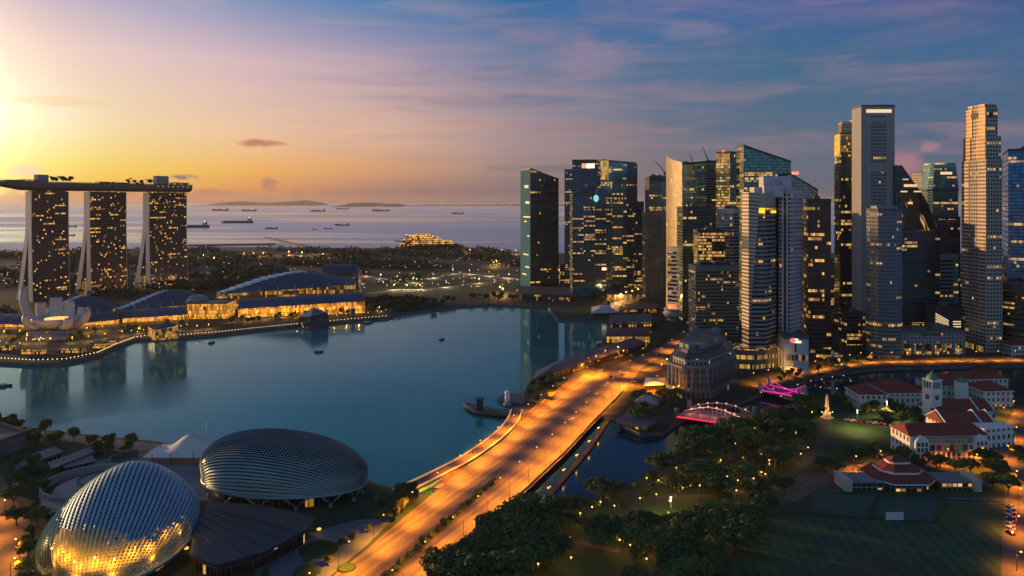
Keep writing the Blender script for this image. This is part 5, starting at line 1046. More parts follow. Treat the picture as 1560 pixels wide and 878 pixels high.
for nme, q, z, lab in (('pavilion_roof', ((48, 692), (84, 680), (96, 688), (58, 702)), 7, 'flat blue grey pavilion roof among the left trees'), ('low_roof', ((20, 706), (60, 696), (72, 712), (30, 722)), 5, 'low slate roof beside the left road trees'), ('colonnade', ((72, 705), (150, 676), (160, 682), (80, 714)), 6, 'long straight covered walkway leading to the waterfront'), ('service_block', ((95, 702), (140, 692), (146, 702), (98, 713)), 5, 'small flat roofed block beside the raised court'), ('stair_roof', ((62, 762), (106, 758), (112, 772), (64, 786)), 6, 'dark wedge roofed block between the left dome and the trees')):
    fp = [tuple(G(*p, z)[:2]) for p in q]
    if sum(fp[i][0] * fp[(i + 1) % 4][1] - fp[(i + 1) % 4][0] * fp[i][1] for i in range(4)) < 0: fp = fp[::-1]
    t = root(nme if nme in ('colonnade', 'service_block') else 'pavilion', lab, 'pavilion', (*mid(fp), LZ)); mb = MB(); mb.prism(fp, z - .6, z, 0, True); part('flat_roof', mb, mat('slate_roof', (.10, .13, .16), .6, var=.2), t); mb = MB(); mb.wall(offset(fp, -1.2), LZ, z - .6); part('wall', mb, fac(3, 5, .3, .2, (.03, .035, .04), (.09, .09, .09), .06, .05, .6), t)
# curved footbridge with lit edges -----------------------------------------------------
fbp = [(602, 752), (640, 735), (676, 717), (706, 702), (736, 682), (760, 664), (776, 648), (785, 634), (787, 624)]
P_ = sample([G(*p, 4.5) for p in fbp], 40); P_ = [Vector((sum(P_[max(min(i + k, 39), 0)].x for k in (-2, -1, 0, 1, 2)) / 5, sum(P_[max(min(i + k, 39), 0)].y for k in (-2, -1, 0, 1, 2)) / 5, 4.5)) for i in range(40)]
def side(w): return [p + Vector((-(P_[min(i + 1, 39)] - P_[max(i - 1, 0)]).y, (P_[min(i + 1, 39)] - P_[max(i - 1, 0)]).x, 0)).normalized() * w for i, p in enumerate(P_)]
fb = root('footbridge', 'curved footbridge with lamplit cream edges beside the road bridge', 'footbridge', P_[20])
a, b = side(4.2), side(-4.2); mb = MB(); mb.strip([tuple(p) for p in b], [tuple(p) for p in a]); z = Vector((0, 0, -1)); mb.strip([tuple(p + z) for p in a], [tuple(p + z) for p in b])
for q in (a, b): mb.strip([tuple(p + z) for p in q], [tuple(p) for p in q])
part('deck', mb, mat('footbridge_deck', (.16, .12, .11), .75), fb)
for w in (4.3, -4.3): mb = MB(); mb.tube([p + Vector((0, 0, .55)) for p in side(w)], .55, 6); part('lit_edge', mb, glow('edge_strip', (1, .55, .2), .42), fb)
mb = MB(); q1, q2 = side(-4.8)[3:32], side(-4.9)[3:32]; mb.strip([tuple(p + Vector((0, 0, -3.2))) for p in q2], [tuple(p + Vector((0, 0, -1.2))) for p in q1]); part('lit_fascia', mb, glow('green_strip', (.45, .8, .12), .28), fb)
for i in range(4, 38, 6): mb = MB(); p = P_[i]; mb.tube([(p.x, p.y, -1), (p.x, p.y, 3.6)], .9, 8); part('pier', mb, M_QUAY, fb)
# jetty with statue --------------------------------------------------------------------
fp = [tuple(G(*p, 2.2)[:2]) for p in ((706, 617), (722, 629), (760, 633), (800, 633), (872, 626), (872, 614), (800, 619), (765, 624), (735, 619), (712, 613))]
r = root('jetty', 'dark timber viewing jetty reaching into the bay beside the footbridge', 'jetty', (*mid(fp), 0)); mb = MB(); mb.cap(fp, 2.2); mb.wall(fp, 1.2, 2.2); part('deck', mb, mat('jetty_deck', (.09, .085, .085), .8, var=.2), r)
for px_ in range(712, 872, 16): p = G(px_, 626 - abs(px_ - 760) * .02, 1.2); mb = MB(); mb.tube([(p.x, p.y, -1), (p.x, p.y, 1.3)], .6, 6); part('pile', mb, M_QUAY, r)
mb = MB(); mb.tube([Vector((*p, 3.3)) for p in fp[:5]], .12, 4); part('railing', mb, M_STEEL, r)
p = G(731, 624, 2.2); mb = MB(); mb.box((p.x, p.y, 6.4), (5, 5, 8.4)); mb.box((p.x, p.y, 10.9), (7, 7, .8)); single('jetty_shelter', mb, M_ROOFD, 'dark box shelter standing on the outer end of the jetty', 'shelter')
st = G(773, 617, 2.2); r = root('stone_statue', 'pale stone lion headed fish statue on a wave base beside the jetty', 'statue', st)
mb = MB(); mb.lathe((st.x, st.y, 2.2), [(3.4, 0), (3.2, 1.2), (2.2, 2), (1.9, 3)], 14); part('wave_base', mb, M_CONC, r)
mb = MB(); mb.lathe((st.x, st.y, 5), [(1.7, 0), (2.2, 2.2), (2.1, 4.2), (1.7, 5.6), (1.9, 6.4), (2.0, 7.4), (1.5, 8.6), (.5, 9.2), (.05, 9.3)], 16); mb.box((st.x - 1.4, st.y + 1.2, 12), (1.6, 1.6, 1.4), .7); part('body', mb, M_WHITE, r)
fp = [tuple(G(*p, 2.6)[:2]) for p in ((758, 606), (770, 612), (800, 615), (830, 608), (800, 598), (770, 600))]; mb = MB(); mb.prism(fp[::1], -1, 2.6); mb.cap(fp, 2.62); single('stepped_terrace', mb, M_PAVE, 'grey stepped terrace at the water behind the jetty', 'terrace')
# waterfront low roofs up the quay ----------------------------------------------------
def low_roof(name, label, q, z, m, wallm, cat='quay building', hip=0):
    fp = [tuple(G(*p, z)[:2]) for p in q]
    if sum(fp[i][0] * fp[(i + 1) % len(fp)][1] - fp[(i + 1) % len(fp)][0] * fp[i][1] for i in range(len(fp))) < 0: fp = fp[::-1]
    r = root(name, label, cat, (*mid(fp), LZ)); mb = MB(); fo = offset(fp, 1.0)
    if hip:
        c_ = Vector(mid(fp)); fi = [tuple(c_ + (Vector(p) - c_) * .42) for p in fp]
        for k in range(len(fp)):
            k2 = (k + 1) % len(fp); mb.face([(*fo[k], z), (*fo[k2], z), (*fi[k2], z + hip), (*fi[k], z + hip)])
        mb.cap(fi, z + hip)
    else: mb.prism(fo, z - .8, z, 0, True)
    part('roof', mb, m, r); mb = MB(); mb.wall(fp, LZ, z - .1); part('wall', mb, wallm, r); return r
WL = lambda p, e=.8: fac(3, 4.5, .25, .15, (.05, .04, .03), (.06, .055, .05), p, p, e, warm=.2)
M_SLATE = mat('slate_blue', (.07, .09, .12), .55, .1, .2)
low_roof('quay_hall', 'blue grey shell roofed waterfront hall, nearest the bridge', ((812, 578), (868, 560), (905, 548), (880, 540), (848, 552), (818, 566)), 9, M_SLATE, WL(.1), hip=3)
low_roof('quay_hall', 'long dark flat roofed waterfront dining hall along the quay', ((872, 560), (930, 540), (985, 522), (965, 515), (915, 530), (880, 545)), 9, mat('slate_dark', (.05, .055, .08), .6), WL(.08), hip=1.5)
low_roof('quay_hall', 'long waterfront pier hall with purple red roof and gold lit eaves', ((924, 513), (990, 513), (990, 500), (926, 500)), 10, mat('plum_roof', (.10, .04, .06), .7), fac(3, 6, .15, .1, (.3, .2, .04), (.1, .07, .04), .8, .9, 1.0, warm=.2), hip=3)
low_roof('quay_hotel', 'low waterfront hotel block with rows of lamplit rooms and orange lit end', ((928, 492), (992, 490), (992, 478), (930, 480)), 17, M_SLATE, fac(4, 4.6, .4, .4, (.05, .03, .02), (.05, .05, .055), .55, .5, 1.0, warm=.3))
low_roof('domed_pavilion', 'white pointed tent pavilion on the promontory lawn', ((902, 478), (942, 476), (942, 466), (902, 468)), 7, mat('pavilion_white', (.36, .42, .48), .5), WL(.1), 'pavilion', hip=5)
low_roof('quay_shed', 'low dark shed by the round podium near the far avenue', ((950, 472), (1000, 470), (1000, 462), (952, 464)), 9, M_ROOFD, WL(.3), 'shed')
low_roof('bank_building', 'low podium block under the navy towers at the bay edge', ((795, 448), (870, 450), (870, 438), (795, 436)), 13, M_ROOFD, WL(.25), 'podium block')
low_roof('bank_building', 'lit low podium block right of the gabled tower', ((925, 449), (985, 448), (985, 436), (925, 438)), 14, M_ROOFD, WL(.5), 'podium block')
low_roof('river_pavilion', 'round roofed pavilion at the far end of the bridge by the river', ((968, 612), (1000, 618), (1004, 606), (975, 600)), 8, mat('pavilion_lilac', (.20, .18, .22), .6), WL(.12), 'pavilion', hip=3)
low_roof('river_pavilion', 'low white terrace pavilion under trees at the river bend', ((940, 640), (985, 650), (1000, 640), (955, 630)), 6.5, M_SLATE, WL(.05), 'pavilion')
low_roof('river_pavilion', 'pale shelter roofs beside the stone hotel corner', ((982, 588), (1012, 586), (1012, 576), (985, 576)), 7, mat('pavilion_white', (.36, .42, .48), .5), WL(.2), 'pavilion', hip=2)
# neoclassical stone hotel -------------------------------------------------------------
M_STN = mat('grey_stone', (.16, .178, .205), .75, var=.15)
q = [(1017, 598), (1040, 607), (1082, 606), (1120, 588), (1112, 560), (1040, 556)]
fp = [tuple(G(*p)[:2]) for p in q]; zt = 28
r = root('stone_hotel', 'grey stone colonnaded hotel with stepped blue roof terraces by the river', 'hotel', (*mid(fp), LZ))
mb = MB(); mb.wall(fp, LZ, zt); part('wall', mb, fac(3.6, 5.2, .5, .4, (.025, .03, .04), (.145, .16, .185), .07, .05, .7, .3, .1), r)
mb = MB(); mb.prism(offset(fp, .9), zt, zt + 1.6, 0, True); part('cornice', mb, M_STN, r)
for i in range(5):
    a, b = Vector(fp[i]), Vector(fp[(i + 1) % 6]); n_ = max(3, int((b - a).length / 5.2))
    for k in range(n_):
        p = a + (b - a) * ((k + .5) / n_); d = (b - a).normalized(); w = p + Vector((d.y, -d.x)) * .9; mb = MB(); mb.tube([(w.x, w.y, 11), (w.x, w.y, zt - .1)], [.75, .62], 8); part('column', mb, M_STN, r)
mb = MB(); mb.prism(offset(fp, 1.4), LZ, 10.8); part('rusticated_base', mb, fac(4.2, 7.8, .55, .3, (.05, .04, .03), (.13, .135, .15), .18, .1, .8, .3, .1), r)
f2 = offset(fp, -4.5); mb = MB(); mb.prism(f2, zt + 1.6, zt + 7); part('attic', mb, fac(3.6, 5.4, .45, .3, (.05, .03, .03), (.22, .24, .28), .12, .1, .7), r)
f3 = offset(fp, -6.5); mb = MB()
for k in range(6):
    k2 = (k + 1) % 6; g_ = offset(fp, -11); mb.face([(*f2[k], zt + 7), (*f2[k2], zt + 7), (*g_[k2], zt + 10.5), (*g_[k], zt + 10.5)])
part('sloping_roof', mb, mat('hotel_roof', (.045, .065, .085), .5, .1, .2), r)
g_ = offset(fp, -11); mb = MB(); mb.prism(g_, zt + 10.4, zt + 13.5); part('upper_terrace', mb, mat('hotel_blue', (.07, .10, .135), .6), r)
mb = MB(); mb.prism(offset(fp, -20), zt + 13.5, zt + 13.9); part('court_roof', mb, mat('court_brown', (.16, .12, .09), .8), r)
for k in range(6):
    c_ = Vector(g_[k]); c_ = c_ + (Vector(mid(g_)) - c_) * .18; mb = MB(); mb.box((c_.x, c_.y, zt + 15.2), (7, 7, 4), .3); part('roof_block', mb, mat('hotel_pale', (.15, .18, .21), .6), r)
for k in range(5):
    p = lerp(Vector((*f2[1], zt + 4)), Vector((*f2[3], zt + 4)), k / 4.0) + Vector((0, -1.5, 0)); mb = MB(); mb.lathe(tuple(p), [(.02, -.3), (.4, 0), (.02, .3)], 6); part('terrace_lamp', mb, M_BULBW, r)
# ================================================================ lit bridges over the river
def G2(px, py, z): return G(px, py, z)
a0, a1 = G(1030, 628, 5), G(1142, 632, 5); b0 = G(1034, 633, 5); 
A0, A1 = G(1031, 634, 4.5), G(1112, 646, 4.5); B0, B1 = G(1050, 621, 4.5), G(1150, 632, 4.5)
r = root('arch_bridge', 'steel arch bridge with red lit edge and warm lamps over the river', 'arch bridge', (A0 + B1) / 2)
mb = MB(); mb.face([A0, A1, B1, B0]); z = Vector((0, 0, -1)); mb.face([B0 + z, B1 + z, A1 + z, A0 + z]); mb.face([A0 + z, A1 + z, A1, A0]); mb.face([B1 + z, B0 + z, B0, B1]); part('deck', mb, mat('bridge_deck_pink', (.22, .14, .13), .7), r)
M_RED = glow('red_strip', (1, .02, .10), .95); M_PINK = glow('pink_strip', (1, .03, .42), .85)
mb = MB(); mb.tube([A0 + Vector((0, -1.2, -.2)), A1 + Vector((0, -1.2, -.2))], .75, 6); part('lit_edge', mb, M_RED, r)
for (p, q, nme) in ((A0, A1, 0), (B0, B1, 1), (lerp(A0, B0, .5), lerp(A1, B1, .5), 2)):
    N = 14; mb = MB(); arc = [lerp(p, q, i / N) + Vector((0, 0,   .3 + 5.6 * math.sin(math.pi * i / N))) for i in range(N + 1)]; mb.tube(arc, .55, 6); part('arch_rib', mb, mat('bridge_white', (.5, .42, .4), .6), r)
    for i in range(1, N): mb = MB(); mb.tube([lerp(p, q, i / N), arc[i]], .16, 4); part('hanger', mb, M_STEEL, r)
    if nme:
        for i in (2, 4, 6, 8, 10, 12):
            mb = MB(); mb.lathe(tuple(arc[i] + Vector((0, -.4, .7))), [(.02, -.4), (.45, 0), (.02, .4)], 6); part('bridge_lamp', mb, M_BULB, r)
for k in range(5):
    p = lerp(lerp(A0, B0, .5), lerp(A1, B1, .5), (k + .5) / 5); l = bpy.data.lights.new('arch_light', 'POINT'); l.energy = 1300; l.color = (1, .3, .25); l.shadow_soft_size = .3; o = bpy.data.objects.new('arch_light', l); C.objects.link(o); o.parent = r; o.location = p + Vector((0, -4, 3.5)) - ORI[r.name]
for p in (A0, A1, B0, B1):
    mb = MB(); mb.box((p.x, p.y, 5), (3, 3, 11)); part('stone_pylon', mb, M_STN, r)
A0, A1, B0, B1 = G(1158, 596, 4.5), G(1218, 607, 4.5), G(1172, 588, 4.5), G(1226, 602, 4.5)
r = root('suspension_bridge', 'old suspension footbridge lit bright pink along its rails and cables', 'suspension bridge', (A0 + B1) / 2)
mb = MB(); mb.face([A0, A1, B1, B0]); mb.face([A0 + z, A1 + z, A1, A0]); mb.face([B0 + z, B1 + z, A1 + z, A0 + z]); mb.face([B1 + z, B0 + z, B0, B1]); part('deck', mb, mat('bridge_deck_pink', (.22, .14, .13)), r)
for p, q in ((A0, A1), (B0, B1)):
    mb = MB(); mb.tube([p + Vector((0, 0, .9)), q + Vector((0, 0, .9))], .5, 6); part('lit_rail', mb, M_PINK, r)
    N = 12; cab = [lerp(p, q, i / N) + Vector((0, 0, 1.5 + 7 * (2 * i / N - 1) ** 2)) for i in range(N + 1)]; mb = MB(); mb.tube(cab, .3, 5); part('cable', mb, M_PINK, r)
    for i in range(1, N, 2): mb = MB(); mb.tube([lerp(p, q, i / N), cab[i]], .14, 4); part('hanger', mb, M_PINK, r)
    for e in (p, q): mb = MB(); mb.box((e.x, e.y, 7.5), (1.8, 1.8, 11)); part('tower_post', mb, mat('bridge_white', (.5, .42, .4)), r)
# obelisk ---------------------------------------------------------------------------
o_ = G(1260, 637); r = root('obelisk', 'floodlit stone obelisk on a stepped base at the lawn corner', 'obelisk', o_)
M_OB = mat('obelisk_stone', (.55, .45, .34), .7)
mb = MB()
for s_, z0, z1 in ((7, 0, .8), (5.4, .8, 1.6), (3.8, 1.6, 4.6)): mb.box((o_.x, o_.y, LZ + (z0 + z1) / 2), (s_, s_, z1 - z0), .4)
part('stepped_base', mb, M_OB, r); mb = MB(); fp = ngon(o_, 1.7, 4, .4 + .785); fq = ngon(o_, 1.0, 4, .4 + .785)
for k in range(4): mb.face([(*fp[k], LZ + 4.6), (*fp[(k + 1) % 4], LZ + 4.6), (*fq[(k + 1) % 4], LZ + 16), (*fq[k], LZ + 16)]); mb.face([(*fq[k], LZ + 16), (*fq[(k + 1) % 4], LZ + 16), (o_.x, o_.y, LZ + 18.5)])
part('shaft', mb, M_OB, r)
# ================================================================ clock tower, theatre halls, museum, clubhouse
def gable_roof(mb, fp, z, h, along01=True, over=.8):
    """Pitched roof on a 4-corner footprint; ridge runs parallel to side 0."""
    f = [Vector(p) for p in offset(fp, over)]; r0, r1 = (f[0] + f[3]) / 2, (f[1] + f[2]) / 2
    mb.face([(*f[0], z), (*f[1], z), (*r1, z + h), (*r0, z + h)]); mb.face([(*f[2], z), (*f[3], z), (*r0, z + h), (*r1, z + h)])
    mb.face([(*f[3], z), (*f[0], z), (*r0, z + h)]); mb.face([(*f[1], z), (*f[2], z), (*r1, z + h)])
def hip_roof(mb, fp, z, h, ins=.3, over=1.0):
    f = [Vector(p) for p in offset(fp, over)]; r0 = (f[0] + f[3]) / 2; r1 = (f[1] + f[2]) / 2; d = r1 - r0; L_ = d.length; w = (f[3] - f[0]).length; k = min(.48, ins * w / L_ * 1.6); r0, r1 = r0 + d * k, r1 - d * k
    mb.face([(*f[0], z), (*f[1], z), (*r1, z + h), (*r0, z + h)]); mb.face([(*f[2], z), (*f[3], z), (*r0, z + h), (*r1, z + h)]); mb.face([(*f[3], z), (*f[0], z), (*r0, z + h)]); mb.face([(*f[1], z), (*f[2], z), (*r1, z + h)])
M_CREAM = mat('cream_stucco', (.76, .72, .72), .75, var=.1); M_CREAMD = mat('cream_dark', (.46, .43, .40), .75, var=.1)  # second cream is a darker tone for the clubhouse end pavilions
fwin = lambda lit=.02: fac(4.2, 5.5, .55, .45, (.06, .06, .07), (.76, .73, .74), lit, 0, .7, .4, .1)
D = 480; fp = front(1386, 1503, D, 22, 3); zt = 17.5
r = root('theatre_hall', 'white theatre with red tile roof, arched end bays and coloured banners', 'theatre', (*mid(fp), LZ))
mb = MB(); mb.wall(fp, LZ, zt); part('wall', mb, fwin(), r); mb = MB(); hip_roof(mb, fp, zt, 5, .1); part('tile_roof', mb, M_TILE, r)
a, b = Vector(fp[0]), Vector(fp[1]); d = (b - a).normalized(); n_ = Vector((d.y, -d.x)); L_ = (b - a).length
for u in (.13, .90):
    c_ = a + d * L_ * u; mb = MB(); w = 4.6; pr = [(-w, LZ), (w, LZ), (w, 13)] + [(w * math.cos(t * math.pi / 10), 13 + 5.0 * math.sin(t * math.pi / 10)) for t in range(1, 10)] + [(-w, 13)]
    f_ = [(c_ + d * x + n_ * 3, z) for x, z in pr]; k_ = [(c_ + d * x - n_ * 2, z) for x, z in pr]
    mb.face([(p.x, p.y, z) for p, z in f_], [(x + 50, z) for x, z in pr])
    for i in range(len(pr)): j = (i + 1) % len(pr); mb.face([(f_[j][0].x, f_[j][0].y, f_[j][1]), (f_[i][0].x, f_[i][0].y, f_[i][1]), (k_[i][0].x, k_[i][0].y, k_[i][1]), (k_[j][0].x, k_[j][0].y, k_[j][1])])
    p = part('arched_bay', mb, M_CREAM, r)
    for zz in (4.5, 8.5, 12):
        for x in (-2.6, 0, 2.6):
            q = c_ + d * x + n_ * 3.06; mb = MB(); mb.box((q.x, q.y, zz + .8), (1.5, .12, 2.6), math.atan2(d.y, d.x)); part('window', mb, M_ROOFD, p)
for k, cc in enumerate(((.06, .07, .08), (.42, .02, .05), (.45, .42, .04), (.42, .02, .05), (.45, .42, .04), (.03, .12, .11))):
    q = a + d * L_ * (.29 + k * .085) + n_ * .4; mb = MB(); mb.box((q.x, q.y, 9.6), (3.2, .25, 4.4), math.atan2(d.y, d.x)); part('banner', mb, mat('banner_%d' % (k if k != 3 and k != 4 else k - 2), cc, .7, var=.05), r, ['dark banner', 'red banner', 'yellow banner', 'red banner', 'yellow banner', 'green banner'][k])
facepart(r, fp, 0, .24, .82, 12.5, 16.8, fac(1.6, 5, .3, .06, (.09, .1, .12), (.5, .48, .47), .05, 0, .7, .3), 'glazed_gallery', .5)
facepart(r, fp, 0, .24, .82, LZ, 7, fac(3.4, 4, .4, .1, (.05, .045, .04), (.5, .47, .45), .1, .0, .7), 'arcade', 2.0, th=1.9)
for k, (x0, x1, D2, dep, zt2, lab) in enumerate(((1440, 1518, 512, 22, 15, 'second red roofed theatre hall behind the banner hall, with white gable walls'), (1424, 1516, 552, 20, 13, 'third red roofed hall with long ridge behind the second theatre hall'))):
    f2 = front(x0, x1, D2, dep, 3); h = root('theatre_wing', lab, 'theatre wing', (*mid(f2), LZ)); mb = MB(); mb.wall(f2, LZ, zt2); part('wall', mb, fwin(), h); mb = MB(); gable_roof(mb, f2, zt2, 6.5); part('tile_roof', mb, M_TILE, h)
    for u in (.02, .72, .98):
        q0 = Vector(f2[0]).lerp(Vector(f2[1]), u); q1 = Vector(f2[3]).lerp(Vector(f2[2]), u); mb = MB(); m_ = (q0 + q1) / 2
        dd_ = (q1 - q0).normalized(); q0 = q0 - dd_ * 1.0; q1 = q1 + dd_ * 1.0; mb.tube([(q0.x, q0.y, zt2 + .3), (m_.x, m_.y, zt2 + 7.2), (q1.x, q1.y, zt2 + .3)], .55, 5, 0, True, False); part('gable_coping', mb, M_WHITE, h)
fp = front(1500, 1545, 500, 30, 14); h = root('theatre_wing', 'lilac white side wing with flat parapet running down the right street', 'theatre wing', (*mid(fp), LZ)); mb = MB(); mb.prism(fp, LZ, 15); part('wall', mb, fwin(.01), h); mb = MB(); mb.prism(offset(fp, .4), 15, 16, 0, True); part('parapet', mb, M_CREAM, h)
# clock tower
D = 560; c_ = Vector((AX(1420, D), D)); r = root('clock_tower', 'white clock tower with green dome, standing before the red roofs', 'clock tower', (c_.x, c_.y, LZ)); az_ = .28
def sq(s_): return ngon(c_, s_ / 2 * 1.414, 4, az_ + math.pi / 4)
mb = MB(); mb.prism(sq(10.4), LZ, 9); mb.prism(sq(9.2), 9, 25); part('shaft', mb, M_CREAM, r)
mb = MB(); mb.prism(sq(10.2), 25, 25.8, 0, True); part('cornice', mb, M_CREAM, r)
mb = MB(); mb.prism(sq(8.8), 25.8, 34.5); part('belfry', mb, M_CREAM, r)
mb = MB(); mb.prism(sq(10), 34.5, 35.4, 0, True); part('cornice', mb, M_CREAM, r)
for k in range(4):
    a_ = az_ + math.pi / 2 * k + math.pi; dr = Vector((math.cos(a_), math.sin(a_))); sd = Vector((-dr.y, dr.x))
    for s_ in (-2.3, 0, 2.3):
        q = c_ + dr * 4.42 + sd * s_; mb = MB(); mb.box((q.x, q.y, 31.2), (.2, 1.3, 4.6), a_); part('belfry_opening', mb, M_ROOFD, r)
    q = c_ + dr * 4.66; mb = MB(); mb.lathe((0, 0, 0), [(.02, .1), (1.9, .1), (1.9, -.1), (.02, -.1)], 20); mb.v = [Vector((q.x + sd.x * v.x + dr.x * v.z, q.y + sd.y * v.x + dr.y * v.z, 22.4 + v.y)) for v in mb.v]; f = part('clock_face', mb, mat('clock_dial', (.08, .08, .09), .5), r)
    for (ln, an) in ((1.5, .4), (1.0, 2.0)):
        mb = MB(); p0 = Vector((q.x, q.y, 22.4)) + Vector((dr.x, dr.y, 0)) * .16; mb.tube([p0, p0 + Vector((sd.x * math.sin(an), sd.y * math.sin(an), math.cos(an))) * ln], .12, 4); part('clock_hand', mb, M_WHITE, f)
mb = MB(); mb.lathe((c_.x, c_.y, 35.4), [(4.2, 0), (4.1, .9), (3.5, 2.2), (2.4, 3.4), (1.1, 4.1), (.9, 5), (.4, 5.4), (.12, 7), (.02, 7.2)], 16); part('green_dome', mb, mat('copper_green', (.08, .22, .17), .6, .1, .2), r)
# museum with red hip roofs behind
def museum_wing(label, x0, x1, D, dep, z, h, turn=0, name='museum_wing'):
    fp = front(x0, x1, D, dep, turn); r = root(name, label, 'museum wing', (*mid(fp), LZ)); mb = MB(); mb.wall(fp, LZ, z); part('wall', mb, fac(4.2, 5, .6, .5, (.07, .06, .06), (.70, .66, .56), .06, .02, .6, .4, .1), r)
    mb = MB(); mb.prism(offset(fp, .5), z, z + .7, 0, True); part('cornice', mb, M_CREAM, r); mb = MB(); hip_roof(mb, fp, z + .72, h, .3, .2); part('tile_roof', mb, M_TILE, r); return r
museum_wing('left cream museum wing with red hipped roof, near the obelisk', 1308, 1352, 590, 26, 15, 6, -2)
museum_wing('middle cream museum wing with wide red roof left of the clock tower', 1353, 1416, 598, 34, 14, 8, 2)
museum_wing('cream museum wing with red roof right of the clock tower', 1424, 1490, 622, 30, 14, 7, 0)
museum_wing('long red roofed museum range at the river behind the white turret', 1440, 1536, 640, 18, 15, 5, 3)
museum_wing('far right red hipped museum wing by the street', 1500, 1544, 600, 24, 15, 6, 5)
c_ = Vector((AX(1464, 612), 612)); r = root('roof_turret', 'small white square turret with green pyramid cap among red roofs', 'turret', (c_.x, c_.y, LZ)); mb = MB(); mb.prism(ngon(c_, 5, 4, .9), LZ, 21); part('wall', mb, M_CREAM, r); mb = MB(); q = ngon(c_, 5.6, 4, .9)
for k in range(4): mb.face([(*q[k], 21), (*q[(k + 1) % 4], 21), (c_.x, c_.y, 25)])
part('cap', mb, mat('copper_green', (.08, .22, .17)), r)
fp = front(1496, 1520, 655, 14, 2); tower('river_house', 'pale blue flat block at the river edge behind the museum roofs', fp, 20, fac(3, 4, .5, .4, (.04, .06, .07), (.3, .36, .4), .05, 0, .6), 'house', plant=0, roof=M_TILE)
# clubhouse
M_ROOFR = mat('club_tile', (.19, .04, .03), .75, var=.3, scale=.3)
D = 455; r = root('clubhouse', 'low cricket clubhouse with three tiered red roof and long verandah wings', 'clubhouse', G(1391, 735))
def oct_(x0, x1, D0, dep, cut):
    f = front(x0, x1, D0, dep); p = [Vector(q) for q in f]; ux = (p[1] - p[0]).normalized(); uy = (p[3] - p[0]).normalized()
    return [tuple(p[0] + ux * cut), tuple(p[1] - ux * cut), tuple(p[1] + uy * cut), tuple(p[2] - uy * cut), tuple(p[2] - ux * cut), tuple(p[3] + ux * cut), tuple(p[3] - uy * cut), tuple(p[0] + uy * cut)]
def tier(o1, z0, o2, z1, m, nme):
    mb = MB()
    for k in range(8): k2 = (k + 1) % 8; mb.face([(*o1[k], z0), (*o1[k2], z0), (*o2[k2], z1), (*o2[k], z1)])
    mb.cap(o2, z1); return part(nme, mb, m, r)
o1 = oct_(1340, 1440, 423, 34, 9); o2 = offset(o1, -6); o3 = offset(o2, -.8); o4 = offset(o3, -5); o5 = offset(o4, -.6); o6 = offset(o5, -3.6)
mb = MB(); mb.wall(offset(o1, -2.5), LZ, 8); part('wall', mb, fac(3, 4.5, .2, .15, (.03, .03, .03), (.16, .17, .18), .2, .1, 1.0), r)
tier(o1, 8, o2, 11, M_ROOFR, 'lower_roof'); tier(o3, 12, o4, 15, M_ROOFR, 'middle_roof'); tier(o5, 16, o6, 18.6, M_ROOFR, 'upper_roof')
for oq, za, zb in ((o2, 11, 12.1), (o4, 15, 16.1)): mb = MB(); mb.wall(offset(oq, -.5), za, zb); part('clerestory', mb, M_CREAM, r)
mb = MB(); q = offset(o1, .5); mb.wall(q, 7.3, 8.1); part('verandah_fascia', mb, M_WHITE, r)
for (x0, x1, lab) in ((1288, 1346, 0), (1434, 1496, 1)):
    f = front(x0, x1, 428, 13); mb = MB(); mb.wall(f, LZ, 7); part('wing_wall', mb, fac(3, 4, .2, .2, (.03, .03, .03), (.2, .21, .22), .25, .15, 1.0), r); mb = MB(); mb.prism(offset(f, 1.2), 7, 7.9, 0, True); part('wing_roof', mb, mat('wing_roof', (.16, .19, .22), .6), r)
    f = front(x0 if not lab else x1 - 11, x0 + 11 if not lab else x1 , 425, 15); mb = MB(); mb.prism(f, LZ, 9.5); part('end_pavilion', mb, M_CREAMD, r)
# sight screen, court fences
p = G(1363, 795); r = root('sight_screen', 'white sight screen board standing at the field edge', 'sight screen', p); mb = MB(); mb.box((p.x, p.y, LZ + 2.9), (9, .25, 4.0)); part('panel', mb, mat('screen_white', (.55, .58, .62), .6, var=.06), r)
for dx in (-3.6, 3.6): mb = MB(); mb.tube([(p.x + dx, p.y + .4, LZ), (p.x + dx, p.y + .25, LZ + 4)], .12, 5); part('leg', mb, M_METAL, r)
for k, (pa, pb) in enumerate((((1238, 782), (1328, 790)), ((1330, 790), (1422, 797)), ((1424, 797), (1442, 766)), ((1443, 766), (1542, 769)), ((1338, 755), (1322, 789)))):
    a, b = G(*pa), G(*pb); n_ = 7; r = root('court_fence', ['court fence in front of the left tennis court', 'court fence in front of the middle tennis court', 'slanting fence between middle court and bowling green', 'pale fence along the back of the bowling green', 'slanting fence between the left and middle courts'][k], 'fence', a)
    for i in range(n_ + 1): q = lerp(a, b, i / n_); mb = MB(); mb.tube([q, q + Vector((0, 0, 2.6))], .09, 4); part('post', mb, M_METAL if k != 3 else M_STEEL, r)
    mb = MB(); mb.tube([a + Vector((0, 0, 2.5)), b + Vector((0, 0, 2.5))], .1, 4); mb.tube([a + Vector((0, 0, .4)), b + Vector((0, 0, .4))], .1, 4); part('rail', mb, M_METAL if k != 3 else M_STEEL, r)
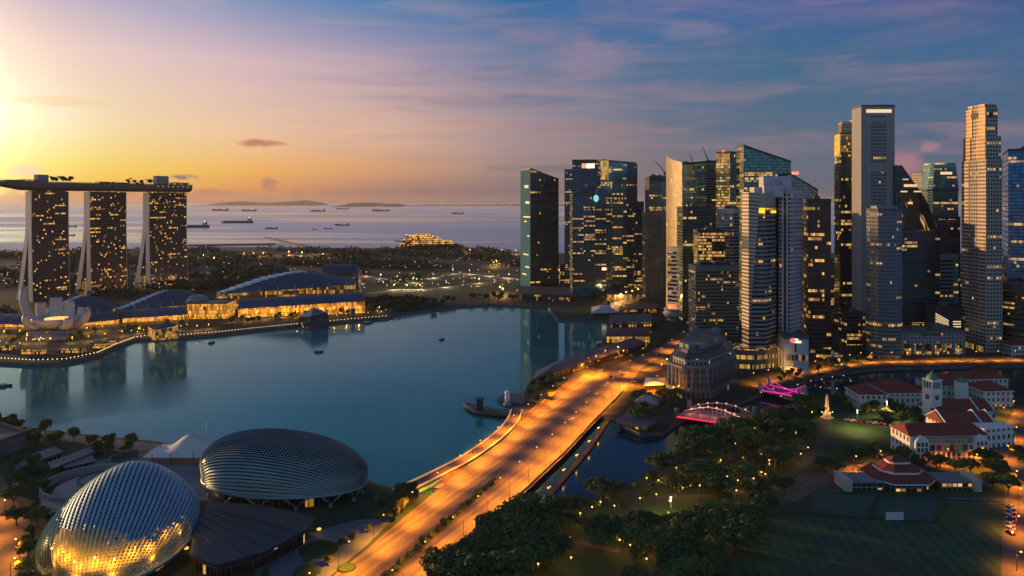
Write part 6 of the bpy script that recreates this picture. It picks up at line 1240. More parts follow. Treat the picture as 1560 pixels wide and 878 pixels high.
# ================================================================ vegetation
def leafmat(name, c, var=.5):
    m, t, b, o = nm(name); oi = t.nodes.new('ShaderNodeObjectInfo'); g = t.nodes.new('ShaderNodeNewGeometry'); n = t.nodes.new('ShaderNodeTexNoise'); n.inputs['Scale'].default_value = .35; n.inputs['Detail'].default_value = 3; t.links.new(g.outputs['Position'], n.inputs['Vector'])
    ad = t.nodes.new('ShaderNodeMath'); ad.operation = 'MULTIPLY_ADD'; t.links.new(oi.outputs['Random'], ad.inputs[0]); ad.inputs[1].default_value = .5; t.links.new(n.outputs[0], ad.inputs[2])
    r = t.nodes.new('ShaderNodeValToRGB'); t.links.new(ad.outputs[0], r.inputs[0]); r.color_ramp.elements[0].position = .3; r.color_ramp.elements[1].position = 1.1
    r.color_ramp.elements[0].color = rgba([v * (1 - var) for v in c]); r.color_ramp.elements[1].color = rgba((c[0] * 1.9, c[1] * 1.5, c[2] * 1.0))
    t.links.new(r.outputs[0], b.inputs['Base Color']); b.inputs['Roughness'].default_value = .65; b.inputs['Specular IOR Level'].default_value = .25; return m
M_LEAF = leafmat('leaves', (.05, .088, .034)); M_LEAF2 = leafmat('palm_leaves', (.05, .075, .03)); M_BARK = mat('bark', (.10, .075, .055), .9, var=.3, scale=.8); M_WOODS = leafmat('woods_leaves', (.03, .055, .028))
def crown_mesh(mb, blobs, n, size, R2, up=.25):
    ws = [b[3] ** 2 for b in blobs]; tot = sum(ws)
    for _ in range(n):
        q = R2.random() * tot; k = 0
        while q > ws[k]: q -= ws[k]; k += 1
        bx, by, bz, br, bf = blobs[k]
        while True:
            d = Vector((R2.uniform(-1, 1), R2.uniform(-1, 1), R2.uniform(-1, 1)))
            if .05 < d.length < 1 and (d.z > -.55 or R2.random() < .25): break
        d.normalize(); rr = br * (1 - .38 * R2.random() ** 2.2); p = Vector((bx + d.x * rr, by + d.y * rr, bz + d.z * rr * bf))
        n_ = (d + Vector((R2.uniform(-.8, .8), R2.uniform(-.8, .8), R2.uniform(-.3, 1) + up))).normalized(); a = n_.orthogonal().normalized(); a = Matrix.Rotation(R2.uniform(0, 6.28), 3, n_) @ a; b = n_.cross(a); s_ = size * R2.uniform(.55, 1.25)
        mb.face([p + a * s_, p + b * s_ * .6 + n_ * s_ * .12, p - a * s_ * .9, p - b * s_ * .6 + n_ * s_ * .1])
def tree_proto(name, kind, seed):
    R2 = random.Random(seed); r = root(name, 'tree', 'tree', (0, 0, 0)); tr = MB(); cr = MB(); blobs = []
    if kind == 'rain':
        H = 14; R0 = 9.5; n = 17
        for k in range(n):
            a = k * 2.4 + R2.uniform(-.3, .3); q = R0 * math.sqrt((k + .4) / n) * .8; blobs.append((q * math.cos(a), q * math.sin(a), H - 3.0 - 2.4 * (q / R0) ** 2 + R2.uniform(-1.0, 1.2), R2.uniform(2.3, 3.6), .62))
        crown_mesh(cr, blobs, 2300, .85, R2)
        tr.tube([(0, 0, -.3), (.15, .1, 2.2), (0, .2, 4.2)], [.75, .55, .5], 8)
        for b in blobs[::2]: tr.tube([(0, .2, 3.9), (b[0] * .45, b[1] * .45, 6.6), (b[0] * .95, b[1] * .95, b[2] - .6)], [.34, .22, .08], 5)
    elif kind == 'round':
        H = 10
        for k in range(11):
            a = k * 2.4; q = 2.9 * math.sqrt(k / 11); blobs.append((q * math.cos(a), q * math.sin(a), 6.2 + R2.uniform(-1.9, 2.4) - .1 * q, R2.uniform(1.5, 2.3), .85))
        crown_mesh(cr, blobs, 1150, .62, R2); tr.tube([(0, 0, -.3), (.1, 0, 2), (0, .1, 5.5)], [.32, .25, .14], 7)
        for b in blobs[1:9:2]: tr.tube([(0, 0, 3), (b[0] * .9, b[1] * .9, b[2])], [.15, .05], 5)
    elif kind == 'far':
        for k in range(6): a = k * 2.4; q = 2.6 * math.sqrt(k / 6); blobs.append((q * math.cos(a), q * math.sin(a), 6 + R2.uniform(-1.4, 1.6), R2.uniform(1.8, 2.6), .85))
        crown_mesh(cr, blobs, 260, 1.1, R2); tr.tube([(0, 0, -.3), (0, 0, 5.5)], [.35, .16], 5)
    elif kind == 'palm':
        tr.tube([(0, 0, -.3), (.15, 0, 4), (.1, .1, 8.6)], [.26, .2, .16], 6)
        for k in range(16):
            a = k * 2.4; l = 3.2; u0 = R2.uniform(.2, 1.0); prev = Vector((.1, .1, 8.6)); d = Vector((math.cos(a), math.sin(a), 0)); s2 = Vector((-d.y, d.x, 0))
            pts = [prev + d * l * t + Vector((0, 0, u0 * 1.9 * t - 2.6 * t * t)) for t in (0, .33, .66, 1)]
            for (p, q), (w0, w1) in zip(zip(pts, pts[1:]), ((.15, .55), (.55, .5), (.5, .05))):
                for sg in (-1, 1): cr.face([p, q, q + s2 * w1 * sg - Vector((0, 0, .25)), p + s2 * w0 * sg - Vector((0, 0, .2))])
    elif kind == 'shrub':
        for k in range(5): blobs.append((R2.uniform(-1, 1), R2.uniform(-1, 1), .9, R2.uniform(.7, 1.1), .8))
        crown_mesh(cr, blobs, 220, .34, R2); tr.tube([(0, 0, -.2), (0, 0, .9)], [.1, .06], 5)
    part('trunk', tr, M_BARK, r); part('crown', cr, M_LEAF2 if kind == 'palm' else M_LEAF, r); return r
PROTO = {k: [tree_proto(n_, k, 5 + i) for i in range(c)] for k, n_, c in (('rain', 'rain_tree', 3), ('round', 'round_tree', 3), ('far', 'promenade_tree', 2), ('palm', 'palm_tree', 1), ('shrub', 'shrub', 2))}
PARK1 = [(852, 858), (884, 800), (845, 822), (872, 812), (906, 812), (930, 806), (1003, 748), (1018, 752), (1052, 756), (1124, 748), (1076, 842), (1068, 806), (1094, 798), (1122, 764), (975, 776), (985, 744), (1040, 760), (944, 842), (820, 880), (893, 826), (1050, 880), (960, 850), (832, 806), (815, 815), (1166, 738), (1148, 745), (868, 838), (902, 790), (915, 782), (936, 788), (1000, 770), (1030, 728), (1062, 722), (1098, 716), (1132, 712), (1160, 706), (1108, 742), (1140, 730), (1172, 716), (1060, 700), (1098, 690), (1020, 780), (1104, 826), (1140, 790), (985, 872), (1020, 842), (870, 870), (760, 856), (772, 836)]
PARK2 = [(1206, 700), (1220, 706), (1231, 696), (1190, 668), (1150, 664), (1120, 690), (1085, 700), (1170, 684), (1080, 708), (1212, 672), (1237, 640), (1252, 640), (1268, 640), (1172, 722), (1160, 735)]
VIEWS = [G(*p)[:2] for p in PARK1 + PARK2 + [(935, 835), (950, 840), (984, 850), (996, 848), (1027, 758), (1038, 757), (1066, 756)]]
def plant(kind, loc, sc, label, group=None, cat=None):
    pr = RND.choice(PROTO[kind]); s_ = (sc * RND.uniform(.92, 1.1), sc * RND.uniform(.92, 1.1), sc * RND.uniform(.9, 1.1))
    o = clone(pr, loc, RND.uniform(0, 6.28), s_, label, group)
    if cat: o['category'] = cat
    return o
def inside(p, poly):
    c = False; n = len(poly)
    for i in range(n):
        a, b = poly[i], poly[i - 1]
        if (a[1] > p[1]) != (b[1] > p[1]) and p[0] < (b[0] - a[0]) * (p[1] - a[1]) / (b[1] - a[1]) + a[0]: c = not c
    return c
def wood(kind, pix, n, gap, smin, smax, label, group, avoid=()):
    poly = [G(*p)[:2] for p in pix]; av = [[G(*p)[:2] for p in q] for q in avoid]; xs = [p[0] for p in poly]; ys = [p[1] for p in poly]; got = []; tries = 0
    while len(got) < n and tries < n * 80:
        tries += 1; p = Vector((RND.uniform(min(xs), max(xs)), RND.uniform(min(ys), max(ys))))
        if not inside(p, poly) or any(inside(p, q) for q in av) or any(abs(p.x - q[0] * p.y / q[1]) < 3.0 and -13 < p.y - q[1] < 2 for q in VIEWS) or any((p - g).length < gap for g in got): continue
        got.append(p)
    for p in got:
        k = kind if isinstance(kind, str) else RND.choice(kind); plant(k, (p.x, p.y, LZ), RND.uniform(smin, smax), label, group)
    return got
LAWN1 = [(955, 772), (1070, 760), (1085, 792), (1010, 810), (940, 804)]; LAWN2 = [(835, 856), (905, 836), (965, 862), (960, 930), (800, 930)]
wood('rain', [(655, 905), (705, 856), (748, 820), (796, 786), (848, 792), (850, 850), (812, 900), (780, 950), (640, 950)], 22, 9, .95, 1.25, 'large dark spreading tree massed along the right side of the bridge road', 'big trees beside the near end of the bridge road')
wood(['rain', 'round', 'round', 'rain', 'palm'], [(826, 786), (870, 770), (930, 762), (985, 738), (1026, 706), (1050, 684), (1090, 662), (1150, 642), (1225, 640), (1225, 690), (1195, 728), (1165, 760), (1120, 775), (1085, 770), (1070, 757), (955, 772), (935, 806), (900, 822), (860, 830)], 120, 6.0, .5, 1.12, 'dark broad crowned tree in the riverside wood between the river and the field', 'trees of the riverside wood', (LAWN1,))
wood(['rain', 'round'], [(900, 834), (960, 815), (1020, 815), (1085, 798), (1130, 790), (1168, 778), (1150, 815), (1110, 860), (1085, 930), (965, 930), (965, 858)], 60, 6.5, .7, 1.05, 'dark tree massed at the left edge of the sports field', 'trees at the left edge of the field', (LAWN2,))
wood(['rain', 'round'], [(1150, 650), (1175, 630), (1232, 612), (1250, 622), (1240, 640), (1225, 655)], 14, 8, .6, .85, 'leafy dark tree on the river bank between the two lit bridges and obelisk', 'trees between the lit bridges and the obelisk')
wood('round', [(1275, 622), (1300, 606), (1330, 616), (1420, 636), (1410, 648), (1300, 640)], 16, 6, .75, 1.0, 'tree lining the lawn in front of the cream museum wing', 'trees in front of the museum')
wood('round', [(-60, 660), (-20, 640), (30, 650), (110, 668), (200, 680), (228, 688), (150, 694), (60, 684), (0, 670)], 22, 6.5, .8, 1.15, 'loose crowned tree on the left waterfront promenade', 'trees on the left promenade')
wood(['rain', 'round'], [(8, 742), (38, 742), (60, 790), (52, 850), (70, 900), (62, 940), (46, 900), (28, 820)], 12, 7, .55, .8, 'dark tree between the left orange road and the left dome', 'trees along the left road')
wood('round', [(20, 705), (70, 715), (88, 735), (60, 755), (18, 735)], 7, 7, .8, 1.0, 'dark tree below the low slate roofs at the left', 'trees below the left slate roofs')
wood(['round', 'rain'], [(1380, 694), (1420, 706), (1440, 712), (1400, 716), (1372, 704)], 7, 5, .55, .75, 'tree crowding the lower left corner of the banner theatre', 'trees at the theatre corner')
wood(['round', 'rain'], [(1500, 708), (1545, 716), (1552, 745), (1520, 735)], 6, 5.5, .55, .75, 'tree by the lamplit street corner right of the theatre', 'trees at the right street corner')
wood('round', [(578, 772), (612, 752), (640, 757), (626, 775), (600, 806), (580, 806)], 9, 5.5, .75, 1.1, 'tree on the bank between the right dome and the bridge road', 'trees between the right dome and the road')
wood('round', [(792, 618), (800, 592), (830, 578), (862, 584), (850, 604), (812, 624)], 11, 6, .75, 1.0, 'dark tree in the little park behind the jetty', 'trees behind the jetty')
wood('round', [(925, 552), (960, 536), (1000, 522), (1015, 520), (1010, 532), (965, 552)], 8, 6, .6, .8, 'street tree between the quay halls and the orange junction road', 'street trees along the quay halls')
wood(['round', 'rain'], [(968, 604), (1005, 596), (1030, 612), (1040, 628), (1010, 650), (975, 655), (962, 634)], 13, 7, .6, .85, 'dark tree on the point between the bridge end and the arch bridge', 'trees on the river point')
wood('far', [(945, 505), (1000, 505), (1014, 500), (1010, 478), (1000, 476)], 8, 7, .9, 1.2, 'dark tree behind the quay hotel and pier hall', 'trees behind the quay hotel')
wood('far', [(1160, 590), (1185, 572), (1240, 563), (1300, 552), (1330, 549), (1300, 556), (1235, 570), (1190, 583)], 12, 6, .6, .8, 'small tree on the river quay at the office tower feet', 'trees on the river quay')
wood('round', [(1240, 618), (1310, 600), (1400, 596), (1400, 600), (1300, 612), (1250, 628)], 10, 6, .6, .9, 'small tree on the near river bank behind the museum', 'trees on the near river bank')
wood('far', [(350, 497), (400, 490), (470, 484), (560, 478), (588, 478), (560, 474), (440, 482), (350, 492)], 22, 7, .7, 1.0, 'small promenade tree in front of the long gold lit arcade', 'promenade trees by the long arcade')
wood('far', [(-40, 530), (40, 526), (140, 520), (200, 508), (280, 502), (285, 496), (200, 498), (130, 508), (-40, 512)], 22, 7, .7, 1.0, 'small promenade tree near the lotus museum and gold arcades', 'promenade trees by the museum')
wood('far', [(605, 474), (650, 468), (745, 458), (790, 461), (790, 455), (745, 452), (640, 462), (600, 468)], 26, 9, .9, 1.4, 'dark tree on the far bay bank in front of the green fields', 'trees on the far bay bank')
for k, (px_, py_, sc, lab) in enumerate(((1256, 716, .62, 'round dark tree at the left end of the clubhouse terrace'), (1274, 722, .55, 'smaller dark tree beside the clubhouse terrace road'), (1308, 706, .78, 'broad umbrella tree left of the red car lights'), (1336, 700, .8, 'broad umbrella tree on the lawn above the clubhouse roof'), (1352, 704, .6, 'dark round tree right behind the clubhouse left wing'), (1290, 700, .6, 'dark tree on the lawn corner left of the umbrella tree'),
        (1432, 712, .6, 'dark tree in front of the arcade of the banner theatre'), (1456, 722, .62, 'dark tree behind the clubhouse right wing'), (1478, 722, .6, 'second dark tree behind the clubhouse right wing end'), (1500, 710, .72, 'dark tree under the right arched theatre bay'), (1522, 726, .62, 'tree beside the amber street lamp at right'), (1536, 752, .7, 'dark tree at the bowling green corner'), (1512, 742, .62, 'dark tree on the terrace right of the clubhouse'), (1552, 700, .62, 'tree at the right edge of the street'), (1195, 752, .62, 'bare limbed tree at the corner of the left court'))):
    p = G(px_, py_); plant('rain', (p.x, p.y, LZ), sc, lab)
for k, (px_, py_, lab) in enumerate(((508, 842, 'small lamplit tree on the verge beside the bridge road'), (520, 836, 'second small lamplit tree on the road verge'), (537, 826, 'lamplit tree at the verge near the round planting bed'), (500, 862, 'little tree by the plaza path at the road'), (560, 812, 'tree at the corner of plaza and bridge road'), (468, 862, 'small round tree alone on the plaza'), (404, 884, 'tree in the bed at the bottom edge'))):
    p = G(px_, py_); plant('round', (p.x, p.y, LZ), .5, lab)
for i in range(22):
    t_ = along(.508 + .012 * (i % 3), n=120)[2 + i * 2]; plant('shrub', (t_.x, t_.y, LZ + .2), RND.uniform(1.0, 1.6), 'low shrub in the planted central reserve of the bridge road', 'shrubs of the central reserve', 'shrub')
for k in range(14):     # roof-deck palms and trees
    px_ = (80, 84, 89, 94, 98, 103, 108, 112, 198, 203, 209, 220, 226, 232)[k]; q = on_row(px_); plant('palm' if k % 3 == 0 else 'far', (*(q - TN * (6 + k % 4)), ZD + 9.5), RND.uniform(.9, 1.35), 'dark tree on the roof deck above the %s' % ('leftmost hotel tower' if k < 8 else 'gap between middle and rightmost hotel towers'), 'trees on the left half of the roof deck' if k < 8 else 'trees on the right half of the roof deck')
for k in PROTO:
    for pr in PROTO[k]:
        for ch in list(pr.children): bpy.data.objects.remove(ch)
        bpy.data.objects.remove(pr)
# far woods and parkland beyond the bay
mb = MB(); R2 = random.Random(3)
def far_blobs(pix, n, smin, smax):
    poly = [G(*p)[:2] for p in pix]; xs = [p[0] for p in poly]; ys = [p[1] for p in poly]; k = 0
    while k < n:
        p = (R2.uniform(min(xs), max(xs)), R2.uniform(min(ys), max(ys)))
        if not inside(p, poly): continue
        if noise.noise(Vector((p[0] * .004, p[1] * .004, 1.7))) < -.12: k += .3; continue
        k += 1; s_ = R2.uniform(smin, smax); crown_mesh(mb, [(p[0], p[1], LZ + s_ * .7, s_, .85), (p[0] + s_ * .7, p[1], LZ + s_ * .5, s_ * .7, .8)], 13, s_ * .46, R2)
far_blobs([(-500, 392), (-20, 388), (100, 384), (330, 380), (480, 381), (600, 382), (690, 377), (790, 388), (790, 396), (560, 398), (330, 404), (280, 452), (-500, 470)], 2300, 7, 12)
far_blobs([(290, 452), (330, 406), (430, 402), (560, 402), (560, 418), (500, 424), (330, 440)], 1000, 6, 10)
far_blobs([(545, 402), (790, 396), (790, 406), (560, 412)], 420, 6, 10); far_blobs([(550, 440), (600, 424), (650, 420), (640, 428), (600, 446)], 70, 5, 8); far_blobs([(560, 460), (700, 446), (790, 446), (790, 455), (640, 463), (560, 474)], 300, 5, 9)
far_blobs([(600, 381), (690, 376), (760, 384), (690, 380)], 220, 7, 11); far_blobs([(850, 470), (990, 462), (1000, 440), (850, 445)], 60, 4, 7); far_blobs([(1200, 540), (1320, 540), (1310, 500), (1240, 500)], 40, 4, 7)
far_blobs([(590, 472), (680, 463), (745, 459), (792, 461), (792, 464), (745, 462), (680, 466), (604, 476)], 90, 3, 5); far_blobs([(-500, 470), (-40, 462), (40, 462), (40, 480), (-500, 490)], 120, 5, 8); far_blobs([(1000, 395), (2300, 400), (2300, 540), (1600, 530), (1000, 430)], 700, 8, 14)
struct('far_woods', mb, M_WOODS, 'stuff')
sheet('far_field', [(545, 434), (640, 424), (790, 424), (790, 446), (700, 448), (560, 452)], M_GRASS, .01); sheet('far_meadow', [(560, 412), (790, 402), (790, 420), (640, 420)], M_GRASS, .01)
for k, (pts, w) in enumerate((([(552, 420), (600, 428), (650, 433)], 14), ([(590, 432), (660, 424), (700, 416), (790, 426)], 16), ([(600, 446), (690, 437), (790, 424)], 10), ([(300, 398), (360, 393), (440, 389), (480, 391), (540, 398)], 18), ([(610, 407), (680, 412), (790, 420)], 10), ([(560, 448), (610, 441), (660, 442)], 18))): strip_road('far_road', pts, w, mat('far_road', (.2, .18, .15), .8), LZ + .03 + k * .01)
# ================================================================ lamps
def lamp_light(name, kind, energy, col, size=.4, cone=2.6):
    l = bpy.data.lights.new(name, kind); l.energy = energy; l.color = col; l.shadow_soft_size = size
    if kind == 'SPOT': l.spot_size = cone; l.spot_blend = .6
    return l
SOD = (1.0, .272, .011)
def lamp_proto(name, h, arm, bulb, m, light=None, shape='arm'):
    r = root(name, 'lamp', 'street lamp', (0, 0, 0)); mb = MB()
    if shape == 'arm': mb.tube([(0, 0, 0), (0, 0, h - .8), (arm * .3, 0, h), (arm, 0, h + .15)], [.14, .1, .08, .07], 6)
    else: mb.tube([(0, 0, 0), (0, 0, h)], [.1, .07], 6)
    part('pole', mb, M_METAL, r); mb = MB(); mb.lathe((arm, 0, h + .05), [(.03, -bulb * .8), (bulb, 0), (.03, bulb * .8)], 8); part('lamp_head', mb, m, r)
    if light:
        o = bpy.data.objects.new('lamp_light', light); C.objects.link(o); o.parent = r; o.location = (arm, 0, h - bulb - .15)
    return r
M_SOD = glow('sodium_glass', (1, .45, .07), 3.6); M_FARB = glow('far_lamp_glass', (1, .72, .38), 1.8); M_FARO = glow('far_orange_glass', (1, .42, .08), 3.5); M_DOT = glow('bollard_glass', (1, .74, .34), 3.4)
LP = {'road': lamp_proto('street_lamp', 13, 5.5, .42, M_SOD, lamp_light('road_light', 'SPOT', 80000, SOD, 1.0, 2.25)),
      'street': lamp_proto('street_lamp', 9, 1.6, .55, M_SOD, lamp_light('street_light', 'SPOT', 24000, SOD, .8)),
      'big': lamp_proto('street_lamp', 12, 0, .75, M_SOD, lamp_light('quay_light', 'POINT', 9000, SOD), 'post'),
      'park': lamp_proto('park_lamp', 6.0, 0, .44, M_BULB, lamp_light('park_light', 'POINT', 620, (1, .46, .10)), 'post'),
      'globe': lamp_proto('globe_lamp', 5, 0, .62, M_SOD, lamp_light('globe_light', 'POINT', 260, SOD), 'post'),
      'white': lamp_proto('park_lamp', 4.5, 0, .36, M_BULBW, None, 'post'),
      'bollard': lamp_proto('bollard_light', 1.1, 0, .55, M_DOT, None, 'post'),
      'prom': lamp_proto('promenade_lamp', 6, 0, .6, M_SOD, lamp_light('promenade_light', 'POINT', 7000, (1, .45, .07), .6), 'post'),
      'far': lamp_proto('street_lamp', 9, 0, .95, M_FARB, None, 'post'),
      'farorange': lamp_proto('street_lamp', 12, 0, 2.0, M_FARO, lamp_light('far_light', 'POINT', 60000, (1, .45, .12), 1.0), 'post'),
      'farroad': lamp_proto('street_lamp', 10, 0, 1.0, M_FARB, lamp_light('far_road_light', 'POINT', 26000, (1, .68, .34), 1.0), 'post'),
      'flood': lamp_proto('lawn_floodlight', 14, 0, .7, M_BULBW, lamp_light('lawn_light', 'SPOT', 34000, (1, .70, .25), .5, 2.6), 'post')}
def lamp(kind, p, rz=0.0, label='lamp', group=None): return clone(LP[kind], p, rz, 1.0, label, group)
ORD = ['nearest', 'second', 'third', 'fourth', 'fifth', 'sixth', 'seventh', 'eighth', 'ninth', 'tenth', 'eleventh', 'twelfth', 'thirteenth', 'fourteenth', 'fifteenth', 'sixteenth']
rl, ll = along(.95, n=61), along(-.035, n=61)
for k in range(15):
    i = 2 + k * 4
    for ln, nme, flip, kind in ((rl, 'right', 1, 'road'), (ll, 'left', 0, 'road')):
        d = (ln[min(i + 1, 60)] - ln[i - 1]); a = math.atan2(d.y, d.x) + (math.pi / 2 if flip else -math.pi / 2)
        lamp(kind, ln[i], a, '%s street lamp from the viewer on the %s edge of the bridge road' % (ORD[k], nme), 'street lamps along the bridge road')
for k, (px_, py_) in enumerate(((835, 757), (858, 729), (878, 706), (897, 684), (911, 663))):
    p = G(px_, py_, 1.0); lamp('globe', p, 0, '%s amber globe lamp on the river walk beneath the bridge' % ORD[k], 'globe lamps along the river walk'); q = p + Vector((1.3, 3.2, 0)); lamp('white', q, 0, 'pale lamp beside the %s amber globe of the river walk' % ORD[k], 'pale lamps along the river walk')
# river walk deck carrying those lamps
wk = [G(x, y, 1.0) for x, y in ((800, 796), (835, 757), (858, 729), (878, 706), (897, 684), (911, 663), (926, 640))]; mb = MB(); L_ = [p + Vector((-1.4, .7, 0)) for p in wk]; R_ = [p + Vector((1.4, -.7, 0)) for p in wk]; mb.strip(L_, R_); mb.strip([p - Vector((0, 0, 1.6)) for p in R_], R_); struct('river_walk_deck', mb, mat('walk_stone', (.035, .035, .038)))
STREET = [('junction', [(905, 566), (920, 570), (960, 572), (986, 560), (1004, 548), (1024, 537), (1040, 524), (893, 573), (968, 590), (1000, 598)], 'road', 'sodium street lamp at the junction beyond the far end of the bridge'),
          ('quayside', [(887, 575), (908, 561), (922, 552), (942, 546), (950, 552)], 'big', 'bright amber lamp between the quay halls and the junction'),
          ('avenue', [(938, 462), (946, 459), (954, 456), (963, 454), (972, 451), (982, 448), (992, 446), (1002, 444), (1010, 448)], 'farorange', 'amber lamp of the far avenue between navy towers and round podium'),
          ('hotel', [(1016, 566), (1020, 585), (1028, 600), (1034, 610), (1008, 574), (1026, 612)], 'big', 'amber lamp lighting trees at the stone hotel corner'),
          ('river quay', [(1150, 584), (1172, 578), (1190, 574), (1208, 571), (1222, 567), (1240, 564), (1258, 560), (1276, 557), (1296, 554), (1314, 551)], 'street', 'lamp of the amber lit river quay below the white podium'),
          ('arcade quay', [(1330, 551), (1360, 550), (1384, 550), (1414, 550), (1438, 549), (1462, 549), (1486, 549), (1518, 548), (1545, 548)], 'street', 'lamp of the amber lit river quay in front of the arcade block'),
          ('left road', [(-48, 722), (-24, 770), (-4, 824), (16, 884), (30, 850), (8, 790)], 'street', 'street lamp along the orange road at the left edge'),
          ('right street', [(1537, 700), (1550, 672), (1528, 640), (1544, 628)], 'street', 'amber street lamp in the street right of the theatre'),
          ('theatre road', [(1300, 717), (1345, 709), (1490, 714), (1440, 706), (1500, 706)], 'street', 'amber street lamp along the road behind the clubhouse'),
          ('right edge', [(1549, 870), (1548, 812), (1551, 770), (1546, 740)], 'street', 'amber street lamp on the road at the right edge of the field')]
for nme, pts, kind, lab in STREET:
    for k, p in enumerate(pts): lamp(kind, G(*p), RND.uniform(0, 6.28), lab, 'lamps of the ' + nme)
for k, p in enumerate(PARK1):
    lamp('park', G(*p), 0, 'small warm park lamp among the riverside trees', 'park lamps among the riverside trees')
for k, p in enumerate(PARK2):
    lamp('park', G(*p), 0, 'small warm lamp along the path between obelisk lawn and riverside wood', 'lamps along the obelisk path')
for k, p in enumerate([(1160, 606), (1178, 600), (1196, 600), (1215, 594), (1235, 588), (1252, 586), (1268, 582), (1285, 580), (1296, 588), (1250, 598), (1275, 600), (1290, 606), (1306, 600), (1190, 612), (1240, 622)]):
    lamp('white', G(*p), 0, 'small pale lamp on the near river bank past the pink bridge', 'pale lamps on the near river bank')
for k, (px_, py_) in enumerate(((1351, 640), (1306, 655), (1022, 800))):
    lamp('flood', G(px_, py_), 0, ['tall lawn floodlight in front of the museum', 'tall twin floodlight on the obelisk lawn', 'tall pale lamp on the dim riverside lawn'][k], None)
for k, p in enumerate([(935, 835), (950, 840), (984, 850), (996, 848), (1027, 758), (1038, 757), (1066, 756)]): lamp('park', G(*p), 0, 'low lamp washing the lawn edge with a yellow pool', 'low lamps at the lawn edges')
# promenade bollards along the bay edge
edge = [(-60, 548), (0, 547), (50, 550), (100, 548.5), (148, 538.5), (178, 525), (205, 515), (226, 512)]; edge2 = [(275, 511.5), (330, 507), (400, 499.5), (440, 495.5), (466, 493)]; edge3 = [(498, 490.5), (540, 486.5), (588, 482.5)]
for pts, n, lab, grp in ((edge, 58, 'small bright bollard light on the curved promenade edge round the lotus museum', 'bollard lights round the museum promenade'), (edge2, 40, 'small bright bollard light on the promenade edge below the gold atrium', 'bollard lights below the atrium'), (edge3, 18, 'small bright bollard light on the promenade edge right of the dark pavilion', 'bollard lights right of the dark pavilion')):
    for p in sample([G(*q) for q in pts], n): lamp('bollard', p, 0, lab, grp)
for (x0, y0, x1, y1, n, lab) in ((380, 484, 470, 476, 16, 'lamp among the promenade trees below the long arcade'), (500, 480, 588, 475, 14, 'lamp on the promenade right of the dark pavilion'), (200, 505, 285, 498, 10, 'lamp on the promenade behind the amber pavilion'), (-20, 524, 60, 520, 9, 'lamp on the promenade left of the lotus museum')):
    for k in range(n): t_ = k / (n - 1); lamp('bollard', G(x0 + (x1 - x0) * t_, y0 + (y1 - y0) * t_ + RND.uniform(-2.5, 2.5)), 0, lab, lab.replace('lamp', 'lamps', 1))
for k, p in enumerate([(352, 492), (378, 489), (404, 486), (430, 484), (452, 482), (512, 478), (535, 476), (560, 474), (578, 474), (300, 503), (318, 501), (270, 503), (240, 504), (212, 507), (186, 512), (160, 516), (135, 520), (110, 522), (62, 522), (40, 523), (18, 524), (-4, 524), (6, 512), (30, 511), (132, 507), (156, 504)]): lamp('prom', G(*p), 0, 'gold lamp flooding the promenade between the malls and the bay', 'gold lamps of the mall promenade')
# far parkland lamps
for (pix, n, kind, lab) in (([(550, 440), (640, 424), (790, 424), (790, 440), (700, 446), (560, 452)], 52, 'far', 'tiny pale lamp on the far green fields beyond the bay'), ([(560, 398), (790, 396), (790, 420), (600, 424)], 40, 'far', 'tiny pale lamp in the far parkland below the sea shore'), ([(300, 404), (560, 404), (540, 414), (340, 430)], 26, 'far', 'tiny pale lamp in the dark woods behind the largest hall'), ([(-20, 400), (30, 400), (30, 450), (-20, 455)], 14, 'far', 'tiny lamp in the woods left of the hotel towers'), ([(100, 400), (130, 400), (125, 445), (108, 445)], 8, 'far', 'tiny lamp between left and middle hotel towers')):
    poly = [G(*p)[:2] for p in pix]; xs = [p[0] for p in poly]; ys = [p[1] for p in poly]; k = 0
    while k < n:
        p = (RND.uniform(min(xs), max(xs)), RND.uniform(min(ys), max(ys)))
        if inside(p, poly): lamp(kind, (*p, LZ), 0, lab, lab.replace('lamp', 'lamps', 1)); k += 1
for k, p in enumerate([(302, 398), (310, 394), (318, 397), (326, 399), (345, 396), (372, 392), (386, 391), (401, 391), (404, 388), (440, 389), (452, 389), (460, 390), (486, 391), (492, 393)]): lamp('farorange' if k % 2 or k in (6, 7) else 'far', G(*p), 0, 'orange lamp of the far lit depot right of the hotel towers', 'orange lamps of the far depot')
for k, p in enumerate([(756, 404), (757, 408), (752, 407), (775, 410), (716, 386), (734, 386), (765, 386), (780, 386), (786, 387), (682, 382), (762, 447), (788, 450), (766, 450), (846, 416), (852, 420)]): lamp('farorange' if k % 2 == 0 else 'far', G(*p), 0, 'orange lamp at the far shore left of the teal sided tower', 'orange lamps at the far shore')
for k, p in enumerate([(558, 421), (580, 425), (605, 428), (630, 431), (660, 424), (690, 417), (715, 418), (745, 421), (775, 424), (640, 442), (680, 438), (730, 432), (620, 442), (600, 442)]): lamp('farroad', G(*p), 0, 'lamp lighting the pale far road across the green fields', 'lamps of the far roads')
for k in LP:
    for ch in list(LP[k].children): bpy.data.objects.remove(ch)
    bpy.data.objects.remove(LP[k])
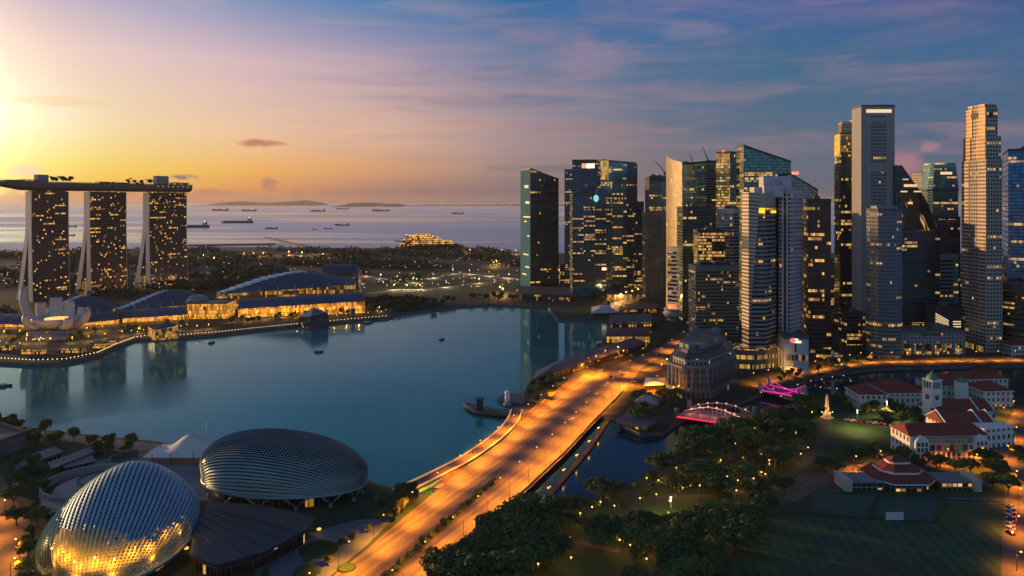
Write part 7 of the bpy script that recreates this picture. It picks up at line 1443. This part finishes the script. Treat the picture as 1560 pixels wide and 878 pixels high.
# floodlight at the obelisk, clock tower and hotel trees
def uplight(name, lab, p, e, col, tgt):
    r = root(name, lab, 'floodlight', p); mb = MB(); mb.box((p[0], p[1], p[2] + .3), (.7, .7, .5)); part('housing', mb, M_METAL, r); l = bpy.data.lights.new('flood_light', 'SPOT'); l.energy = e; l.color = col; l.spot_size = 1.2; l.spot_blend = .6; l.shadow_soft_size = .3
    o = bpy.data.objects.new('flood_light', l); C.objects.link(o); o.parent = r; o.location = (0, 0, .8); o.rotation_euler = (Vector(tgt) - Vector(p)).to_track_quat('-Z', 'Y').to_euler()
uplight('ground_floodlight', 'ground floodlight at the left foot of the obelisk', tuple(o_ + Vector((-6, -6, 0))), 5200, (1, .55, .18), tuple(o_ + Vector((0, 0, 10)))); uplight('ground_floodlight', 'ground floodlight at the right foot of the obelisk', tuple(o_ + Vector((6, -6, 0))), 5200, (1, .55, .18), tuple(o_ + Vector((0, 0, 10))))
q = G(1425, 646); uplight('ground_floodlight', 'ground floodlight lighting the right side of the clock tower', (AX(1424, 549) + 5, 551, LZ), 5000, (1, .45, .12), (AX(1424, 560), 560, 12)); uplight('ground_floodlight', 'ground floodlight at the white podium corner', tuple(G(1181, 572)), 24000, (1, .5, .12), (AX(1187, 724), 724, 12))
# ================================================================ cars
def car_proto(m, name='parked_car'):
    r = root(name, 'car', 'car', (0, 0, 0)); mb = MB(); prof = [(-2.1, .35), (2.1, .35), (2.15, .75), (1.25, .95), (.55, 1.45), (-1.0, 1.45), (-1.8, 1.0), (-2.15, .95)]
    for s_ in (-1, 1): mb.face([(x, s_ * (.86 if z < 1.2 else .72), z) for x, z in (prof if s_ < 0 else prof[::-1])])
    for i in range(8):
        (x0, z0), (x1, z1) = prof[i], prof[(i + 1) % 8]; w0, w1 = (.86 if z0 < 1.2 else .72), (.86 if z1 < 1.2 else .72); mb.face([(x0, -w0, z0), (x0, w0, z0), (x1, w1, z1), (x1, -w1, z1)])
    part('body', mb, m, r)
    mb = MB(); mb.face([(1.2, -.76, 1.0), (1.2, .76, 1.0), (.6, .68, 1.42), (.6, -.68, 1.42)]); mb.face([(-1.75, .76, 1.04), (-1.75, -.76, 1.04), (-1.04, -.68, 1.42), (-1.04, .68, 1.42)]); mb.v = [v + Vector((.03 if v.x > 0 else -.03, 0, .02)) for v in mb.v]; part('windscreen', mb, mat('car_glass', (.02, .025, .03), .1, .3), r)
    for x in (-1.35, 1.35):
        for y in (-.82, .82): mb = MB(); mb.tube([(x, y - .1, .33), (x, y + .1, .33)], .33, 10); part('wheel', mb, mat('tyre', (.02, .02, .02), .9), r)
    for y in (-.6, .6):
        mb = MB(); mb.box((2.14, y, .68), (.1, .34, .2)); part('headlight', mb, glow('headlight', (1, .9, .7), 2.0), r); mb = MB(); mb.box((-2.16, y, .8), (.1, .4, .22)); part('tail_light', mb, glow('tail_light', (1, .05, .02), 3.0), r)
    return r
CP = [car_proto(mat(n_, c, .35, .3, .05)) for n_, c in (('car_silver', (.35, .36, .38)), ('car_dark', (.04, .045, .05)), ('car_red', (.35, .03, .02)), ('car_white', (.6, .6, .6)))]; CN = ['silver', 'black', 'red', 'white']
def car(p, rz, lab, c, grp=None):
    o = clone(CP[c], p, rz, 1.15, lab % CN[c] if '%s' in lab else lab, grp)
for k, (px_, py_) in enumerate(((1312, 713), (1317, 715), (1322, 712), (1327, 714), (1333, 711), (1316, 718), (1325, 717.5))): car(G(px_, py_) + Vector((0, 0, .03)), 1.5 + .1 * k, '%s car with red tail lights queued behind the clubhouse, ' % CN[k % 4] + ('front row' if k < 5 else 'back row'), k % 4, 'queued cars behind the clubhouse')
for k in range(11): car(G(1291 + k * 8.6, 641 + k * 1.0) + Vector((0, 0, .03)), .3 + .05 * (k % 3), '%s car parked on the road along the top of the obelisk lawn', k * 3 % 4, 'cars parked above the obelisk lawn')
for k in range(7): car(G(1540 + (k % 2) * .8, 774 + k * 6.5) + Vector((0, 0, .03)), 1.57, '%s car parked right of the bowling green', (3, 0, 3, 1, 0, 3, 2)[k], 'cars parked right of the bowling green')
for k, (px_, py_, rz) in enumerate(((917, 566, .9), (930, 575, .9), (948, 572, .8), (925, 585, 1.0), (966, 583, .2), (1003, 541, .6), (983, 551, .6), (897, 598, 4.1), (870, 640, 4.0))): car(G(px_, py_) + Vector((0, 0, .04)), rz, ['silver car nearest the quay lamp at the junction', 'black car in the middle of the junction', 'red car at the right of the junction', 'white car entering the bridge road from the junction', 'silver car on the side road by the river pavilion', 'black car on the road beside the stone hotel', 'red car on the road between quay halls and hotel', 'white car on the far end of the bridge', 'silver car alone on the bridge road'][k], k % 4, 'cars at the junction')
for c in CP:
    for ch in list(c.children): bpy.data.objects.remove(ch)
    bpy.data.objects.remove(c)
# ================================================================ sea: ships, islands, breakwater, cruise pier
def ship(lab, x0, x1, y, lit=0, cargo=0, tower_right=True, group=None, hull=(.03, .035, .045)):
    D = CH * FOC / (y - HZ); L_ = (x1 - x0) * D / FOC; xc = AX((x0 + x1) / 2, D); r = root('cargo_ship' if L_ > 120 else 'workboat', lab, 'ship', (xc, D, 0), group); h = max(4, L_ * .07); w = L_ * .15; mb = MB()
    pl_ = [(-L_ / 2, -w * .4), (L_ * .40, -w / 2), (L_ / 2, 0), (L_ * .40, w / 2), (-L_ / 2, w * .4)]; fp = [(xc + x * (1 if not tower_right else -1), D + yy) for x, yy in pl_]
    if tower_right: fp = fp[::-1]
    mb.prism(fp, -1, [h] * 5); part('hull', mb, mat('hull_%d' % int(hull[0] * 1000), hull, .6), r); s_ = 1 if tower_right else -1
    mb = MB(); mb.box((xc + s_ * L_ * .40, D, h + L_ * .035), (L_ * .08, w * .8, L_ * .07)); mb.box((xc + s_ * L_ * .40, D, h + L_ * .085), (L_ * .05, w * .9, L_ * .03)); part('bridge_house', mb, mat('ship_white', (.5, .5, .5), .6), r)
    mb = MB(); mb.tube([(xc + s_ * L_ * .42, D, h), (xc + s_ * L_ * .42, D, h + L_ * .14)], L_ * .008, 6); part('funnel_mast', mb, M_METAL, r)
    for k in range(cargo): mb = MB(); mb.box((xc - s_ * L_ * (.32 - k * .62 / max(1, cargo)), D, h + L_ * .018), (L_ * .5 / cargo, w * .7, L_ * .036)); part('deck_cargo', mb, mat('deck_cargo', (.09, .07, .06), .7), r)
    for k in range(lit): mb = MB(); q = L_ * .03; mb.lathe((xc + s_ * L_ * (.42 - k * .7 / max(1, lit)), D - w * .5, h + L_ * (.1 if k == 0 else .055)), [(.02, -q * .5), (q * .6, 0), (.02, q * .5)], 6); part('deck_lamp', mb, glow('ship_lamp', (1, .75, .42), 3.5), r)
for a in (('faint barge on the horizon right of the hotel towers', 322, 348, 321.5, 0, 2), ('ship with three bright deck lights near the horizon', 367, 391, 322, 3, 3), ('largest long tanker with a lit bridge house', 336, 385, 340, 1, 0), ('tanker half hidden behind the rightmost hotel tower', 262, 318, 347, 1, 0), ('short dark barge in front of the breakwater', 403, 423, 349, 0, 2), ('distant barge left of the far islands', 473, 496, 322.5, 0, 2),
          ('small coaster with its bridge at right, above the breakwater', 510, 532, 344, 0, 1), ('tiny tug left of the workboat', 474, 483, 350, 1, 0), ('dark workboat with masts near the shore', 493, 506, 349, 0, 1), ('distant ship with a pale bow by the island gap', 568, 594, 322, 1, 1), ('faint flat ship below the right island', 512, 531, 319, 0, 1), ('ship seen between left and middle hotel towers, upper one', 98, 117, 346, 1, 1), ('ship seen between left and middle hotel towers, lower one', 100, 114, 359, 1, 1), ('lone flat ship right of the lit cruise pier', 688, 707, 326, 0, 1)):
    ship(*a)
M_HILL = mat('island_forest', (.03, .045, .05), .9)
def hills(name, pts, D, depth):
    mb = MB(); n = len(pts); R3 = random.Random(n)
    def f(u, v):
        i = min(int(u * (n - 1)), n - 2); t_ = u * (n - 1) - i; x = pts[i][0] + (pts[i + 1][0] - pts[i][0]) * t_; y = pts[i][1] + (pts[i + 1][1] - pts[i][1]) * t_; D2 = D + depth * v
        return (AX(x, D), D2, max(-2, ZH(y, D) * math.sin(math.pi * min(v * .5 + .0, .5) * 2 * .5 + 0) + 18 * noise.noise(Vector((x * .15, v * 3, 2)))) if v > 0 else -2)
    mb.grid(f, 60, 6, 0, True); return struct(name, mb, M_HILL)
hills('island_hills', [(286, 314), (310, 308.5), (335, 307), (360, 308.5), (385, 309), (410, 307), (440, 305), (462, 308.5), (480, 313)], 34000, 3000)
hills('island_hills', [(500, 314), (520, 309.5), (545, 308.5), (575, 311), (590, 310.5), (612, 313)], 26000, 2000)
hills('island_hills', [(600, 314), (640, 312), (690, 312.3), (740, 312), (800, 311.5), (860, 311.5), (930, 312), (1010, 314)], 32000, 2500)
for k, (px_, py_) in enumerate(((575, 314), (579, 314), (583, 314.2), (658, 314.5), (672, 309), (674, 309.3), (688, 309.6), (712, 309.6), (736, 309), (742, 309.4), (750, 309.5), (776, 309.5))):
    D = 25500; mb = MB(); q = P(px_, py_, D); mb.lathe((q.x, q.y, 0), [(4, 0), (3, q.z * .5), (3, q.z), (16, q.z), (16, q.z + 12), (.1, q.z + 20)], 6); single('harbour_light', mb, glow('harbour_glass', (1, .62, .42), .45), 'far harbour light on the horizon left of the teal sided tower', 'harbour light', 'harbour lights on the horizon')
a, b = G(404, 362, 2), G(468, 377, 2); mb = MB(); d = (b - a).normalized(); n_ = Vector((-d.y, d.x, 0)) * 9; mb.prism([tuple((p)[:2]) for p in (a - n_, b - n_, b + n_, a + n_)], -2, 4); single('breakwater', mb, M_QUAY, 'long thin dark breakwater slanting into the sea', 'breakwater')
mb = MB(); a, b = G(285, 374.5, 2), G(420, 372, 2); d = (b - a).normalized(); n_ = Vector((-d.y, d.x, 0)) * 8; mb.prism([tuple(p[:2]) for p in (a - n_, b - n_, b + n_, a + n_)], -2, 5); single('breakwater', mb, M_QUAY, 'flat dark mole along the shore right of the hotel towers', 'breakwater')
D = 2700; r = root('cruise_pier', 'orange lit cruise pier building on the far shore', 'pier building', P(652, 378, D))
OR = lambda: fac(7, 7, .2, .25, (.25, .10, .02), (.12, .06, .03), .6, .6, 1.6, warm=.05)
for (x0, x1, yb, yt, d) in ((608, 690, 376, 371, 0), (614, 672, 371, 365, 4), (618, 640, 366, 359, 6), (634, 656, 366, 357, 8), (650, 668, 366, 362, 6), (668, 688, 376, 367, 3)):
    mb = MB(); mb.prism(front(x0, x1, D + d, 40), max(LZ, ZH(yb, D)), ZH(yt, D)); part('lit_block', mb, OR(), r)
mb = MB(); mb.tube([P(602, 367, D), P(625, 371, D)], 2.2, 5); part('gangway', mb, M_METAL, r)
for k in range(9):
    p = P(619 + k * 5, 358 + (k % 3), D - 6); mb = MB(); mb.lathe(tuple(p), [(.1, -2), (2.2, 0), (.1, 2)], 6); part('pier_lamp', mb, M_FARO, r)
for k, (x0, x1, y0, y1, D, lab) in enumerate(((296, 318, 391, 396, 2250, 'low lit depot shed nearest the hotel tower'), (362, 378, 388, 393, 2350, 'white roofed depot shed between the two brightest orange lamps'), (382, 402, 386, 391, 2400, 'depot shed at the brightest orange lamps'), (414, 432, 387, 390, 2400, 'grey depot shed right of the brightest orange lamps'), (470, 500, 388, 391, 2300, 'long low far depot shed'), (620, 632, 399, 402, 2050, 'small pale shed on the far meadow'))):
    t = tower('depot_shed', lab, front(x0, x1, D, 30), ZH(y0, D), fac(8, 8, .2, .3, (.12, .07, .03), (.2, .19, .18), .3, .3, .9, warm=.2), 'shed', plant=0, parapet=.6, roof=M_CONC)
# boats
def boat(lab, px_, py_, L_, rz, m):
    p = G(px_, py_, 0); r = root('moored_boat', lab, 'boat', p); mb = MB(); cs, sn = math.cos(rz), math.sin(rz); T = lambda x, y: (p.x + x * cs - y * sn, p.y + x * sn + y * cs)
    mb.prism([T(-L_ / 2, -L_ * .13), T(L_ * .25, -L_ * .14), T(L_ / 2, 0), T(L_ * .25, L_ * .14), T(-L_ / 2, L_ * .13)], -.3, [1.3, 1.3, 2.0, 1.3, 1.3]); part('hull', mb, m, r); mb = MB(); q = T(-L_ * .1, 0); mb.box((q[0], q[1], 2.1), (L_ * .5, L_ * .2, 1.7), rz); part('cabin', mb, M_WHITE, r)
for k, (px_, py_, L_, rz, lab) in enumerate(((4, 589, 16, .2, 'dark boat at the left edge of the bay'), (893, 552, 14, .6, 'white moored boat by the nearest quay hall'), (902, 545, 14, .7, 'second moored boat along the quay hall'), (912, 536, 16, .6, 'moored boat between the quay hall and the pier hall'), (673, 518, 7, .3, 'tiny dark boat alone mid bay'), (486, 537, 10, 0, 'flat dark buoy boat below the dark pavilion'), (322, 523, 8, .5, 'small round dark boat below the gold atrium'), (916, 524, 18, .6, 'long moored boat at the pier hall end'), (560, 493, 14, 0, 'dark ferry boat at the promenade right of the dark pavilion'))): boat(lab, px_, py_, L_, rz, M_ROOFD if k in (0, 4, 5, 6, 8) else mat('boat_grey', (.2, .22, .24), .5))
# ================================================================ haze over sea and city
def haze(density, col, aniso):
    mb = MB(); mb.prism([(-42000, -300), (42000, -300), (42000, 46000), (-42000, 46000)], -3, 420, 0, True); o = struct('haze', mb, [], 'stuff'); m = bpy.data.materials.new('haze'); m.use_nodes = True; t = m.node_tree; t.nodes.clear(); out = t.nodes.new('ShaderNodeOutputMaterial'); v = t.nodes.new('ShaderNodeVolumePrincipled')
    v.inputs['Color'].default_value = rgba(col); v.inputs['Density'].default_value = density; v.inputs['Anisotropy'].default_value = aniso; t.links.new(v.outputs[0], out.inputs['Volume']); o.data.materials.append(m)
SC.cycles.volume_bounces = 0
haze(1.6e-5, (.80, .78, .82), .25)
